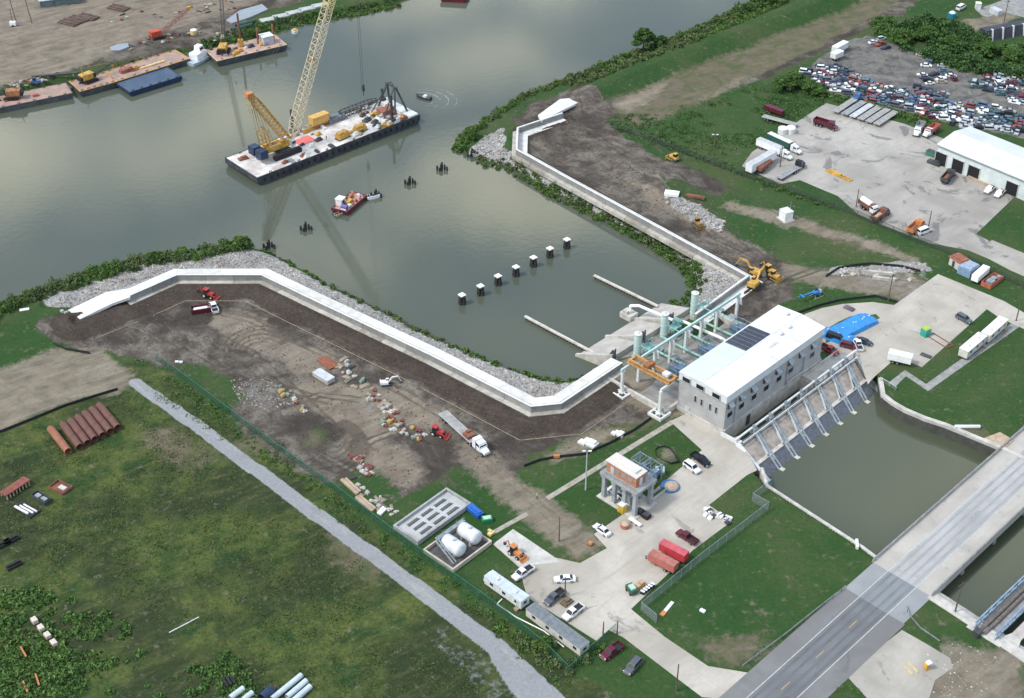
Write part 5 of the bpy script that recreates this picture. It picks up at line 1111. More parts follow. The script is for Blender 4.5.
m=MB(); m.box(-1.5,0,0,3,4,1.6); m.tube((1.5,-1.5,1.3),(1.5,1.5,1.3),1.1,n=12); m.build('winch',mat('red_oxide',(.30,.12,.08),.7,.2,1),t)
rnd=random.Random(5)
DC=[(DARK,'dark grey'),(RUST,'rusty'),(OFFW,'pale'),(YEL,'yellow'),(WOOD,'wooden'),(STEELB,'steel grey')]
nm_={'dark grey':'tool_box','rusty':'steel_plate_stack','pale':'equipment_crate','yellow':'equipment_crate','wooden':'timber_stack','steel grey':'equipment_crate'}
CLUT={}
for k in range(80):
    x=rnd.choice([rnd.uniform(4,L_-4),rnd.uniform(52,L_-5)]); y=rnd.choice([rnd.uniform(1,W_-1),rnd.uniform(1,4)]); 
    if 8<x<24 and 3<y<W_-3: continue
    mm,ad=rnd.choice(DC); 
    if ad not in CLUT:
        t=bthing(BG,nm_[ad],f'small {ad} piece of gear lying on the crane barge deck','deck gear',x,y,rnd.uniform(-.3,.3),f'{ad} gear scattered on the crane barge deck'); m=MB(); m.box(0,0,0,1.7,.9,.5); m.box(.2,.1,.5,1.0,.6,.3); m.build('gear',mm,t); CLUT[ad]=t
    else: t=copy_tree(CLUT[ad]); t.location=onb(BG,x,y); t.rotation_euler.z=BG.rotation_euler.z+rnd.choice([0,.2,1.5,-.2])
    t.scale=[rnd.uniform(.6,2.0)]*2+[rnd.uniform(.6,1.6)]
# a deck hand
def person(label,loc,rz,shirt,hat=None,pose=0,trouser=NAVY):
    t=thing('person',label,'person',loc,rz)
    me_=bpy.data.meshes.new('body'); J=dict(pel=(0,0,.95),ch=(0,0,1.30),nk=(0,0,1.48),hd=(.02,0,1.62),ht=(.02,0,1.74),ls=(0,.2,1.42),le=(.05,.28,1.15),lh=(.18,.26,.92),rs=(0,-.2,1.42),re=(.02,-.28,1.15),rh=(.12,-.27,.9),lp=(0,.1,.9),lk=(.08,.12,.5),la=(.02,.13,.09),lt=(.2,.14,.05),rp=(0,-.1,.9),rk=(-.02,-.12,.5),ra=(-.12,-.13,.1),rt=(.06,-.14,.05))
    RD=dict(pel=.15,ch=.17,nk=.06,hd=.10,ht=.08,ls=.075,le=.05,lh=.035,rs=.075,re=.05,rh=.035,lp=.10,lk=.065,la=.045,lt=.035,rp=.10,rk=.065,ra=.045,rt=.035)
    ks=list(J); E=[('pel','ch'),('ch','nk'),('nk','hd'),('hd','ht'),('ch','ls'),('ls','le'),('le','lh'),('ch','rs'),('rs','re'),('re','rh'),('pel','lp'),('lp','lk'),('lk','la'),('la','lt'),('pel','rp'),('rp','rk'),('rk','ra'),('ra','rt')]
    me_.from_pydata([J[k] for k in ks],[(ks.index(a),ks.index(b)) for a,b in E],[]); me_.materials.append(shirt); me_.materials.append(trouser); me_.materials.append(mat('skin',(.35,.2,.14),.6,.05,1))
    o=bpy.data.objects.new('body',me_); COL.objects.link(o); o.parent=t; o.modifiers.new('skin','SKIN'); 
    for i,k in enumerate(ks): me_.skin_vertices[0].data[i].radius=(RD[k],RD[k])
    me_.skin_vertices[0].data[0].use_root=True; o.modifiers.new('sub','SUBSURF').levels=1
    dg=bpy.context.evaluated_depsgraph_get(); ev=bpy.data.meshes.new_from_object(o.evaluated_get(dg)); o.modifiers.clear(); o.data=ev; ev.name='body'
    while len(ev.materials)<3: ev.materials.append([shirt,trouser,MATS['skin']][len(ev.materials)])
    for p in ev.polygons:
        z=p.center.z; p.material_index=2 if z>1.5 or (z<1.1 and abs(p.center.y)>.22 and z>.82) else (1 if z<.98 else 0)
    if hat: a=MB(); a.dome((.02,0,1.72),.14,.11,n=10); a.build('hard_hat',hat,t)
    return t
c=onb(BG,33,W_*.35); person('person in dark clothes and a white helmet standing on the barge deck',c,1.0,DARK,WHITE,trouser=DARK)
c=P(537,499,0); person('person in a high-visibility vest walking on the dirt track beside the lawn',c,-.8,mat('hi_vis',(.45,.65,.05),.8,.1,2),YEL)
# small pink work barge
SB=barge('work_barge','small pinkish work barge crowded with gear in the middle of the inlet',(347,212.5),(367,195.5),(353,190),-1.2,mat('pink_deck',(.52,.27,.24),.85,.15,.6,rgb2=(.34,.19,.17)),MAROON)
sl,sw=SB['L'],SB['W']
t=bthing(SB,'deck_cabin','little white cabin on the pink work barge','cabin',sl*.30,sw*.78); m=MB(); m.box(0,0,0,2.4,2.2,2.1); m.build('wall',OFFW,t); m=MB(); m.box(0,0,2.1,2.7,2.5,.15); m.build('roof',WHITE,t); m=MB(); m.box(0,-1.12,.9,1.2,.05,.7); m.build('window',GLASS,t)
t=bthing(SB,'pump_skid','yellow pump with a dark pipe on the pink work barge','pump',sl*.45,sw*.45); m=MB(); m.box(0,0,0,2.6,1.4,1.0); m.build('body',YEL,t); m=MB(); m.tube((-3,.9,.5),(4,.9,.5),.35,n=8); m.build('pipe',RUST,t)
t=bthing(SB,'fuel_tank','blue and white tank at the near end of the pink work barge','tank',sl*.12,sw*.3); m=MB(); m.tube((0,-1.1,.8),(0,1.1,.8),.7,n=12); m.build('tank',mat('indigo_paint',(.10,.10,.33),.5,.1,1),t); m=MB(); m.box(0,0,0,1.5,2,.25); m.build('cradle',WHITE,t)
for k,(fx_,fy_) in enumerate(((.6,.25),(.72,.6),(.85,.35),(.9,.8),(.6,.8),(.3,.2))):
    t=bthing(SB,'equipment_crate','small crate of gear on the pink work barge','crate',sl*fx_,sw*fy_,.3*k,'crates on the pink work barge'); m=MB(); m.box(0,0,0,1.1,.8,.6+.1*k%.3); m.box(.1,0,.6,.6,.5,.3); m.build('crate',[ORNG,RUST,OFFW][k%3],t)
t=barge('raft','narrow tan raft tied to the near end of the pink work barge',(337,216),(349,210),(347.5,207.5),-1.9,WOOD,WOOD,'raft')
t=barge('skiff','small white skiff moored between the pink work barge and the timber piles',(368,198.5),(380,195.5),(378.5,192.5),-1.7,OFFW,WHITE,'boat')
# speedboat and its wake
c=P(424,98,ZW); t=thing('motor_boat','small dark motor boat turning in the water beyond the bow of the long barge','boat',c,R(150))
m=MB(); m.loft([[(x,-w,h2),(x,-w*.5,-.2),(x,w*.5,-.2),(x,w,h2)] for x,w,h2 in ((-3,1.1,.6),(0,1.2,.65),(2,.9,.8),(3.3,.1,1.0))]); m.build('hull',DARK,t); m=MB(); m.box(-.5,0,.62,1.5,1.6,.6,tx=.7); m.build('console',OFFW,t); m=MB(); m.box(-3.2,0,.2,.5,.5,1.0); m.build('outboard_motor',BLACK,t)
c=P(421.5,105,ZW); m=MB()
FO_=mat('foam',(.22,.25,.25),.4,.1,.6)
for k,(rr,a0,a1,wd) in enumerate(((9,-.9,1.9,.28),(11.5,-.7,1.6,.22),(14,-.5,1.2,.18),(6.5,-1.0,1.7,.25))):
    n=26; pts=[c+Vector((rr*math.cos(a0+(a1-a0)*i/n)*1.2-4,rr*math.sin(a0+(a1-a0)*i/n)*.9+3,.012+.004*k)) for i in range(n+1)]
    for i in range(n):
        if rnd.random()<.28: continue
        d=(pts[i+1]-pts[i]); nn=Vector((-d.y,d.x,0)).normalized()*wd*math.sin(math.pi*(i+.5)/n); m.add([pts[i]-nn,pts[i+1]-nn,pts[i+1]+nn,pts[i]+nn],[(0,1,2,3)])
tag(m.build('wake_foam',FO_),'curved white foam wake behind the small motor boat','wake',kind='stuff')
# ---------------------------------------------------------------- barges along the left bank
B1=barge('deck_barge','long rust-brown deck barge at the far left of the bank',(-20,112.5),(73,93.5),(62,83.5),-.6,DECKR,mat('barge_grey',(.10,.10,.10),.6,.2,.4,rgb2=(.055,.055,.06)))
B2=barge('deck_barge','rust-brown barge with yellow edges carrying a yellow crawler crane',(80,92),(117,82),(102,73),-.3,DECKR,BARGEB,rim=YEL)
B3=barge('deck_barge','brown barge with yellow edges tied behind the navy barge',(117,81.8),(190,58.8),(174,50.3),-.3,DECKR,BARGEB,rim=YEL)
B4=barge('flat_barge','flat navy blue barge tied outside the yellow-edged barges',(129.5,92.8),(182,76.5),(163,67.5),-.8,mat('navy_deck',(.045,.075,.13),.6,.15,.3,rgb2=(.07,.105,.16)),NAVY)
B5=barge('deck_barge','rust-decked barge with a pile rig and boom crane beyond the white pushboat',(217,61.5),(287,45),(276,34.5),-.2,mat('pink_worn_deck',(.50,.33,.28),.85,.15,.4,rgb2=(.33,.24,.21)),BARGEB,rim=CREAM)
B6=barge('deck_barge','dark barge cut off by the top edge of the picture',(440,-3),(466,-1.5),(466,-14),-.4,DECKR,MAROON)
def small_crane(b,x,y,rz,label,bl,el,col=YEL,boomc=DARK):
    t=bthing(b,'crawler_crane',label,'crane',x,y,rz); trackpair(t,5.4,1.9,.9,1.1)
    m=MB(); m.box(-.9,0,1.3,5.2,3.0,2.1,tx=.96,ty=.95); m.build('body',col,t); m=MB(); m.box(1.7,-1.0,1.4,1.2,1.0,1.7); m.build('cab',GLASS,t); m=MB(); m.box(-3.8,0,1.3,.9,3.2,1.6); m.build('counterweight',BLACK,t)
    e=Vector((2+bl*math.cos(el),0,1.8+bl*math.sin(el)))
    m=MB(); m.lattice((2,0,1.8),e,.6,.5,max(6,int(bl/2)),.08,wm=1.1); m.build('boom',boomc,t)
    m=MB(); m.tube((-2,-.5,3.3),(-2.6,0,6),.1,n=4); m.tube((-2,.5,3.3),(-2.6,0,6),.1,n=4); lin(m,(-2.6,0,6),e,.05); m.build('gantry',col,t)
    m=MB(); lin(m,e,(e.x,0,max(3,e.z*.35)),.05); m.build('hoist_rope',DARK,t); m=MB(); m.box(e.x,0,max(2,e.z*.35-1),.5,.5,1.1); m.build('hook_block',ORNG,t); return t
small_crane(B2,B2['L']*.45,B2['W']*.62,.2,'yellow crawler crane with its short boom lowered, on the yellow-edged barge',9,.25)
small_crane(B5,5.5,B5['W']*.55,1.0,'yellow crane with a tall dark boom at the pushboat end of its barge',44,1.28)
small_crane(B1,B1['L']*.38,B1['W']*.6,2.8,'rusty brown crane on the barge at the far left',7,.3,mat('rusty_yellow',(.36,.16,.07),.7,.2,.8))
t=bthing(B3,'winch_rig','red-brown winch and frames on the barge behind the navy barge','winch',6,B3['W']*.5); m=MB(); m.box(0,0,0,3,2,1.4); m.tube((2.6,-1,1),(2.6,1,1),.9,n=10); m.box(6,0,0,6,.5,.4); m.box(6,-1.5,0,7,.4,.4); m.build('winch',mat('red_oxide',(.3,.12,.08)),t); m=MB(); m.tube((-1,0,1.4),(-1,0,4.4),.1,n=5); m.tube((1,0,1.4),(-1,0,4.4),.1,n=5); m.build('frame',RED,t)
t=bthing(B3,'timber_stack','pale yellow timbers lying on the barge behind the navy barge','timber',17,B3['W']*.35); m=MB(); m.box(0,0,0,11,.5,.5); m.box(.5,.8,0,10,.5,.4); m.build('timber',CREAM,t)
t=bthing(B1,'equipment_crate','pinkish crates along the middle of the far left barge','crate',B1['L']*.62,B1['W']*.4); m=MB(); m.box(0,0,0,2,1.4,.9); m.build('crate',SALMON,t)
for k in range(16):
    b=rnd.choice([B1,B2,B5,B5,B3]); t=copy_tree(CLUT[rnd.choice(list(CLUT))]); t.location=onb(b,rnd.uniform(.15,.9)*b['L'],rnd.uniform(.2,.8)*b['W']); t['label']=t['label'].replace('the crane barge deck','a barge along the left bank'); t['group']='loose gear on the barges along the left bank'; t.scale=[rnd.uniform(.7,1.6)]*3
t=bthing(B5,'pile_leader','thin rust-brown upright pile on the barge with the boom crane','pile',B5['L']*.46,B5['W']*.7); m=MB(); m.tube((0,0,0),(0,0,13.5),.4,n=8); m.build('pile',RUST,t); m=MB(); m.box(0,0,0,1.8,1.8,3); m.build('guide_frame',YEL,t)
t=bthing(B5,'deck_house','grey shed-like machine house at the far end of the boom crane barge','cabin',B5['L']*.80,B5['W']*.5); m=MB(); m.box(0,0,0,4.4,4,3.2); m.build('wall',LGREY,t); m=MB(); m.box(0,0,3.2,4.8,4.4,.2); m.build('roof',OFFW,t)
for s in (-1,1): m=MB(); m.tube((s*3.3,1,0),(s*3.3,1,6.5),.4,n=8); m.build('spud',mat('red_oxide',(.3,.12,.08)),t)
c=P(199,60,ZW); t=thing('pushboat','small white pushboat wedged between two barges at the left bank','boat',c,R(62))
m=MB(); m.loft([[(x,-w,1.3),(x,-w*.9,-.4),(x,w*.9,-.4),(x,w,1.3)] for x,w in ((-6,2.4),(-3,3.2),(3,3.3),(5.6,3.0))]); m.build('hull',mat('pale_blue_hull',(.40,.48,.55),.5,.15,.6),t); m=MB(); m.box(0,0,1.3,6,4,2.3); m.build('deck_house',WHITE,t); m=MB(); m.box(.8,0,3.6,2.6,2.8,2.2,tx=.9,ty=.9); w_=m.build('wheelhouse',WHITE,t); m=MB(); m.box(2.02,0,4.3,.1,2.3,1.0); m.box(.8,-1.38,4.3,1.8,.1,.9); m.build('window',GLASS,w_)
m=MB(); m.box(5.6,-1.6,.4,.9,.9,2.4); m.box(5.6,1.6,.4,.9,.9,2.4); m.build('push_knee',DARK,t)
c=P(262,39,ZW); 
t=thing('marker_buoy','small yellow float tethered off the far end of the boom crane barge','buoy',P(295,33,ZW)); m=MB(); m.tube((0,0,-.3),(0,0,1.2),1.3,n=12); m.build('float',OFFW,t); m=MB(); m.tube((0,0,1.2),(0,0,1.7),.9,n=10); m.build('cap',YEL,t)
# things on the left bank
t=thing('crawler_crane','red crane on the left bank with its boom laid low towards the road','crane',P(157,38),R(35)); trackpair(t,5,1.8,.8,1.0); m=MB(); m.box(-.5,0,1,4,2.8,2.2); m.build('body',mat('bright_red_orange',(.50,.07,.03),.5,.15,.8),t); m=MB(); m.lattice((1.5,0,1.5),(15,0,9),.6,.5,8,.1,wm=1.2); m.build('boom',mat('red_oxide',(.3,.12,.08)),t); m=MB(); m.box(15,0,8.6,1.5,1,1); m.build('boom_head',YEL,t)
t=thing('storage_tank','small yellow-white tank on the grass of the left bank','tank',P(194,34)); m=MB(); m.tube((0,0,0),(0,0,1.7),1.4,n=12); m.build('tank',CREAM,t); m=MB(); m.tube((0,0,1.7),(0,0,1.85),1.2,n=12); m.build('lid',WHITE,t)
for a,b,w_ in (((232,30),(252,24.5),'the nearer'),((236,26),(256,20.5),'the farther')):
    A,B=P(*a,.7),P(*b,.7); d=B-A; t=thing('pipe_stack',f'long dark green pipe lying on the left bank, {w_} of two','pipe',(A+B)/2,math.atan2(d.y,d.x)); m=MB()
    m.pipe((-d.length/2,0,0),(d.length/2,0,0),.8); m.build('pipe',mat('dark_green_pipe',(.035,.09,.06),.6,.2,.8),t)
for k in range(5):
    t=thing('panel_mat','pale grey panel lying on the left bank in a row of five above the reeds','panel',P(268+k*13,20-k*3.6),R(28),'pale grey panels laid along the left bank'); m=MB(); m.box(0,0,0,6.4,3.6,.45)
    m.build('panel',mat('pale_panel',(.42,.44,.44),.8,.12,.5),t)
for k,(x,y) in enumerate(((70,23),(79,19.5),(88,17.5),(119,8.5))):
    w_=['leftmost','second from the left','third from the left','rightmost, set apart'][k]
    t=thing('steel_stack',f'dark rusty stack of steel sheets on the far left bank, {w_}','steel stack',P(x,y),R(-28)); m=MB()
    for j in range(4): m.box(0,-2+j*1.2,0,9,.9,.6+.12*(j%2))
    m.build('sheets',mat('dark_rust',(.12,.075,.06),.85,.2,.7),t)
t=thing('site_shed','long dark shed with a pale roof at the top edge, beyond the left bank','shed',P(60,3),R(20)); m=MB(); m.box(0,0,0,16,6,2.8); m.build('wall',mat('green_grey_wall',(.12,.16,.17),.7,.15,.6),t); m=MB(); m.box(0,0,2.8,16.6,6.6,.3); m.build('roof',LGREY,t)
for x,y,h,w_ in ((17,24,17,'left'),(32,23,17,'right')):
    t=thing('drill_mast',f'thin dark mast standing on the far left bank, {w_} of the two','mast',P(x,y)); m=MB(); m.tube((0,0,0),(-1.4,0,h),.2,.12,n=6); m.build('mast',POLE,t)
t=thing('light_tower','white two-wheeled light tower between the masts on the left bank','light tower',P(13.5,26)); m=MB(); m.box(0,0,.4,2.4,1.5,1.5); m.build('body',WHITE,t); wheels(t,(0,),.9,.4,.2,False); m=MB(); m.tube((0,0,1.9),(0,0,7),.12,n=5); m.build('mast',DARK,t)
mw=mat('puddle_water',(.28,.31,.33),.12,.05,.3)
for pl in ([(110,47),(118,44),(128,43),(129,46.5),(120,50),(111,50.5)],[(226,20),(240,10),(262,4),(268,9),(250,17),(232,23)]):
    m=MB(); m.prism(PL(pl,.6),-.5,.6); tag(m.build('puddle',mw),kind='structure')
t=thing('tractor_unit','small blue machine among the scrap at the far left bank','tractor',P(37,84.5),R(10)); m=MB(); m.box(0,0,.5,3,1.5,1.3); m.build('body',PB,t); m=MB(); m.box(-.6,0,1.8,1.2,1.3,1); m.build('cab',GLASS,t); wheels(t,(-1,1),.95,.5,.35,False)
t=thing('steel_pipe','long dark pipe lying on trestles above the far left barge','pipe',P(57,77),R(12)); m=MB(); m.tube((-9,0,1),(9,0,1),.45,n=8); m.build('pipe',DARK,t); m=MB(); m.box(-6,0,0,.4,1.6,.8); m.box(6,0,0,.4,1.6,.8); m.build('trestle',WOOD,t)
# ---------------------------------------------------------------- fences, poles
def mesh_mat(name,rgb,cell,wire):
    """chain link: thin wires with air between"""
    m,n,l,b=newmat(name); b.inputs['Base Color'].default_value=(*rgb,1); b.inputs['Roughness'].default_value=.6
    tr=n.new('ShaderNodeBsdfTransparent'); mxs=n.new('ShaderNodeMixShader'); mxs.inputs[0].default_value=wire
    l.new(tr.outputs[0],mxs.inputs[1]); l.new(b.outputs[0],mxs.inputs[2]); l.new(mxs.outputs[0],n['Material Output'].inputs[0]); return m
CLG=mesh_mat('green_chain_link',(.035,.10,.065),.1,.42); CLS=mesh_mat('grey_chain_link',(.28,.33,.34),.1,.34); CLD=mesh_mat('dark_chain_link',(.05,.06,.055),.1,.40)
def fence(pix,label,mm,pm,h=2.4,step=3.0,world=False):
    line=pix if world else PL(pix); o0=line[0].copy(); r=thing('chain_link_fence',label,'fence',o0); m=MB()
    pts=[Vector((p.x,p.y,0)) for p in line]
    for a,b in zip(pts[:-1],pts[1:]):
        m.add([(a.x,a.y,.03),(b.x,b.y,.03),(b.x,b.y,h),(a.x,a.y,h)],[(0,1,2,3)])
    m.build('mesh_panel',mm,r,o0)
    m=MB(); 
    for a,b in zip(pts[:-1],pts[1:]): m.tube(a+Vector((0,0,h)),b+Vector((0,0,h)),.06,n=4)
    m.build('top_rail',pm,r,o0)
    c=0
    for a,b in zip(pts[:-1],pts[1:]):
        n=max(1,int((b-a).length/step))
        for k in range(n):
            if c>=98: break
            p=a+(b-a)*k/n; q=MB(); q.tube((p.x,p.y,0),(p.x,p.y,h+.15),.07,n=5); q.build('post',pm,r,o0); c+=1
fence([(157,361),(190,385),(240,423),(285,456),(330,488),(400,541),(455,581),(500,613),(545,650),(569,674),(592,652),(616,631)],'dark green chain-link fence running along the gravel road past the trailer office',CLG,GREEN)
fence([(656,623),(641,610.5),(700,562),(768,510),(752,501.5),(771,487)],'pale grey chain-link fence around the lawn beside the canal',CLS,STEELB,2.6)
fence([(612,128),(660,145),(741,176),(800,196),(857,217),(905,238),(968,262),(1030,292)],'dark chain-link fence along the ditch below the truck yard',CLD,DARK,2.2,4)
fence([(880,381),(889,386),(896,391)],'short pale railing at the far end of the intake',CLS,OFFW,1.2,1.5)
def silt(pix,label):
    line=PL(pix); r=thing('silt_fence',label,'silt fence',line[0].copy()); m=MB(); ribbon(m,[Vector((p.x,p.y,0)) for p in line],[(-.12,0),(-.06,.8),(.06,.8),(.12,0)]); m.build('fabric',mat('black_fabric',(.015,.018,.018),.8,.2,1),r,line[0].copy())
silt([(0,433),(30,421),(64,407),(95,397),(118,390)],'low black silt fence along the lower edge of the pale bare earth at the left')
silt([(26,319),(34,328),(44,336),(54,345),(66,350),(90,354)],'curved black silt fence at the outer end of the left floodwall')
silt([(524,467),(540,461),(556,458),(585,455),(610,444),(634,431),(651,419)],'black silt fence curving between the dirt and the lawn north of the control house')
silt([(797,314),(804,311.5),(820,306),(840,301),(875,297),(897,303)],'black silt fence along the curved edge of the far concrete lot')
silt([(826,277),(838,269),(855,266),(871,264.5),(900,267),(920,272)],'black silt fence behind the pale rubble at the end of the dirt track')
silt([(655,452),(658,449),(665,448),(671,451),(676,458),(679,463),(671,465),(662,462),(656,457),(655,452)],'ring of black silt fence around the small earth mound on the lawn')
def pole(base,h,label,arms=0,m_=None,light=False,name='utility_pole'):
    p=P(*base); t=thing(name,label,'pole' if not light else 'light pole',(p.x,p.y,0)); m=MB(); m.tube((0,0,0),(0,0,h),.19,.12,n=8); m.build('pole',m_ or POLE,t)
    if arms: m=MB(); m.box(0,0,h-.8,2.2,.14,.16,R(30)); m.build('crossarm',m_ or POLE,t)
    if light:
        for s in (-1,1): m=MB(); m.box(s*.7,0,h,.8,.4,.25); m.build('lamp_head',OFFW,t)
        m=MB(); m.tube((-.9,0,h),(.9,0,h),.07,n=5); m.build('arm',GREY,t)
pole((559,541),7.5,'bare wooden pole at the grass edge beside the dirt track'); pole((565,597),6,'thin pole in the middle of the plaza behind the white car'); pole((676,691),8,'wooden pole on the grass beside the access drive')
pole((955,612),9,'dark leaning-looking pole on the canal bank beside the road bridge',1); pole((1016,321),8,'dark pole beside the road out at the right edge',1); pole((888,301),9,'wooden pole at the corner of the far concrete lot',1)
pole((713,159),9,'light pole with a twin head on the grass beyond the truck yard fence',light=True); pole((856,207),6.5,'wooden pole beside the white tank truck'); pole((928,229),6.5,'wooden pole beside the orange truck'); pole((1003,26),11,'tall dark pole at the top right corner',1); pole((780,167),8,'wooden pole between the parked trailers in the truck yard')
pole((585.5,490),12,'tall thin light pole on the lawn left of the control house',light=True,m_=LGREY,name='light_pole'); pole((603,635),4,'short pole at the gate end of the green fence'); pole((617,634),4,'short pole at the gate beside the access drive')
r=thing('pipe_line','white plastic pipe running on the grass behind the two office trailers','pipe',P(502,599)); o0=r.location.copy(); m=MB(); m.path([p for p in PL([(502,599),(497,604),(516,617),(544,631),(564,647)],.2)],.14); m.build('pipe',WHITE,r,o0)
# ---------------------------------------------------------------- elevated control house
c0=FL(634.7,518,0); cl=FL(601,496,0); cr=FL(654.4,504.7,0); LY=cl.y-c0.y; LX=cr.x-c0.x; print('CTRL',c0,LY,LX)
r=sthing('control_house','orange brick control house standing on tall concrete columns by the plaza','building',c0.x,c0.y)
PLT=mat('platform_concrete',(.33,.345,.35),.8,.12,.5)
for i in (0,1):
    for j in range(4):
        m=MB(); m.box(.6+i*(LX-1.2),.6+j*(LY-1.2)/3,0,.95,.95,7.0); c_=m.build('column',PLT,r)
        m=MB(); m.box(.6+i*(LX-1.2),.6+j*(LY-1.2)/3,6.2,1.4,1.4,.8); m.build('capital',PLT,c_)
m=MB(); m.box(LX/2,LY/2,7.0,LX+.6,LY+.6,.7); m.build('platform_slab',PLT,r)
m=MB(); m.box(LX/2,LY/2,-.1,LX+1.4,LY+1.4,.35); m.build('base_slab',CONC,r)
bx,by,bw,bl=LX*.42,LY*.53,LX*.50,LY*.84
m=MB(); m.box(bx,by,7.7,bw,bl,3.0); m.build('wall',BRICK,r)
m=MB(); m.box(bx,by,10.7,bw+.5,bl+.5,.3); rf=m.build('roof',mat('cream_roof',(.66,.60,.54),.7,.06,.5,rgb2=(.55,.50,.46)),r)
m=MB(); m.box(bx,by-bl*.22,11.0,bw*.6,bl*.36,.5); m.build('roof_unit',OFFW,rf)
m=MB(); m.box(bx-bw/2-.05,by+bl*.3,7.8,.12,1.0,2.1); m.build('door',LGREY,r)
for y in (-.3,-.1,.12): m=MB(); m.box(bx-bw/2-.05,by+bl*y,8.8,.12,1.2,1.0); m.build('louvre',GREY,r)
m=MB(); m.box(bx,by-bl/2-.05,7.8,1.0,.12,2.1); m.build('door',OFFW,r)
m=MB()
for x,y,sx,sy in ((LX/2,-.2,LX+.5,.06),(LX/2,LY+.2,LX+.5,.06),(-.2,LY/2,.06,LY),(LX+.2,LY/2,.06,LY)): m.box(x,y,8.75,sx,sy,.07); m.box(x,y,8.25,sx,sy,.05)
for k in range(9): m.box(-.2,.3+k*(LY-.6)/8,7.7,.06,.06,1.1); m.box(LX+.2,.3+k*(LY-.6)/8,7.7,.06,.06,1.1)
m.build('railing',STEELB,r)
for x,y,s in ((LX*.85,LY*.35,1.6),(LX*.85,LY*.6,1.4)): m=MB(); m.box(x,y,7.7,s,s,1.5); m.build('cabinet',LGREY,r)
m=MB()
for k in range(14): m.box(LX*.2+.0,-.9-.0,.0+k*.5,1.0,.5,.06,oy=0) if False else m.box(LX+1.2,LY*.1+k*.42,.3+k*.53,1.1,.45,.08)
m.box(LX+.62,LY*.1+2.8,.3,.08,6.3,.1); m.build('stair',STEELB,r)
for k,(x,y,w_) in enumerate(((LX*.5,LY*.35,'front'),(LX*.5,LY*.72,'rear'))):
    t=thing('transformer',f'{w_} grey transformer standing under the elevated control house','transformer',FR(c0.x+x,c0.y+y,.25),FA); m=MB(); m.box(0,0,0,1.9,2.2,2.1)
    for j in range(5): m.box(1.05,-.8+j*.4,.3,.3,.12,1.5)
    m.build('tank',STEELB,t)
    for j in range(3): m=MB(); m.tube((0,-.6+j*.6,2.1),(0,-.6+j*.6,2.9),.12,n=6); m.build('bushing',mat('porcelain',(.28,.16,.10),.3,.1,1),t)
q0=FL(650,481,0)
r=sthing('substation_frame','blue-grey steel lattice switch frame behind the control house','switch frame',q0.x,q0.y)
SBL=mat('blue_grey_steel2',(.20,.26,.32),.55,.15,.8)
for i in range(2):
    for j in range(3): m=MB(); m.box(i*3.4-1,j*3.4-1.5,0,.22,.22,4.8); m.build('post',SBL,r)
m=MB()
for j in range(3): m.box(.7,j*3.4-1.5,4.6,3.6,.2,.22); m.box(.7,j*3.4-1.5,3.4,3.6,.14,.16)
for i in range(2): m.box(i*3.4-1,1.9,4.35,.2,7.0,.22)
for k in range(8): m.tube((-1,k*.9-1.5,4.6),(2.4,k*.9-1.2,4.6),.05,n=4)
m.build('beam',SBL,r)
for i in range(2):
    for j in range(2): m=MB(); m.box(-.2+i*1.9,.2+j*3.4,0,1.3,1.5,2.1); m.build('breaker',mat('blue_box',(.17,.25,.35),.5,.15,.8),r)
t=thing('spool','pale blue twin drums on a stand at the corner of the substation','drum',P(659,474)); m=MB(); m.tube((-1,0,1.4),(-.2,0,1.4),.9,n=14); m.tube((.4,0,1.4),(1.2,0,1.4),.9,n=14); m.build('drum',mat('pale_blue_paint',(.45,.60,.66),.5,.1,1),t); m=MB(); m.box(0,0,0,2.6,1,.7); m.build('stand',GREY,t)
t=thing('lined_pit','round blue-lined heap of brown earth at the edge of the plaza','earth heap',P(670,487)); m=MB(); m.tube((0,0,0),(0,0,.45),2.4,2.3,n=24); m.build('liner',mat('blue_liner',(.04,.15,.36),.5,.1,.8,bump=.5),t); m=MB(); m.dome((.4,-.2,.4),1.8,.9,n=14,k=3); m.build('earth',SANDM,t)
t=thing('planter_wall','low pale block wall beside the blue-lined earth heap','low wall',P(657,496),FA); m=MB(); m.box(0,0,0,6.0,1.0,.9); m.build('wall',CONC,t); m=MB(); m.box(0,0,.9,5.4,.6,.25); m.build('planting',mat('hedge',(.06,.10,.04),.9,.3,2),t)
# ---------------------------------------------------------------- basin and tanks
def rect3(a,b,c,z):
    A,B,C=P(*a,z),P(*b,z),P(*c,z); d=B-A; an=math.atan2(d.y,d.x); return A,an,d.length,(C-B).dot(Vector((-math.sin(an),math.cos(an),0)))
A,an,bl_,bw_=rect3((417.8,541.9),(471.4,502.9),(450.7,484.6),1.2); print('BASIN',bl_,bw_)
r=thing('settling_basin','large low grey concrete basin with nine dark slots in its floor','basin',(A.x,A.y,0),an)
m=MB(); m.box(bl_/2,bw_/2,0,bl_-.6,bw_-.6,.55); m.build('floor',mat('basin_floor_grey',(.42,.43,.43),.8,.08,.4),r)
for x,y,sx,sy in ((bl_/2,.25,bl_,.5),(bl_/2,bw_-.25,bl_,.5),(.25,bw_/2,.5,bw_-1),(bl_-.25,bw_/2,.5,bw_-1)): m=MB(); m.box(x,y,0,sx,sy,1.3); m.build('rim_wall',mat('basin_rim',(.33,.34,.34),.8,.12,.5),r)
for i in range(3):
    for j in range(3): m=MB(); m.box(bl_*(.25+.25*i),bw_*(.25+.25*j),.553,bl_*.19,.75,.03); m.box(bl_*(.25+.25*i),bw_*(.25+.25*j)-.45,.553,bl_*.2,.12,.25); m.build('slot',mat('slot_dark',(.10,.105,.11),.8,.1,1),r)
A,an,bl_,bw_=rect3((453,570),(492,541),(464,520),1.0)
r=thing('tank_enclosure','low tan-walled rectangular enclosure around two white tanks','enclosure',(A.x,A.y,0),an)
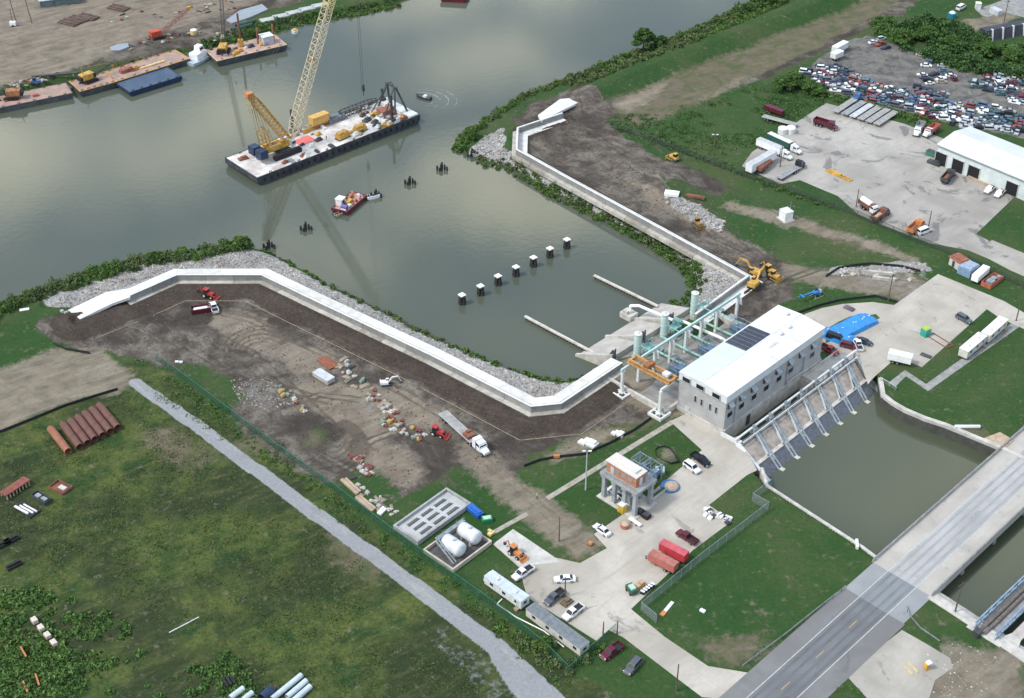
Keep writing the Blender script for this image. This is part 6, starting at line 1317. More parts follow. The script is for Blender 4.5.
for x,y,sx,sy in ((bl_/2,.2,bl_,.4),(bl_/2,bw_-.2,bl_,.4),(.2,bw_/2,.4,bw_-.8),(bl_-.2,bw_/2,.4,bw_-.8)): m=MB(); m.box(x,y,0,sx,sy,1.1); m.build('wall',mat('tan_concrete',(.50,.44,.36),.85,.1,.5),r)
m=MB(); m.box(bl_/2,bw_/2,0,bl_-.8,bw_-.8,.12); m.build('floor',mat('dark_floor',(.09,.09,.09),.8,.2,.6),r)
for k,(px,py,w_) in enumerate(((454,546,'nearer the gravel road'),(470,534,'nearer the orange backhoe'))):
    c=P(px,py,2.2); t=thing('storage_tank',f'white domed horizontal tank in the walled enclosure, {w_}','tank',(c.x,c.y,.12),an)
    m=MB(); m.tube((0,-2.0,2.2),(0,2.4,2.2),1.75,n=20); m.dome((0,-2.0,2.2),1.75,.9,n=20,d=(0,-1,0)); m.dome((0,2.4,2.2),1.75,.9,n=20,d=(0,1,0)); m.build('shell',mat('tank_white',(.62,.64,.66),.35,.08,.5),t,smooth=False)
    for y in (-1.2,1.6): m=MB(); m.box(0,y,0,2.8,.5,1.2); m.build('saddle',CONC,t)
    m=MB(); m.tube((0,0,3.8),(0,0,4.4),.4,n=10); m.build('hatch',LGREY,t)
t=thing('access_gantry','grey steel walkway over the two white tanks','walkway',(A.x,A.y,0),an); m=MB(); m.box(bl_*.55,bw_*.80,3.6,bl_*.7,1.0,.12)
for k in range(5): m.box(bl_*(.22+.165*k),bw_*.80,0,.12,.12,4.6)
m.box(bl_*.55,bw_*.80-.5,4.6,bl_*.7,.06,.08); m.tube((bl_*.16,bw_*.75,3.6),(bl_*.16,bw_*.18,.3),.22,n=5); m.tube((bl_*.22,bw_*.75,3.6),(bl_*.22,bw_*.18,.3),.22,n=5); m.build('walkway',STEELB,t)
# ---------------------------------------------------------------- warehouse
A=P(935,163); B=P(1021,199.5); d=B-A; an=math.atan2(d.y,d.x); WL_=d.length+14; n_=Vector((-math.sin(an),math.cos(an),0)); Cc=P(968,124.7,7.6); 
WD=(Cc-A).dot(n_); print('WH',WL_,WD)
r=thing('warehouse','long white metal warehouse with four dark open doors facing the truck yard','building',(A.x,A.y,0),an)
WW=mat('warehouse_wall',(.60,.66,.64),.6,.06,.4); 
m=MB(); m.box(WL_/2,WD/2,0,WL_,WD,7.0); m.build('wall',WW,r)
rz_=8.6; e=.5
m=MB(); m.add([(-e,-e,7.05),(WL_+e,-e,7.05),(WL_+e,WD/2,rz_),(-e,WD/2,rz_),(-e,-e,6.85),(WL_+e,-e,6.85),(WL_+e,WD/2,rz_-.2),(-e,WD/2,rz_-.2),(-e,WD+e,7.05),(WL_+e,WD+e,7.05),(WL_+e,WD+e,6.85),(-e,WD+e,6.85)],[(0,1,2,3),(4,5,1,0),(3,2,9,8),(8,9,10,11),(0,3,7,4),(3,8,11,7),(1,5,6,2),(2,6,10,9)])
for k in range(int(WL_/3)): pass
m.build('roof',mat('warehouse_roof',(.64,.66,.69),.45,.06,.12,rgb2=(.56,.58,.62)),r)
m=MB(); m.box(WL_/2,-.56,6.7,WL_+1,.16,.2); m.build('gutter',GREY,r)
m=MB(); m.add([(0,0,7.0),(0,WD,7.0),(0,WD/2,rz_-.22)],[(0,1,2)]); m.build('gable',WW,r)
for px,py in ((942.5,163.5),(959.5,170.5),(975.5,177),(1013.5,193)):
    p=P(px,py); x=(p-A).dot(Vector((math.cos(an),math.sin(an),0))); m=MB(); m.box(x,-.02,.02,4.2,.14,4.4); dr=m.build('door_opening',mat('interior_dark',(.012,.012,.014),.9,.1,1),r)
    m=MB(); m.box(x-2.2,-.12,0,.2,.22,4.6); m.box(x+2.2,-.12,0,.2,.22,4.6); m.box(x,-.12,4.45,4.6,.22,.25); m.build('frame',LGREY,dr)
def wbox(name,label,cat,px,py,ang,parts,h=0,group=None):
    """generic thing made of parts: (part name, material, [boxes (cx,cy,cz,sx,sy,sz)])"""
    c,an_,_=seg((px-ang[0],py-ang[1]),(px+ang[0],py+ang[1]),h); t=thing(name,label,cat,(c.x,c.y,max(0,ground_z(c.x,c.y))+.06),an_,group)
    for pn,mm,bs in parts:
        m=MB()
        for b in bs: m.box(*b)
        m.build(pn,mm,t)
    return t
wbox('timber_pile','tan heap of timber in front of the warehouse wall','timber pile',985,183.5,(10,4),[('planks',SANDM,[(0,0,0,12,2.4,.7),(1,.3,.7,8,1.2,.4)])])
wbox('scrap_skip','green skip standing by the warehouse corner','skip',932,156,(8,3),[('bin',GREEN,[(0,0,.1,4,2,1.5)]),('rim',DARK,[(0,0,1.6,4.1,2.1,.1)])])
wbox('low_scrap','dark low scrap heap beside the first warehouse door','scrap heap',934,164,(8,3),[('heap',DARK,[(0,0,0,4.5,2,.9),(.5,.2,.9,2,1,.4)])])
wbox('steel_beams','long yellow steel beams lying in the truck yard','beams',838.5,176,(10,4.5),[('beam',YEL,[(0,-.6,0,10,.4,.6),(.6,.5,0,9,.4,.6),(-1.5,0,.6,5,.9,.4)])])
wbox('black_tank','small dark machine near the flatbed tractor in the yard','machine',800,140,(8,4),[('body',DARK,[(0,0,0,2.5,1.6,1.4)])]) if False else None
for x,y,w_ in ((782.5,133,'left'),(790.5,132.5,'right')):
    p=P(x,y); t=thing('round_tank',f'pale round tank standing behind the two white semi trucks, {w_} of the pair','tank',(p.x,p.y,0)); m=MB(); m.tube((0,0,0),(0,0,1.9),1.7,n=16); m.build('shell',OFFW,t); m=MB(); m.dome((0,0,1.9),1.7,.5,n=16,k=3); m.build('lid',WHITE,t)
# ---------------------------------------------------------------- scrapyard: every car in view
PRJ=paint('faded_red_car_paint',(.26,.06,.055),.5); PBJ=paint('faded_blue_car_paint',(.09,.15,.24),.5)
PAL=[('white',PW,7),('silver',PS,8),('black',PK,5),('dark blue',PDB,7),('dark red',PM,4),('faded red',PRJ,3),('grey',PG,8),('tan',PT,2),('green',PGN,3),('faded blue',PBJ,6)]
JC={}
def junk(col,m_,kind):
    k=(col,kind)
    if k in JC: return JC[k]
    a=MB()
    if kind==0: shell(a,[(-2.3,.75,.15,.75),(-1.5,.9,.1,.9),(0,.9,.1,.88),(1.3,.88,.1,.8),(2.3,.72,.2,.6)]); g=(-1.7,1.1,.80,.86,-1.05,.35,.62,1.32)
    elif kind==1: shell(a,[(-2.4,.9,.2,1.0),(0,.95,.15,1.0),(1.2,.95,.15,1.0),(2.3,.85,.2,.9)]); g=(-2.35,1.2,.88,1.0,-2.1,.55,.72,1.7)
    else: shell(a,[(-2.7,.9,.3,.95),(-.6,.95,.3,.95),(1.4,.95,.2,1.0),(2.6,.85,.3,.9)]); g=(-.55,1.4,.86,.98,-.4,.8,.72,1.6)
    frustum(a,*g,mi=1); a.box((g[4]+g[5])/2,0,g[7]-.05,g[5]-g[4]+.06,g[6]*2+.06,.07,mi=0)
    for x in (-1.4,1.4):
        for s in (-.9,.9): a.tube((x,s,.3),(x,s*.75,.3),.3,n=8,mi=2)
    o=a.build('scrap_car',[m_,GLASS,BLACK]); tag(o,f'{col} scrap car standing among the rows of wrecks in the scrapyard','car',f'{col} scrap cars in the scrapyard'); JC[k]=(o,[]); return JC[k]
def in_poly(x,y,p):
    r=False
    for i in range(len(p)):
        x1,y1=p[i].x,p[i].y; x2,y2=p[i-1].x,p[i-1].y
        if (y1>y)!=(y2>y) and x<(x2-x1)*(y-y1)/(y2-y1)+x1: r=not r
    return r
rnd=random.Random(31); NJ=0; SPOTS=[]
names=[c for c,_,w_ in PAL for _k in range(w_)]; pm_={c:m_ for c,m_,_w in PAL}
for poly,ang,sx,sy,dens in (
  ([(803,72),(822,63),(848,71),(870,81),(902,92),(898,107),(872,104),(845,95),(810,85)],R(-22),4.5,2.0,.97),
  ([(890,92),(915,86),(944,95),(956,106),(950,122),(925,118),(900,107)],R(-22),4.4,2.0,.97),
  ([(935,114),(945,103),(972,102),(1000,108),(1030,114),(1030,137),(1000,133),(970,129),(945,125)],R(-20),4.4,2.0,.97),
  ([(972,84),(985,74),(1030,76),(1030,108),(1005,104),(998,94),(978,92)],R(-15),4.5,2.05,.93),
  ([(920,70),(950,70),(956,84),(924,86)],R(10),5.0,2.4,.8),([(858,36),(884,34),(888,50),(860,52)],R(40),5.5,3.5,.45),
  ([(916,52),(944,58),(946,68),(918,66)],R(-30),5.2,2.8,.7),([(900,84),(935,86),(960,98),(940,100),(905,94)],R(-20),5.4,2.6,.6),([(884,86),(905,88),(904,94),(884,93)],R(-20),5.5,3,.7),([(868,8),(888,4),(890,12),(870,14)],R(10),7,4,.3)):
    pp=PL(poly); cx=sum(p.x for p in pp)/len(pp); cy=sum(p.y for p in pp)/len(pp); c,s=math.cos(ang),math.sin(ang)
    for i in range(-18,19):
        for j in range(-30,31):
            x=i*sx+rnd.uniform(-.5,.5); y=j*sy+rnd.uniform(-.3,.3); X_=cx+x*c-y*s; Y_=cy+x*s+y*c
            if not in_poly(X_,Y_,pp) or rnd.random()>dens: continue
            k=rnd.uniform(.80,.98); SPOTS.append((Y_,X_,rnd.choice(names),rnd.choice([0,0,1,2]),(rnd.uniform(-.03,.03),rnd.uniform(-.03,.03),ang+rnd.uniform(-.35,.35)+rnd.choice([0,math.pi])+(math.pi/2 if rnd.random()<.12 else 0)),k))
SPOTS.sort(); rest=[]
for Y_,X_,col,kd,rot,k in SPOTS:
    src,u=junk(col,pm_[col],kd)
    if NJ>=298: rest.append((Y_,X_,col,kd,rot,k)); continue
    o=src if not u else src.copy()
    if u: COL.objects.link(o)
    u.append(1); NJ+=1; o.location=(X_,Y_,.02); o.rotation_euler=rot; o.scale=(k,k,k)
if rest:
    m=MB(); mats_=[pm_[c] for c,_,_ in PAL]; cn=[c for c,_,_ in PAL]; from mathutils import Euler
    for Y_,X_,col,kd,rot,k in rest:
        me_=JC[(col,kd)][0].data; Mx=Matrix.Translation((X_,Y_,.02))@Euler(rot).to_matrix().to_4x4()@Matrix.Scale(k,4); o_=len(m.v)
        m.v+=[tuple(Mx@v.co) for v in me_.vertices]
        for p in me_.polygons: m.f.append(tuple(i+o_ for i in p.vertices)); m.m.append(cn.index(col) if p.material_index==0 else len(cn)+p.material_index-1)
    tag(m.build('scrap_cars',mats_+[GLASS,BLACK]),'farthest rows of mixed wrecked cars at the back of the scrapyard','cars',kind='stuff')
for c in list(JC.values()):
    if not c[1]: bpy.data.objects.remove(c[0])
print('JUNK',NJ,len(rest))
t=box_trailer(2.5,8,2.3,OFFW,WHITE,label='white box trailer at the near corner of the scrapyard beyond the levee toe'); at_seg(t,(834,50.5),(846,44),0,8,h=2.2)
t=box_trailer(2.5,5,2.0,OFFW,WHITE,label='small white box standing just below the white box trailer at the scrapyard corner',axles=1); at_seg(t,(833,56.5),(841,53),0,5,h=2)
t=car('van','white van parked on the grass beyond the thicket at the top right','van','van',PW); ctr((961,7.5),(9,-5),t)
t=thing('water_tank','teal round tank with a white lid beyond the thicket at the top right','tank',P(951.5,18)); m=MB(); m.tube((0,0,0),(0,0,2.2),1.7,n=16); m.build('tank',mat('teal_tank',(.02,.20,.28),.5,.1,1),t); m=MB(); m.dome((0,0,2.2),1.2,.8,n=14,k=3); m.build('lid',WHITE,t)
t=thing('belt_structure','long dark ribbed structure with pale ribs at the top right corner','structure',P(1000,36),R(22)); m=MB(); m.box(8,0,0,34,6,4.2,ty=.6); m.build('cover',mat('dark_cover',(.05,.055,.075),.7,.2,.6),t)
for k in range(7): m=MB(); m.box(-6+k*5,-2.6,.0,.5,1.2,4.4,oy=.9); m.build('rib',OFFW,t)
wbox('parked_machine','pale machine beside the road at the top right corner','machine',995.5,14,(6,3),[('body',LGREY,[(0,0,0,5,2.4,2.2)])])
wbox('storage_box','small white box between the van and the road at the top right','box',977.5,9,(2,4),[('box',OFFW,[(0,0,0,2.2,2,2.6)]),('lid',WHITE,[(0,0,2.6,2.4,2.2,.1)])])
# ---------------------------------------------------------------- small things around the station
wbox('chemical_toilet','yellow portable toilet at the front corner of the control house','toilet',622,511.5,(8,5),[('cabin',mat('yellow_plastic',(.65,.45,.03),.5,.1,1),[(0,0,0,1.6,1.6,2.2)]),('roof',OFFW,[(0,0,2.2,1.7,1.7,.2)]),('door',YEL,[(0,-.82,.1,1.0,.05,2)])])
wbox('chemical_toilet','turquoise portable toilet with a yellow-green roof alone on the far lot','toilet',925,335.5,(8,5),[('cabin',TURQ,[(0,0,0,2.0,2.0,2.2)]),('roof',mat('lime_plastic',(.35,.50,.08),.5,.1,1),[(0,0,2.2,1.9,1.9,.35)])])
t=thing('round_bin','rust-brown round bin on the plaza below the yellow toilet','bin',P(625,527)); m=MB(); m.tube((0,0,0),(0,0,1.1),1.1,n=16); m.build('bin',mat('terracotta_paint',(.36,.15,.10),.7,.1,1),t); m=MB(); m.dome((0,0,1.1),1.0,.35,n=14,k=3); m.build('contents',SANDM,t)
wbox('flat_cart','low white cart at the foot of the front column of the control house','cart',635,523.5,(8,5.5),[('deck',WHITE,[(0,0,.4,3.6,.9,.25)]),('axle',DARK,[(-.8,0,0,.4,1.1,.4),(.8,0,0,.4,1.1,.4)])])
wbox('waste_skip','black steel skip between the front columns of the control house','skip',643,515.5,(8,5),[('bin',BLACK,[(-1,0,0,1.7,1.6,1.1),(1,0,0,1.7,1.6,1.1)]),('lid',DARK,[(-1,0,1.1,1.5,1.4,.06),(1,0,1.1,1.5,1.4,.06)])])
for (x,y,ang,L2,W2,w_) in ((838,335.5,(9,3.5),9.5,4.6,'the smaller bundle nearest the station'),(853,325,(10,-5),13,5.6,'the large bundle in the middle'),(862,321.5,(10,-5),8,5,'the bundle farthest from the station')):
    c,an_,_=seg((x-ang[0],y-ang[1]),(x+ang[0],y+ang[1]),1); t=thing('tarpaulin_bundle',f'bright blue tarpaulin-covered stack on the small grass island, {w_}','tarpaulin',(c.x,c.y,.07),an_)
    m=MB(); rows=[]; rr=random.Random(int(x))
    nx_=9
    for i in range(nx_+1):
        xx=-L2/2+L2*i/nx_; h=1.5+rr.uniform(-.25,.25); h=h*.6 if i in (0,nx_) else h
        rows.append([(xx,-W2/2-rr.uniform(0,.25),0),(xx,-W2/2+.1,h*.8),(xx,-W2*.2,h+rr.uniform(-.1,.15)),(xx,W2*.2,h+rr.uniform(-.15,.1)),(xx,W2/2-.1,h*.8),(xx,W2/2+rr.uniform(0,.25),0)])
    m.loft(rows); m.build('tarpaulin',TARP,t)
    m=MB(); 
    for i in range(3): m.box(-L2/3+i*L2/3,0,1.72,.35,.35,.2)
    m.build('weight',OFFW,t)
wbox('rubble_sack','small purplish heap on the concrete beyond the blue tarpaulins','heap',849,309,(9,4),[('heap',mat('purple_grey',(.16,.13,.16),.8,.2,1),[(0,0,0,3,1.6,.45),(.2,.1,.45,1.6,.8,.3)])])
wbox('small_shed','little cream shed with a red-brown roof beside the blue tank','shed',958.5,266.5,(6,4),[('wall',mat('cream_wall',(.62,.58,.52),.8,.08,.6),[(0,0,0,4.6,3.6,2.6)]),('roof',mat('red_tile',(.30,.11,.07),.8,.15,1),[(0,0,2.6,5.2,4.2,.2),(0,0,2.8,4.4,2.4,.5)]),('door',DARK,[(-.5,-1.83,.1,1,.06,2)])])
t=wbox('fuel_tank','faded blue box tank between the small shed and the white trailer','tank',967.5,273,(6,-4),[('tank',mat('faded_blue',(.22,.32,.46),.55,.12,.7),[(0,0,0,5.0,4.2,2.6)]),('lid',mat('faded_blue_top',(.30,.38,.48),.6,.12,.7),[(0,0,2.6,4.4,3.6,.3)])])
wbox('scrap_skip','orange-red open skip full of scrap on the grass','skip',991.5,283,(7,-5),[('bin',mat('orange_red_paint',(.46,.13,.08),.6,.15,.8),[(0,-1.5,0,7,.15,1.4),(0,1.5,0,7,.15,1.4),(-3.5,0,0,.15,3,1.4),(3.5,0,0,.15,3,1.4),(0,0,0,7,3,.2)]),('scrap',STEELB,[(-1,0,.2,2,2,1.1),(1.4,.3,.2,1.8,1.6,.9),(2.4,-.7,.2,1,1,1.4)])])
wbox('steel_plate_stack','two dark plates lying on the far lot near its lower corner','plates',926,356,(8,3),[('plate',DARK,[(0,0,0,3,1.4,.2)])])
wbox('tow_bar_frame','thin rusty frame lying on the far lot below the turquoise toilet','frame',940,341,(8,5),[('frame',RUST,[(0,-1.2,0,7,.2,.2),(0,1.2,0,7,.2,.2),(-3.5,0,0,.2,2.2,.2),(3.5,0,0,.2,2.2,.2)])])
wbox('equipment_shelter','little white cabin with an aerial standing on the open grass','cabin',785.5,219,(4,3),[('cabin',WHITE,[(0,0,0,3.2,3.0,3.0)]),('roof',OFFW,[(0,0,3.0,3.4,3.2,.15)]),('aerial',GREY,[(.6,.9,3.1,.12,.12,3.2)]),('base',FOOT,[(0,0,-.05,4.4,4.2,.15)])])
wbox('sheeted_stack','white-sheeted low stack on the grass beside the rock heap','tarpaulin',671.5,197.5,(8,1),[('sheet',WHITE,[(0,0,0,4.6,2.8,.9),(.2,.1,.9,2.6,1.5,.35)])])
wbox('rusty_pipe_bundle','rust-red bundle lying on the grass right of the white-sheeted stack','bundle',695,200,(9,1.5),[('bundle',RUST,[(0,-.5,0,6.2,.6,.7),(0,.4,0,6,.6,.6)])])
wbox('concrete_blocks','pair of long pale concrete blocks on the rubble at the end of the dirt track','blocks',880,277,(10,1),[('block',CONC,[(0,1.5,0,7,.8,.9),(1,-1.5,0,6.4,.8,.9)])])
for x,y,sz,w_ in ((590,444,3.2,'the larger, by the silt fence'),(619,435,2.2,'the smaller, farther along the silt fence')):
    wbox('sheeting_heap',f'white crumpled sheeting heaped on the dirt, {w_}','sheeting',x,y,(6,3),[('sheet',WHITEC,[(0,0,0,sz*1.2,sz*.8,.5),(.5,.4,.5,sz*.6,sz*.4,.5),(-sz*.5,-sz*.3,0,sz*.6,sz*.5,.6)])])
rnd=random.Random(8)
for k in range(16):
    px=704+rnd.uniform(0,26)+0; py=509+rnd.uniform(0,8)+(px-704)*.38; mm,w_=rnd.choice([(WHITE,'white'),(WHITE,'white'),(DARK,'dark'),(LGREY,'grey')])
    wbox('material_bag',f'small {w_} bag in the litter of supplies on the corner of the plaza','bag',px,py,(rnd.uniform(2,5),rnd.uniform(-3,3)),[('bag',mm,[(0,0,0,rnd.uniform(.8,1.8),rnd.uniform(.7,1.1),.6)]),('fold',mm,[(.1,0,.6,.5,.4,.2)])],group=f'{w_} bags of supplies on the plaza corner')
wbox('waste_cart','dark green cart with a pale top at the corner of the plaza','cart',631.5,592,(4,5),[('body',mat('dark_green',(.03,.09,.06),.5,.1,1),[(0,0,.4,2.7,1.7,1.0)]),('top',mat('pale_green',(.40,.58,.46),.6,.1,1),[(0.1,0,1.4,1.6,1.2,.35)]),('axle',BLACK,[(-.8,0,0,.5,1.9,.5),(.8,0,0,.5,1.9,.5)])])
for x,y,w_ in ((637.5,588.5,'nearer the green cart'),(641.5,585,'farther from the green cart')): wbox('orange_crate',f'small orange crate on the plaza edge, {w_}','crate',x,y,(4,3),[('crate',mat('amber_paint',(.60,.32,.10),.6,.1,1),[(0,0,0,1.2,1.0,1.0)]),('lid',SANDM,[(0,0,1.0,1.1,.9,.08)])])
dr=thing('drum','x','drum'); m=MB(); m.tube((0,0,0),(0,0,.85),.32,n=10); m.build('barrel',BLACK,dr); m=MB(); m.tube((0,0,.85),(0,0,.93),.30,n=10); m.build('lid',WHITE,dr)
for i in range(5):
    for j in range(2): p=P(641.5+i*2.5+j*2.0,593.5-i*1.9+j*.9); place(dr,USED,(p.x,p.y,.0),0,'small black drum with a white lid in the double row at the plaza edge','white-lidded drums at the plaza edge')
for x,y,ang,c1,w_ in ((673,605,(5,-4.5),OFFW,'white and red'),(666.5,610,(4,-4),SALMON,'')):
    if w_: wbox('sign_board','thin white and red board lying on the lawn inside the grey fence','board',667,615-6,(5,-6),[('board',OFFW,[(.8,0,0,3.4,.8,.12)]),('red_end',ORNG,[(-1.7,0,0,1.5,1.0,.13)])])
wbox('white_marker','small white marker stone lying on the lawn by the grey fence','stone',702.5,611.5,(2,1),[('stone',WHITE,[(0,0,0,1.2,.8,.4)])])
wbox('outfall_pipe','short white pipe end standing at the canal wall near the bridge','pipe',856.5,546,(0.5,5),[('pipe',WHITE,[(0,0,.1,2.6,.6,.9)])])
wbox('outfall_pipe','white pipe lying over the far canal wall','pipe',967,428.5,(10,0),[('pipe',WHITE,[(0,0,.3,6.4,.6,.6)]),('bracket',GREY,[(-2.8,0,0,.4,1,.5)])])
wbox('bollard_cluster','yellow and white standpipe on the concrete by the driveway','standpipe',926,669,(3,3),[('post',YEL,[(0,0,0,1.0,.9,1.8)]),('cap',WHITE,[(.2,.2,1.8,1.0,1.0,.35)]),('rail',CREAM,[(-1.5,-2.2,0,3,.15,.3),(-1.5,-3.6,0,3,.15,.3)])])
wbox('tarpaulin_bundle','bright blue covered bundle beside the end of the grey basin','tarpaulin',475,513,(6,5),[('cover',mat('deep_blue_tarp',(.02,.12,.45),.4,.1,.5),[(0,0,0,4.4,1.9,1.1),(.3,.1,1.1,3,1,.3)])])
wbox('green_tank','small green tank on the grass between the blue bundle and the footpath','tank',487,521,(6,-1),[('tank',mat('emerald',(.02,.22,.11),.5,.1,1),[(0,0,0,2.4,1.6,1.0)]),('lid',mat('pale_green',(.4,.58,.46)),[(0,0,1.0,1.8,1.1,.15)])])
wbox('pipe_fitting','small yellow valve group at the corner of the tank enclosure','valve',491,534.5,(4,-3),[('valve',CREAM,[(0,0,0,1.6,1.0,.6),(.3,.6,0,.6,1,.8)])])
wbox('brush_heap','small heap of brown brushwood between two parked pickups','brush heap',566.5,603,(4,-3),[('heap',mat('brushwood',(.17,.13,.08),.95,.3,2,bump=.8),[(0,0,0,2.6,1.8,.5),(.3,.1,.5,1.4,1.0,.4)])])
wbox('traffic_cone','orange plastic barrier drum at the edge of the plaza where the dirt track ends','barrel',590.5,545,(2,1),[('drum',ORNG,[(0,0,0,.9,.7,.9)]),('base',BLACK,[(0,0,-.02,1.1,.9,.1)])])
wbox('traffic_cone','orange plastic barrier in the silt fence on the lawn','barrel',556.5,458,(2,0),[('drum',ORNG,[(0,0,0,1.6,.5,.9)]),('base',BLACK,[(0,0,-.02,1.7,.7,.1)])])
# ---------------------------------------------------------------- dirt yard: piles of parts
wbox('rust_plate','flat rust-red steel plate lying in the dirt yard','steel plate',327.5,363.5,(7,5.5),[('plate',mat('bright_rust',(.26,.085,.045),.85,.1,1),[(0,0,0,5.8,2.8,.22)]),('edge',RUST,[(0,1.45,0,5.8,.15,.3)])])
wbox('office_trailer','small flat-roofed grey trailer standing among the supplies in the dirt yard','trailer',324,379.5,(8,5),[('body',mat('weathered_grey',(.42,.40,.38),.8,.1,.7),[(0,0,.3,6,2.6,1.2)]),('base',DARK,[(0,0,0,5.4,2.2,.3)]),('roof',LGREY,[(0,0,1.5,6.1,2.7,.1)])])
LIT=[('red_cap','dark red coupling',mat('dull_red',(.20,.055,.045),.7,.15,1)),('pale_crate','pale crate',mat('dusty_white',(.38,.37,.345),.8,.15,1)),('timber_plank','tan plank bundle',mat('dusty_timber',(.34,.28,.21),.9,.2,1)),('grey_block','grey concrete block',CONC),('yellow_crate','yellow crate',mat('dull_ochre',(.42,.30,.10),.7,.15,1)),('teal_crate','greenish crate',mat('grey_green',(.20,.27,.23),.8,.15,1)),('steel_section','dark steel section',DARK)]
zones=[('beside the small grey trailer',(335,350,372,400),['pale_crate','grey_block','timber_plank','teal_crate','steel_section','timber_plank'],26,(10,6)),
 ('in the heap below the white mini excavator',(372,388,405,428),['grey_block','timber_plank','red_cap','pale_crate','timber_plank'],22,(10,6)),
 ('in the row leading to the red tractor',(372,412,424,440),['red_cap','red_cap','yellow_crate','pale_crate','grey_block','teal_crate'],28,(10,4)),
 ('in the group at the left of the dirt yard',(280,386,304,412),['red_cap','red_cap','yellow_crate','teal_crate','grey_block'],16,(6,3)),
 ('in the column of parts near the green fence',(350,448,374,482),['red_cap','red_cap','red_cap','grey_block','pale_crate','timber_plank'],26,(6,5)),
 ('at the lower end near the grey basin',(350,478,396,515),['timber_plank','timber_plank','grey_block','pale_crate','steel_section','timber_plank'],24,(9,7)),
 ('on the rubble beside the right floodwall',(664,196,724,232),['pale_crate','grey_block'],10,(8,4)),
 ('on the rubble by the silt fence at the far lot',(826,268,924,282),['grey_block','grey_block','timber_plank'],12,(9,2)),
 ('near the pale rock at the wall end',(62,314,80,320),['pale_crate'],3,(4,2)),
 ('beside the far left barge on the bank',(4,74,56,92),['steel_section','red_cap','timber_plank','grey_block','pale_crate','steel_section'],40,(9,-3)),
 ('on the brown shore by the red crane',(128,30,200,50),['steel_section','grey_block','red_cap','steel_section','timber_plank'],30,(9,-3)),
 ('in the storage area at the top of the left bank',(90,2,250,26),['steel_section','timber_plank','grey_block','steel_section','red_cap'],30,(9,-3)),
 ('on the reedy shore below the grey panels',(205,22,262,44),['steel_section','grey_block','timber_plank'],16,(9,-3))]
PRO={}
for ad,(x0,y0,x1,y1),kinds,n,dr_ in zones:
    for k in range(n):
        u=rnd.random(); px=x0+(x1-x0)*u; py=y0+(y1-y0)*min(1,max(0,u*(.75)+rnd.uniform(0,.35))) if dr_[1]>0 else y1-(y1-y0)*min(1,max(0,u*.75+rnd.uniform(0,.35)))
        kd=rnd.choice(kinds); nm2,dsc,mm=[l_ for l_ in LIT if l_[0]==kd][0]
        p=P(px,py); rz=rnd.choice([R(-38),R(-38),R(45),rnd.uniform(0,3)])
        if kd not in PRO:
            t=thing(nm2,'x',dsc.split()[-1]); m=MB()
            if kd=='timber_plank': 
                for j in range(4): m.box(0,-.6+j*.38,0,3.6-.3*j,.3,.3+.08*(j%2))
            elif kd=='steel_section': m.box(0,-.3,0,3.2,.15,.4); m.box(.2,.3,0,3.0,.15,.4); m.box(0,0,.1,2.6,.5,.1)
            elif kd=='red_cap': 
                for q in ((0,0),(.8,.3),(.2,.9)): m.tube((*q,0),(*q,.55),.42,n=10)
            elif kd=='grey_block': m.box(0,0,0,1.5,1.0,.5); m.box(.4,.9,0,1.2,.7,.4); m.box(0,.2,.5,.9,.6,.35)
            else: m.box(0,0,0,1.5,1.1,.7); m.box(.1,.05,.7,1.2,.8,.25)
            m.build('body',mm,t); PRO[kd]=t
        o=place(PRO[kd],USED,(p.x,p.y,max(0,ground_z(p.x,p.y))),rz,f'{dsc} lying {ad}',f'{dsc}s {ad}'); s=rnd.uniform(.45,.9); o.scale=(s,s*rnd.uniform(.8,1.2),s)
        o.name=PRO[kd].name.split('.')[0]
wbox('timber_stack','long tan stack of planks near the green fence, the upper one','timber',351,487,(6,5.5),[('planks',SANDM,[(0,-.4,0,6.8,.8,.5),(0,.5,0,6.2,.7,.45)])])
wbox('timber_stack','long tan stack of planks near the green fence, the lower one','timber',366,504.5,(6,5),[('planks',SANDM,[(0,-.4,0,6.4,.8,.5),(0,.5,0,5.8,.7,.45)])])
for x,y,w_ in ((375,510,'white sheeted bundle by the corner of the grey basin'),):
    wbox('sheeting_heap',w_,'sheeting',382,512,(3,-3),[('sheet',WHITE,[(0,0,0,2.4,1.2,.5),(.6,.3,.5,1,.6,.2)])])
# ---------------------------------------------------------------- lower left meadow
RP=mat('rusty_pipe',(.17,.075,.055),.8,.15,.5,rgb2=(.10,.05,.04)); RP2=mat('orange_rust_pipe',(.28,.12,.07),.8,.12,.5)
def lpipe(far,near,rad,mm,label,name='steel_pipe',group=None):
    a,b=P(*far,rad),P(*near,rad); d=b-a; t=thing(name,label,'pipe',((a+b)/2).xy.to_3d(),math.atan2(d.y,d.x),group); m=MB(); m.pipe((-d.length/2,0,rad),(d.length/2,0,rad),rad,.06,18); m.build('pipe',mm,t); 
    m=MB(); m.pipe((d.length*.08,0,rad),(d.length*.10,0,rad),rad+.04,.04,18); m.build('weld_seam',mm,t)
ow=['second from the left, just right of the orange one','third from the left','middle one','third from the right','second from the right','last on the right']
lpipe((50.5,428.5),(68.5,451.5),.98,RP2,'big orange-rust steel pipe, leftmost of seven lying on the meadow',group='seven big rusty pipes on the meadow')
for k in range(6):
    lpipe((63.2+k*7.2,424.5-k*3.9),(80+k*7.6,447-k*3.85),.98,RP,f'big dark-rust pipe on the meadow, {ow[k]}',group='seven big rusty pipes on the meadow')
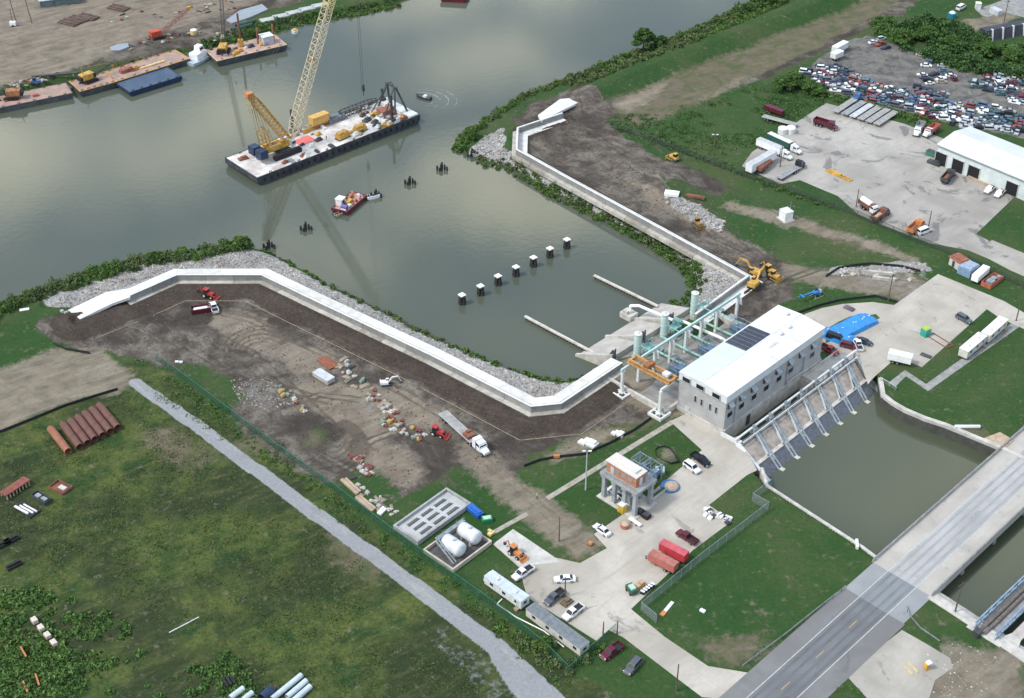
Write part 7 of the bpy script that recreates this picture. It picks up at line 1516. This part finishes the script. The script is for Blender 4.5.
wbox('steel_rack','long rust-red rack with pale side posts at the left edge of the meadow','rack',16,491,(10,-6.5),[('top',mat('rack_red',(.22,.07,.05),.8,.15,.8),[(0,0,1.3,7.2,2.4,.25)]),('post',SANDM,[(-3.2+k*.9,-1.1,0,.25,.25,1.3) for k in range(8)]+[(-3.2+k*.9,1.1,0,.25,.25,1.3) for k in range(8)])])
wbox('scrap_skip','dark skip full of scrap between the red rack and the open box','skip',42,500,(8,5),[('bin',DARK,[(0,-1,0,5,.12,1.1),(0,1,0,5,.12,1.1),(-2.5,0,0,.12,2,1.1),(2.5,0,0,.12,2,1.1)]),('scrap',STEELB,[(-1.2,0,0,1.4,1.2,.9),(.8,.2,0,1.6,1,.8)])])
wbox('flat_rack','black flat rack loaded with white bars in the meadow','rack',27,510,(9,5),[('rack',BLACK,[(0,0,0,6.2,3.0,.3)]),('bar',WHITE,[(-.6,-1.0,.3,4.6,.5,.3),(.2,-.2,.3,4.6,.35,.3),(.6,.6,.3,4.6,.3,.3)])])
wbox('open_box','shallow brown open box lying in the meadow','open box',61,488.5,(8,4),[('box',RUST,[(0,-1.5,0,4.8,.15,.7),(0,1.5,0,4.8,.15,.7),(-2.4,0,0,.15,2.85,.7),(2.4,0,0,.15,2.85,.7),(0,0,0,4.6,2.8,.1)]),('rubble',CONC,[(.4,.2,.1,2,1.2,.3)])])
for x,y,w_ in ((3,545,'lowest at the left edge'),(11,541,'upper of the group at the left edge'),(14,566,'farther down at the left edge')): wbox('black_pipe_bundle',f'bundle of short black pipes in the meadow, {w_}','pipe bundle',x,y,(6,-3),[('pipe',BLACK,[(0,-.6,0,3.6,.6,.6),(0,.1,0,3.4,.6,.6),(0,-.2,.6,3.2,.6,.55)])])
for k,(x,y) in enumerate(((35,622.5),(41.5,630),(48,637.5),(54.3,645))):
    wbox('pallet_stack',f'pale wrapped pallet stack in the meadow, {["topmost","second","third","lowest"][k]} of the row of four','pallet',x,y,(5,6),[('load',mat('pale_wrap',(.60,.52,.46),.7,.12,1),[(0,0,.15,1.5,1.1,.9)]),('pallet',RUST,[(0,0,0,1.7,1.3,.15)])],group='pallet stacks in a row in the meadow')
for x,y,ang,w_ in ((24,654,(3,5),'upper one'),(26,689,(3,7),'long lower one'),(38,682,(2,6),'short one on the right')): wbox('orange_bar',f'thin orange steel bar lying in the bushes, {w_}','bar',x,y,ang,[('bar',mat('orange_bar',(.45,.17,.07),.7,.1,1),[(0,0,.5,3.4,.35,.3)])])
lpipe((169,632.6),(199,617),.12,OFFW,'long thin pale pole lying across the meadow',name='thin_pole')
PBM=mat('pale_pipe',(.50,.58,.61),.5,.08,.6)
for f,n2,w_ in (((301.5,675),(272,699),'top one of three'),((306.5,680.5),(287,697),'middle one of three'),((310.5,686),(292,702),'lowest of three'),((243.5,688),(230,698),'short one farther left'),((252.5,692.5),(243,700),'short one in the middle')): lpipe(f,n2,.62,PBM,f'pale blue-grey pipe lying at the bottom edge of the meadow, {w_}')
lpipe((272,689),(262,698),1.0,NAVY,'dark blue pipe lying at the bottom edge between the pale pipes')
wbox('rubber_stack','dark stack of short pipes at the bottom edge of the meadow','pipe bundle',229,682,(3,5),[('pipe',BLACK,[(0,-.8,0,2.6,.5,.5),(0,0,0,2.6,.5,.5),(0,.8,0,2.6,.5,.5)])])
# white flags and scraps beside the top of the fence
for x,y in ((177,362.5),(181,362.8)): wbox('white_marker','small white marker lying by the top corner of the green fence','marker',x,y,(2,0),[('marker',WHITE,[(0,0,0,.9,.6,.4)])],group='white markers at the top of the green fence')
wbox('white_sheet','small white sheet lying on the grass at the outer end of the left floodwall','sheet',26,316,(6,-1),[('sheet',WHITE,[(0,0,0,2.6,1.0,.25),(.3,.1,.25,1,.5,.1)])])
# ---------------------------------------------------------------- vegetation
def leafmat(name,c,c2,isl=.35): return mat(name,c,.75,.1,.35,rgb2=c2,island=isl,detail=3,spec=.2)
LB=leafmat('bank_leaves',(.105,.175,.045),(.048,.105,.026)); LD2=leafmat('dark_leaves',(.060,.125,.036),(.034,.078,.024),.5); LM=leafmat('weed_leaves',(.090,.165,.042),(.050,.105,.028)); LT=leafmat('tree_leaves',(.070,.135,.036),(.042,.088,.024)); LY2=leafmat('olive_leaves',(.115,.155,.060),(.065,.105,.036))
def leaves(name,cl,m_,size,rng,per=1.0,up=.55):
    """cl: rows (x,y,z,rx,ry,rz,count) of leaf clumps; every leaf a small quad of its own in the clump's volume"""
    Q=[]
    for x,y,z,rx,ry,rz,n in cl:
        n=max(6,int(n*per)); d=rng.normal(size=(n,3)); d/=np.linalg.norm(d,axis=1)[:,None]; r=rng.random(n)**.38
        p=d*r[:,None]; p[:,2]=np.abs(p[:,2])*.85+ (0.1 if up>.5 else 0); c=np.array([x,y,z])+p*np.array([rx,ry,rz])
        a=rng.normal(size=(n,3)); a/=np.linalg.norm(a,axis=1)[:,None]; b=np.cross(a,d+rng.normal(size=(n,3))*.5); b/=np.linalg.norm(b,axis=1)[:,None]+1e-6
        s=size*(.55+.9*rng.random(n))[:,None]; a=a*s; b=b*s*.6
        Q.append(np.stack([c-a-b,c+a-b*.6,c+a*1.1+b,c-a*.8+b],1))
    V=np.concatenate(Q).reshape(-1,3).astype(np.float32); nf=len(V)//4
    me_=bpy.data.meshes.new(name); me_.vertices.add(len(V)); me_.vertices.foreach_set('co',V.ravel()); me_.loops.add(nf*4); me_.loops.foreach_set('vertex_index',np.arange(nf*4,dtype=np.int32)); me_.polygons.add(nf); me_.polygons.foreach_set('loop_start',np.arange(0,nf*4,4,dtype=np.int32)); me_.update(calc_edges=True)
    me_.materials.append(m_); o=bpy.data.objects.new(name,me_); COL.objects.link(o); return o
def along(line,width,step,hr,rr,rng,n,drop=.0,z0=0.0,side=0):
    out=[]
    for a,b in zip(line[:-1],line[1:]):
        d=(b-a); L_=d.length; d.normalize(); nn=Vector((-d.y,d.x,0)); t=0
        while t<L_:
            for w_ in np.arange(-width/2,width/2+.1,step):
                if rng.random()<drop: continue
                p=a+d*(t+rng.uniform(-.6,.6)*step)+nn*(w_+rng.uniform(-.5,.5)*step+side); k=rng.uniform(.5,1.25)
                out.append((p.x,p.y,max(ZW-.1,ground_z(p.x,p.y))-.1+z0,rr*k,rr*k*rng.uniform(.8,1.2),rng.uniform(*hr)*k,n*k))
            t+=step*.85
    return out
rg=np.random.default_rng(3)
def band(name,pix,width,hr,label,m_=LB,rr=1.7,n=85,drop=.05,size=.36,step=1.9,z=-1.5,side=0,cat='bushes'):
    cl=along(PL(pix,z),width,step*.85,(hr[0]*.6,hr[1]),rr*.8,rg,n*1.7,drop,side=side); A_=[c for c in cl if float(fbm(np.array([c[0]]),np.array([c[1]]),11,63,2)[0])<.55]; B_=[c for c in cl if c not in A_]
    for q_,mm_,lb_ in ((A_,m_,label),(B_,LY2 if m_ is LB else m_,label.replace('green','paler green') if 'green' in label else 'paler patches in the '+label)):
        if q_: o=leaves(name,q_,mm_,size*.64,rg); tag(o,lb_,cat,kind='stuff')
band('bank_shrubs',[(-40,336),(0,314),(25,303),(60,288),(100,273),(150,260),(200,253),(245,243)],7.5,(1.6,3.6),'dense green shrubs along the water outside the left rock bank',drop=.03,side=-1.6)
band('bank_shrubs',[(262,250),(290,263),(335,289),(380,311),(430,336),(480,358),(530,377),(566,384),(590,376)],2.4,(.7,1.9),'thin broken line of shrubs at the water edge of the left rock bank',drop=.16,rr=1.25,n=60)
band('bank_shrubs',[(478,158),(510,165),(550,189),(600,214),(660,245),(688,264),(697,284),(692,296),(672,304)],3.4,(.9,2.3),'green shrubs along the water below the right floodwall',drop=.1,rr=1.4,n=65)
band('bank_shrubs',[(458,150),(463,138),(472,132),(482,128)],4.6,(1.2,2.6),'rounded clump of shrubs on the point where the inlet meets the river',drop=.03,n=80)
band('bank_shrubs',[(485,123),(500,112),(522,97),(545,90),(562,83)],4.5,(1.2,2.4),'green shrubs on the river bank beyond the head of the right floodwall')
band('bank_reeds',[(562,84),(590,74),(612,66),(662,48),(722,21),(755,3),(800,-30)],13,(1.3,2.9),'wide belt of reeds and bushes on the river bank beside the levee',rr=1.9,n=80,size=.42,step=2.3,side=-4.5,drop=.06)
band('bank_reeds',[(0,98),(60,84)],3,(.5,1.2),'sparse weeds on the left bank behind the brown barge',rr=1.2,n=35,drop=.4,m_=LM)
band('bank_reeds',[(118,66),(150,56),(180,48)],4,(.5,1.3),'grassy weeds on the left bank behind the brown barge and its winch',rr=1.3,n=45,drop=.3,m_=LM,z=0)
band('bank_reeds',[(205,46),(240,36),(300,20),(350,12),(400,1)],5.5,(.8,1.8),'green reeds along the left bank beyond the boom crane',rr=1.5,n=60,drop=.15,m_=LB)
band('hedge',[(740,172),(760,180),(790,192),(830,206)],2.6,(.5,1.3),'overgrown green strip along the ditch by the truck yard',rr=1.3,n=40,drop=.3,m_=LM,z=0)
band('hedge',[(620,127),(660,142),(700,157),(740,172)],3.5,(.4,1.0),'rough tall grass along the ditch fence',rr=1.3,n=32,drop=.35,m_=LM,z=0)
band('hedge',[(812,92),(840,99),(870,108),(905,116),(935,124)],4.5,(.8,1.9),'green hedge between the row of flatbeds and the scrapyard',rr=1.6,n=60,drop=.14,m_=LM,z=0)
band('hedge',[(170,378),(240,432),(330,497),(400,550),(455,590),(500,622),(545,658),(570,684)],2.4,(.3,.7),'rough tall grass between the green fence and the gravel road',rr=1.1,n=26,drop=.45,m_=LM,z=0,size=.28)
band('hedge',[(500,626),(530,645),(560,668),(580,660),(600,644)],3,(.8,1.7),'overgrown bushes at the corner of the green fence behind the trailer office',rr=1.4,n=60,drop=.1,m_=LB,z=0,size=.3)
band('hedge',[(834,700),(846,684),(858,690),(868,702)],3,(.12,.3),'weedy clump beside the driveway at the bottom edge',rr=1.0,n=34,drop=.3,m_=LM,z=0,size=.22)
# meadow growth
def patch(name,poly,n,hr,rr,cnt,label,m_,size,thr=14):
    pp=PL(poly); x0=min(p.x for p in pp);x1=max(p.x for p in pp);y0=min(p.y for p in pp);y1=max(p.y for p in pp); cl=[]; k=0
    while len(cl)<n and k<n*8:
        k+=1; x,y=rg.uniform(x0,x1),rg.uniform(y0,y1)
        if in_poly(x,y,pp) and rg.random()<min(1,max(.04,(float(fbm(np.array([x]),np.array([y]),thr,91,3)[0])-.36)*5)):
            s=rg.uniform(.5,1.4); cl.append((x,y,max(0,ground_z(x,y))-.1,rr*s,rr*s,rg.uniform(*hr)*s,cnt*s))
    o=leaves(name,cl,m_,size,rg); tag(o,label,'bushes',kind='stuff')
patch('meadow_bushes',[(0,600),(40,590),(95,610),(150,632),(215,640),(260,690),(270,760),(0,760)],620,(.3,1.0),1.15,46,'low tangled green bushes covering the lower left corner of the meadow',LM,.30)
patch('meadow_bushes',[(0,585),(60,600),(120,660),(170,698),(150,760),(0,760)],420,(.3,1.0),1.1,36,'brighter green undergrowth at the lower left corner of the meadow',LB,.30)
patch('meadow_grass',[(0,440),(130,392),(300,520),(420,612),(500,700),(520,760),(0,760)],2300,(.10,.28),1.7,26,'coarse uneven grass of the meadow',leafmat('meadow_blades',(.085,.120,.036),(.045,.080,.026),.4),.17)
patch('rough_grass',[(130,356),(230,408),(350,500),(500,600),(560,650),(520,660),(400,560),(150,392)],420,(.15,.4),1.3,26,'rough grass between the fence and the road',leafmat('rough_blades',(.065,.13,.036),(.04,.085,.026),.35),.2)
patch('ditch_grass',[(600,118),(700,105),(800,70),(830,100),(760,140),(720,170),(640,145)],520,(.15,.45),1.6,26,'rough grass of the field beyond the ditch',MATS['rough_blades'],.26)
# thickets at the right
patch('thicket',[(885,28),(930,20),(975,38),(1040,52),(1040,80),(975,74),(930,60),(900,48)],380,(1.2,4.2),2.3,170,'dense green thicket behind the scrapyard',LD2,.34)
patch('thicket',[(862,22),(888,20),(900,40),(880,44)],80,(1.0,2.6),1.8,130,'paler bushes at the left end of the scrapyard thicket',LM,.3)
patch('thicket',[(1000,46),(1040,44),(1040,72),(1010,70)],110,(1,3.2),2.1,140,'bushes at the right end of the thicket',LM,.34)
def tree(px,py,h,rad,label,m_=LT,n=46,name='broadleaf_tree',leaf=.30,cnt=210):
    p=P(px,py); t=thing(name,label,'tree',(p.x,p.y,max(0,ground_z(p.x,p.y))-.1)); rr=random.Random(int(px*7+py))
    m=MB(); m.tube((0,0,0),(rr.uniform(-.3,.3),0,h*.45),.34,.2,n=8)
    for k in range(6): a=k*1.05+rr.random(); m.tube((0,0,h*(.22+.05*k)),(rad*.6*math.cos(a),rad*.6*math.sin(a),h*(.5+.06*k)),.14,.05,n=5)
    m.build('trunk',POLE,t)
    cl=[]
    for k in range(n):
        a=rr.uniform(0,6.28); z=rr.uniform(.18,1)**.8; q=rad*math.sin(min(1,z*1.0)*math.pi*.86+.25)*rr.uniform(.25,1.0); cl.append((q*math.cos(a),q*math.sin(a),h*z*.9,rad*.32*rr.uniform(.7,1.3),rad*.32*rr.uniform(.7,1.3),h*.13*rr.uniform(.7,1.2),cnt))
    o=leaves('crown',cl,m_,leaf,rg,up=.4); o.parent=t
tree(643,50,9.0,4.2,'tall dark rounded tree standing highest on the reedy river bank')
tree(661,48.5,5.5,2.8,'smaller dark tree just right of the tall one on the river bank',n=30)
for x,y,h,r_,w_ in ((782,90,5,4,'left part'),(795,86,5.5,4.4,'middle part'),(808,91,4.8,4,'right part'),(818,95,3.6,3.2,'low right end')): tree(x,y,h,r_,f'bushy green tree in the clump by the scrapyard corner, {w_}',LM,n=34,name='bushy_tree')
for x,y,h,w_ in ((748,14,4.5,'left'),(768,4,5,'right')): tree(x,y,h,3.2,f'dark bush tree on the river bank at the top edge, {w_} of the two',LT,n=28,name='bushy_tree')
tree(242,249,4.2,3.0,'bright green bush tree at the corner of the left rock bank',LB,n=30,name='bushy_tree'); tree(157,262,3.6,2.0,'small grey-green bush standing up from the left bank shrubs',LM,n=20,name='bushy_tree')
tree(472,138,3.6,2.6,'round bush at the tip of the point',LB,n=24,name='bushy_tree'); tree(545,648,2.6,2.2,'bright round bush behind the trailer office',LB,n=24,name='bushy_tree',leaf=.28)
for x,y,w_ in ((900,44,'left'),(925,40,'second'),(950,50,'third'),(985,56,'fourth'),(1012,64,'rightmost')): tree(x,y,6.0,4.5,f'rounded tree in the thicket behind the scrapyard, {w_}',LM,n=38,name='broadleaf_tree')
# ---------------------------------------------------------------- rock banks
def rocks(name,poly,n,smin,smax,label,m_):
    pp=PL(poly,.2); x0=min(p.x for p in pp);x1=max(p.x for p in pp);y0=min(p.y for p in pp);y1=max(p.y for p in pp)
    base=np.array([(1,0,0),(-1,0,0),(0,1,0),(0,-1,0),(0,0,1),(0,0,-1)],float); fc=[(0,2,4),(2,1,4),(1,3,4),(3,0,4),(2,0,5),(1,2,5),(3,1,5),(0,3,5)]
    V=[];F=[];c=0
    while c<n:
        x,y=rg.uniform(x0,x1),rg.uniform(y0,y1)
        if not in_poly(x,y,pp): c+=.02; continue
        s=smin+(smax-smin)*rg.random()**2.2; v=base*(s*rg.uniform(.6,1.2,size=(6,1)))*np.array([1,.8,.6]); a=rg.uniform(0,6.28); R2=np.array([[math.cos(a),-math.sin(a),0],[math.sin(a),math.cos(a),0],[0,0,1]]); v=v@R2.T+np.array([x,y,ground_z(x,y)+s*.15]); o=len(V); V+=v.tolist(); F+=[tuple(i+o for i in f) for f in fc]; c+=1
    me_=bpy.data.meshes.new(name); me_.from_pydata(V,[],F); me_.materials.append(m_); o=bpy.data.objects.new(name,me_); COL.objects.link(o); tag(o,label,'rocks',kind='stuff')
RK=mat('grey_rock',(.40,.385,.365),.9,.15,.10,rgb2=(.20,.185,.165),island=.5)
LEFTR=[(58,301),(80,286),(110,267),(170,252),(240,247),(275,256),(320,276),(400,316),(470,350),(530,376),(575,386),(600,376),(614,364),(560,400),(535,403),(430,350),(320,298),(262,267),(178,269),(108,291),(68,310),(50,309)]
rocks('rock_bank',LEFTR,7500,.22,.62,'grey riprap stones covering the bank outside the left floodwall',RK)
rocks('rock_bank',[(484,136),(503,127),(505,150),(560,182),(650,230),(732,278),(748,285),(700,312),(692,310),(695,290),(690,268),(660,248),(600,218),(550,193),(510,168),(480,160),(472,148)],2600,.22,.7,'grey riprap stones on the bank outside the right floodwall',RK)
rocks('rubble_heap',[(664,195),(700,205),(726,222),(722,233),(700,226),(672,210)],420,.25,.8,'pale broken rubble heaped beside the right floodwall track',RK)
rocks('rubble_heap',[(228,380),(250,374),(290,388),(300,400),(270,410),(240,402)],420,.12,.42,'pale rubble patch at the left of the dirt yard',RK)
rocks('rubble_heap',[(836,268),(926,262),(930,270),(880,275),(830,276)],260,.25,.8,'pale rubble at the end of the dirt track by the far lot',RK)
rocks('rubble_heap',[(925,652),(960,640),(1000,658),(1010,680),(960,700),(920,690)],200,.1,.4,'gravel and stones at the bottom right beside the driveway',RK)
rocks('dirt_clods',[(60,330),(180,290),(330,320),(520,425),(620,400),(600,440),(480,480),(370,490),(220,400),(120,350)],2400,.1,.4,'dark clods of earth scattered over the dirt yard',mat('clod',(.10,.08,.065),.95,.2,.8,island=.4))
rocks('dirt_clods',[(525,110),(590,95),(650,160),(720,190),(785,260),(740,320),(720,320),(752,285),(650,225),(560,178),(522,150)],1300,.12,.45,'dark clods of earth scattered over the dirt behind the right floodwall',MATS['clod'])
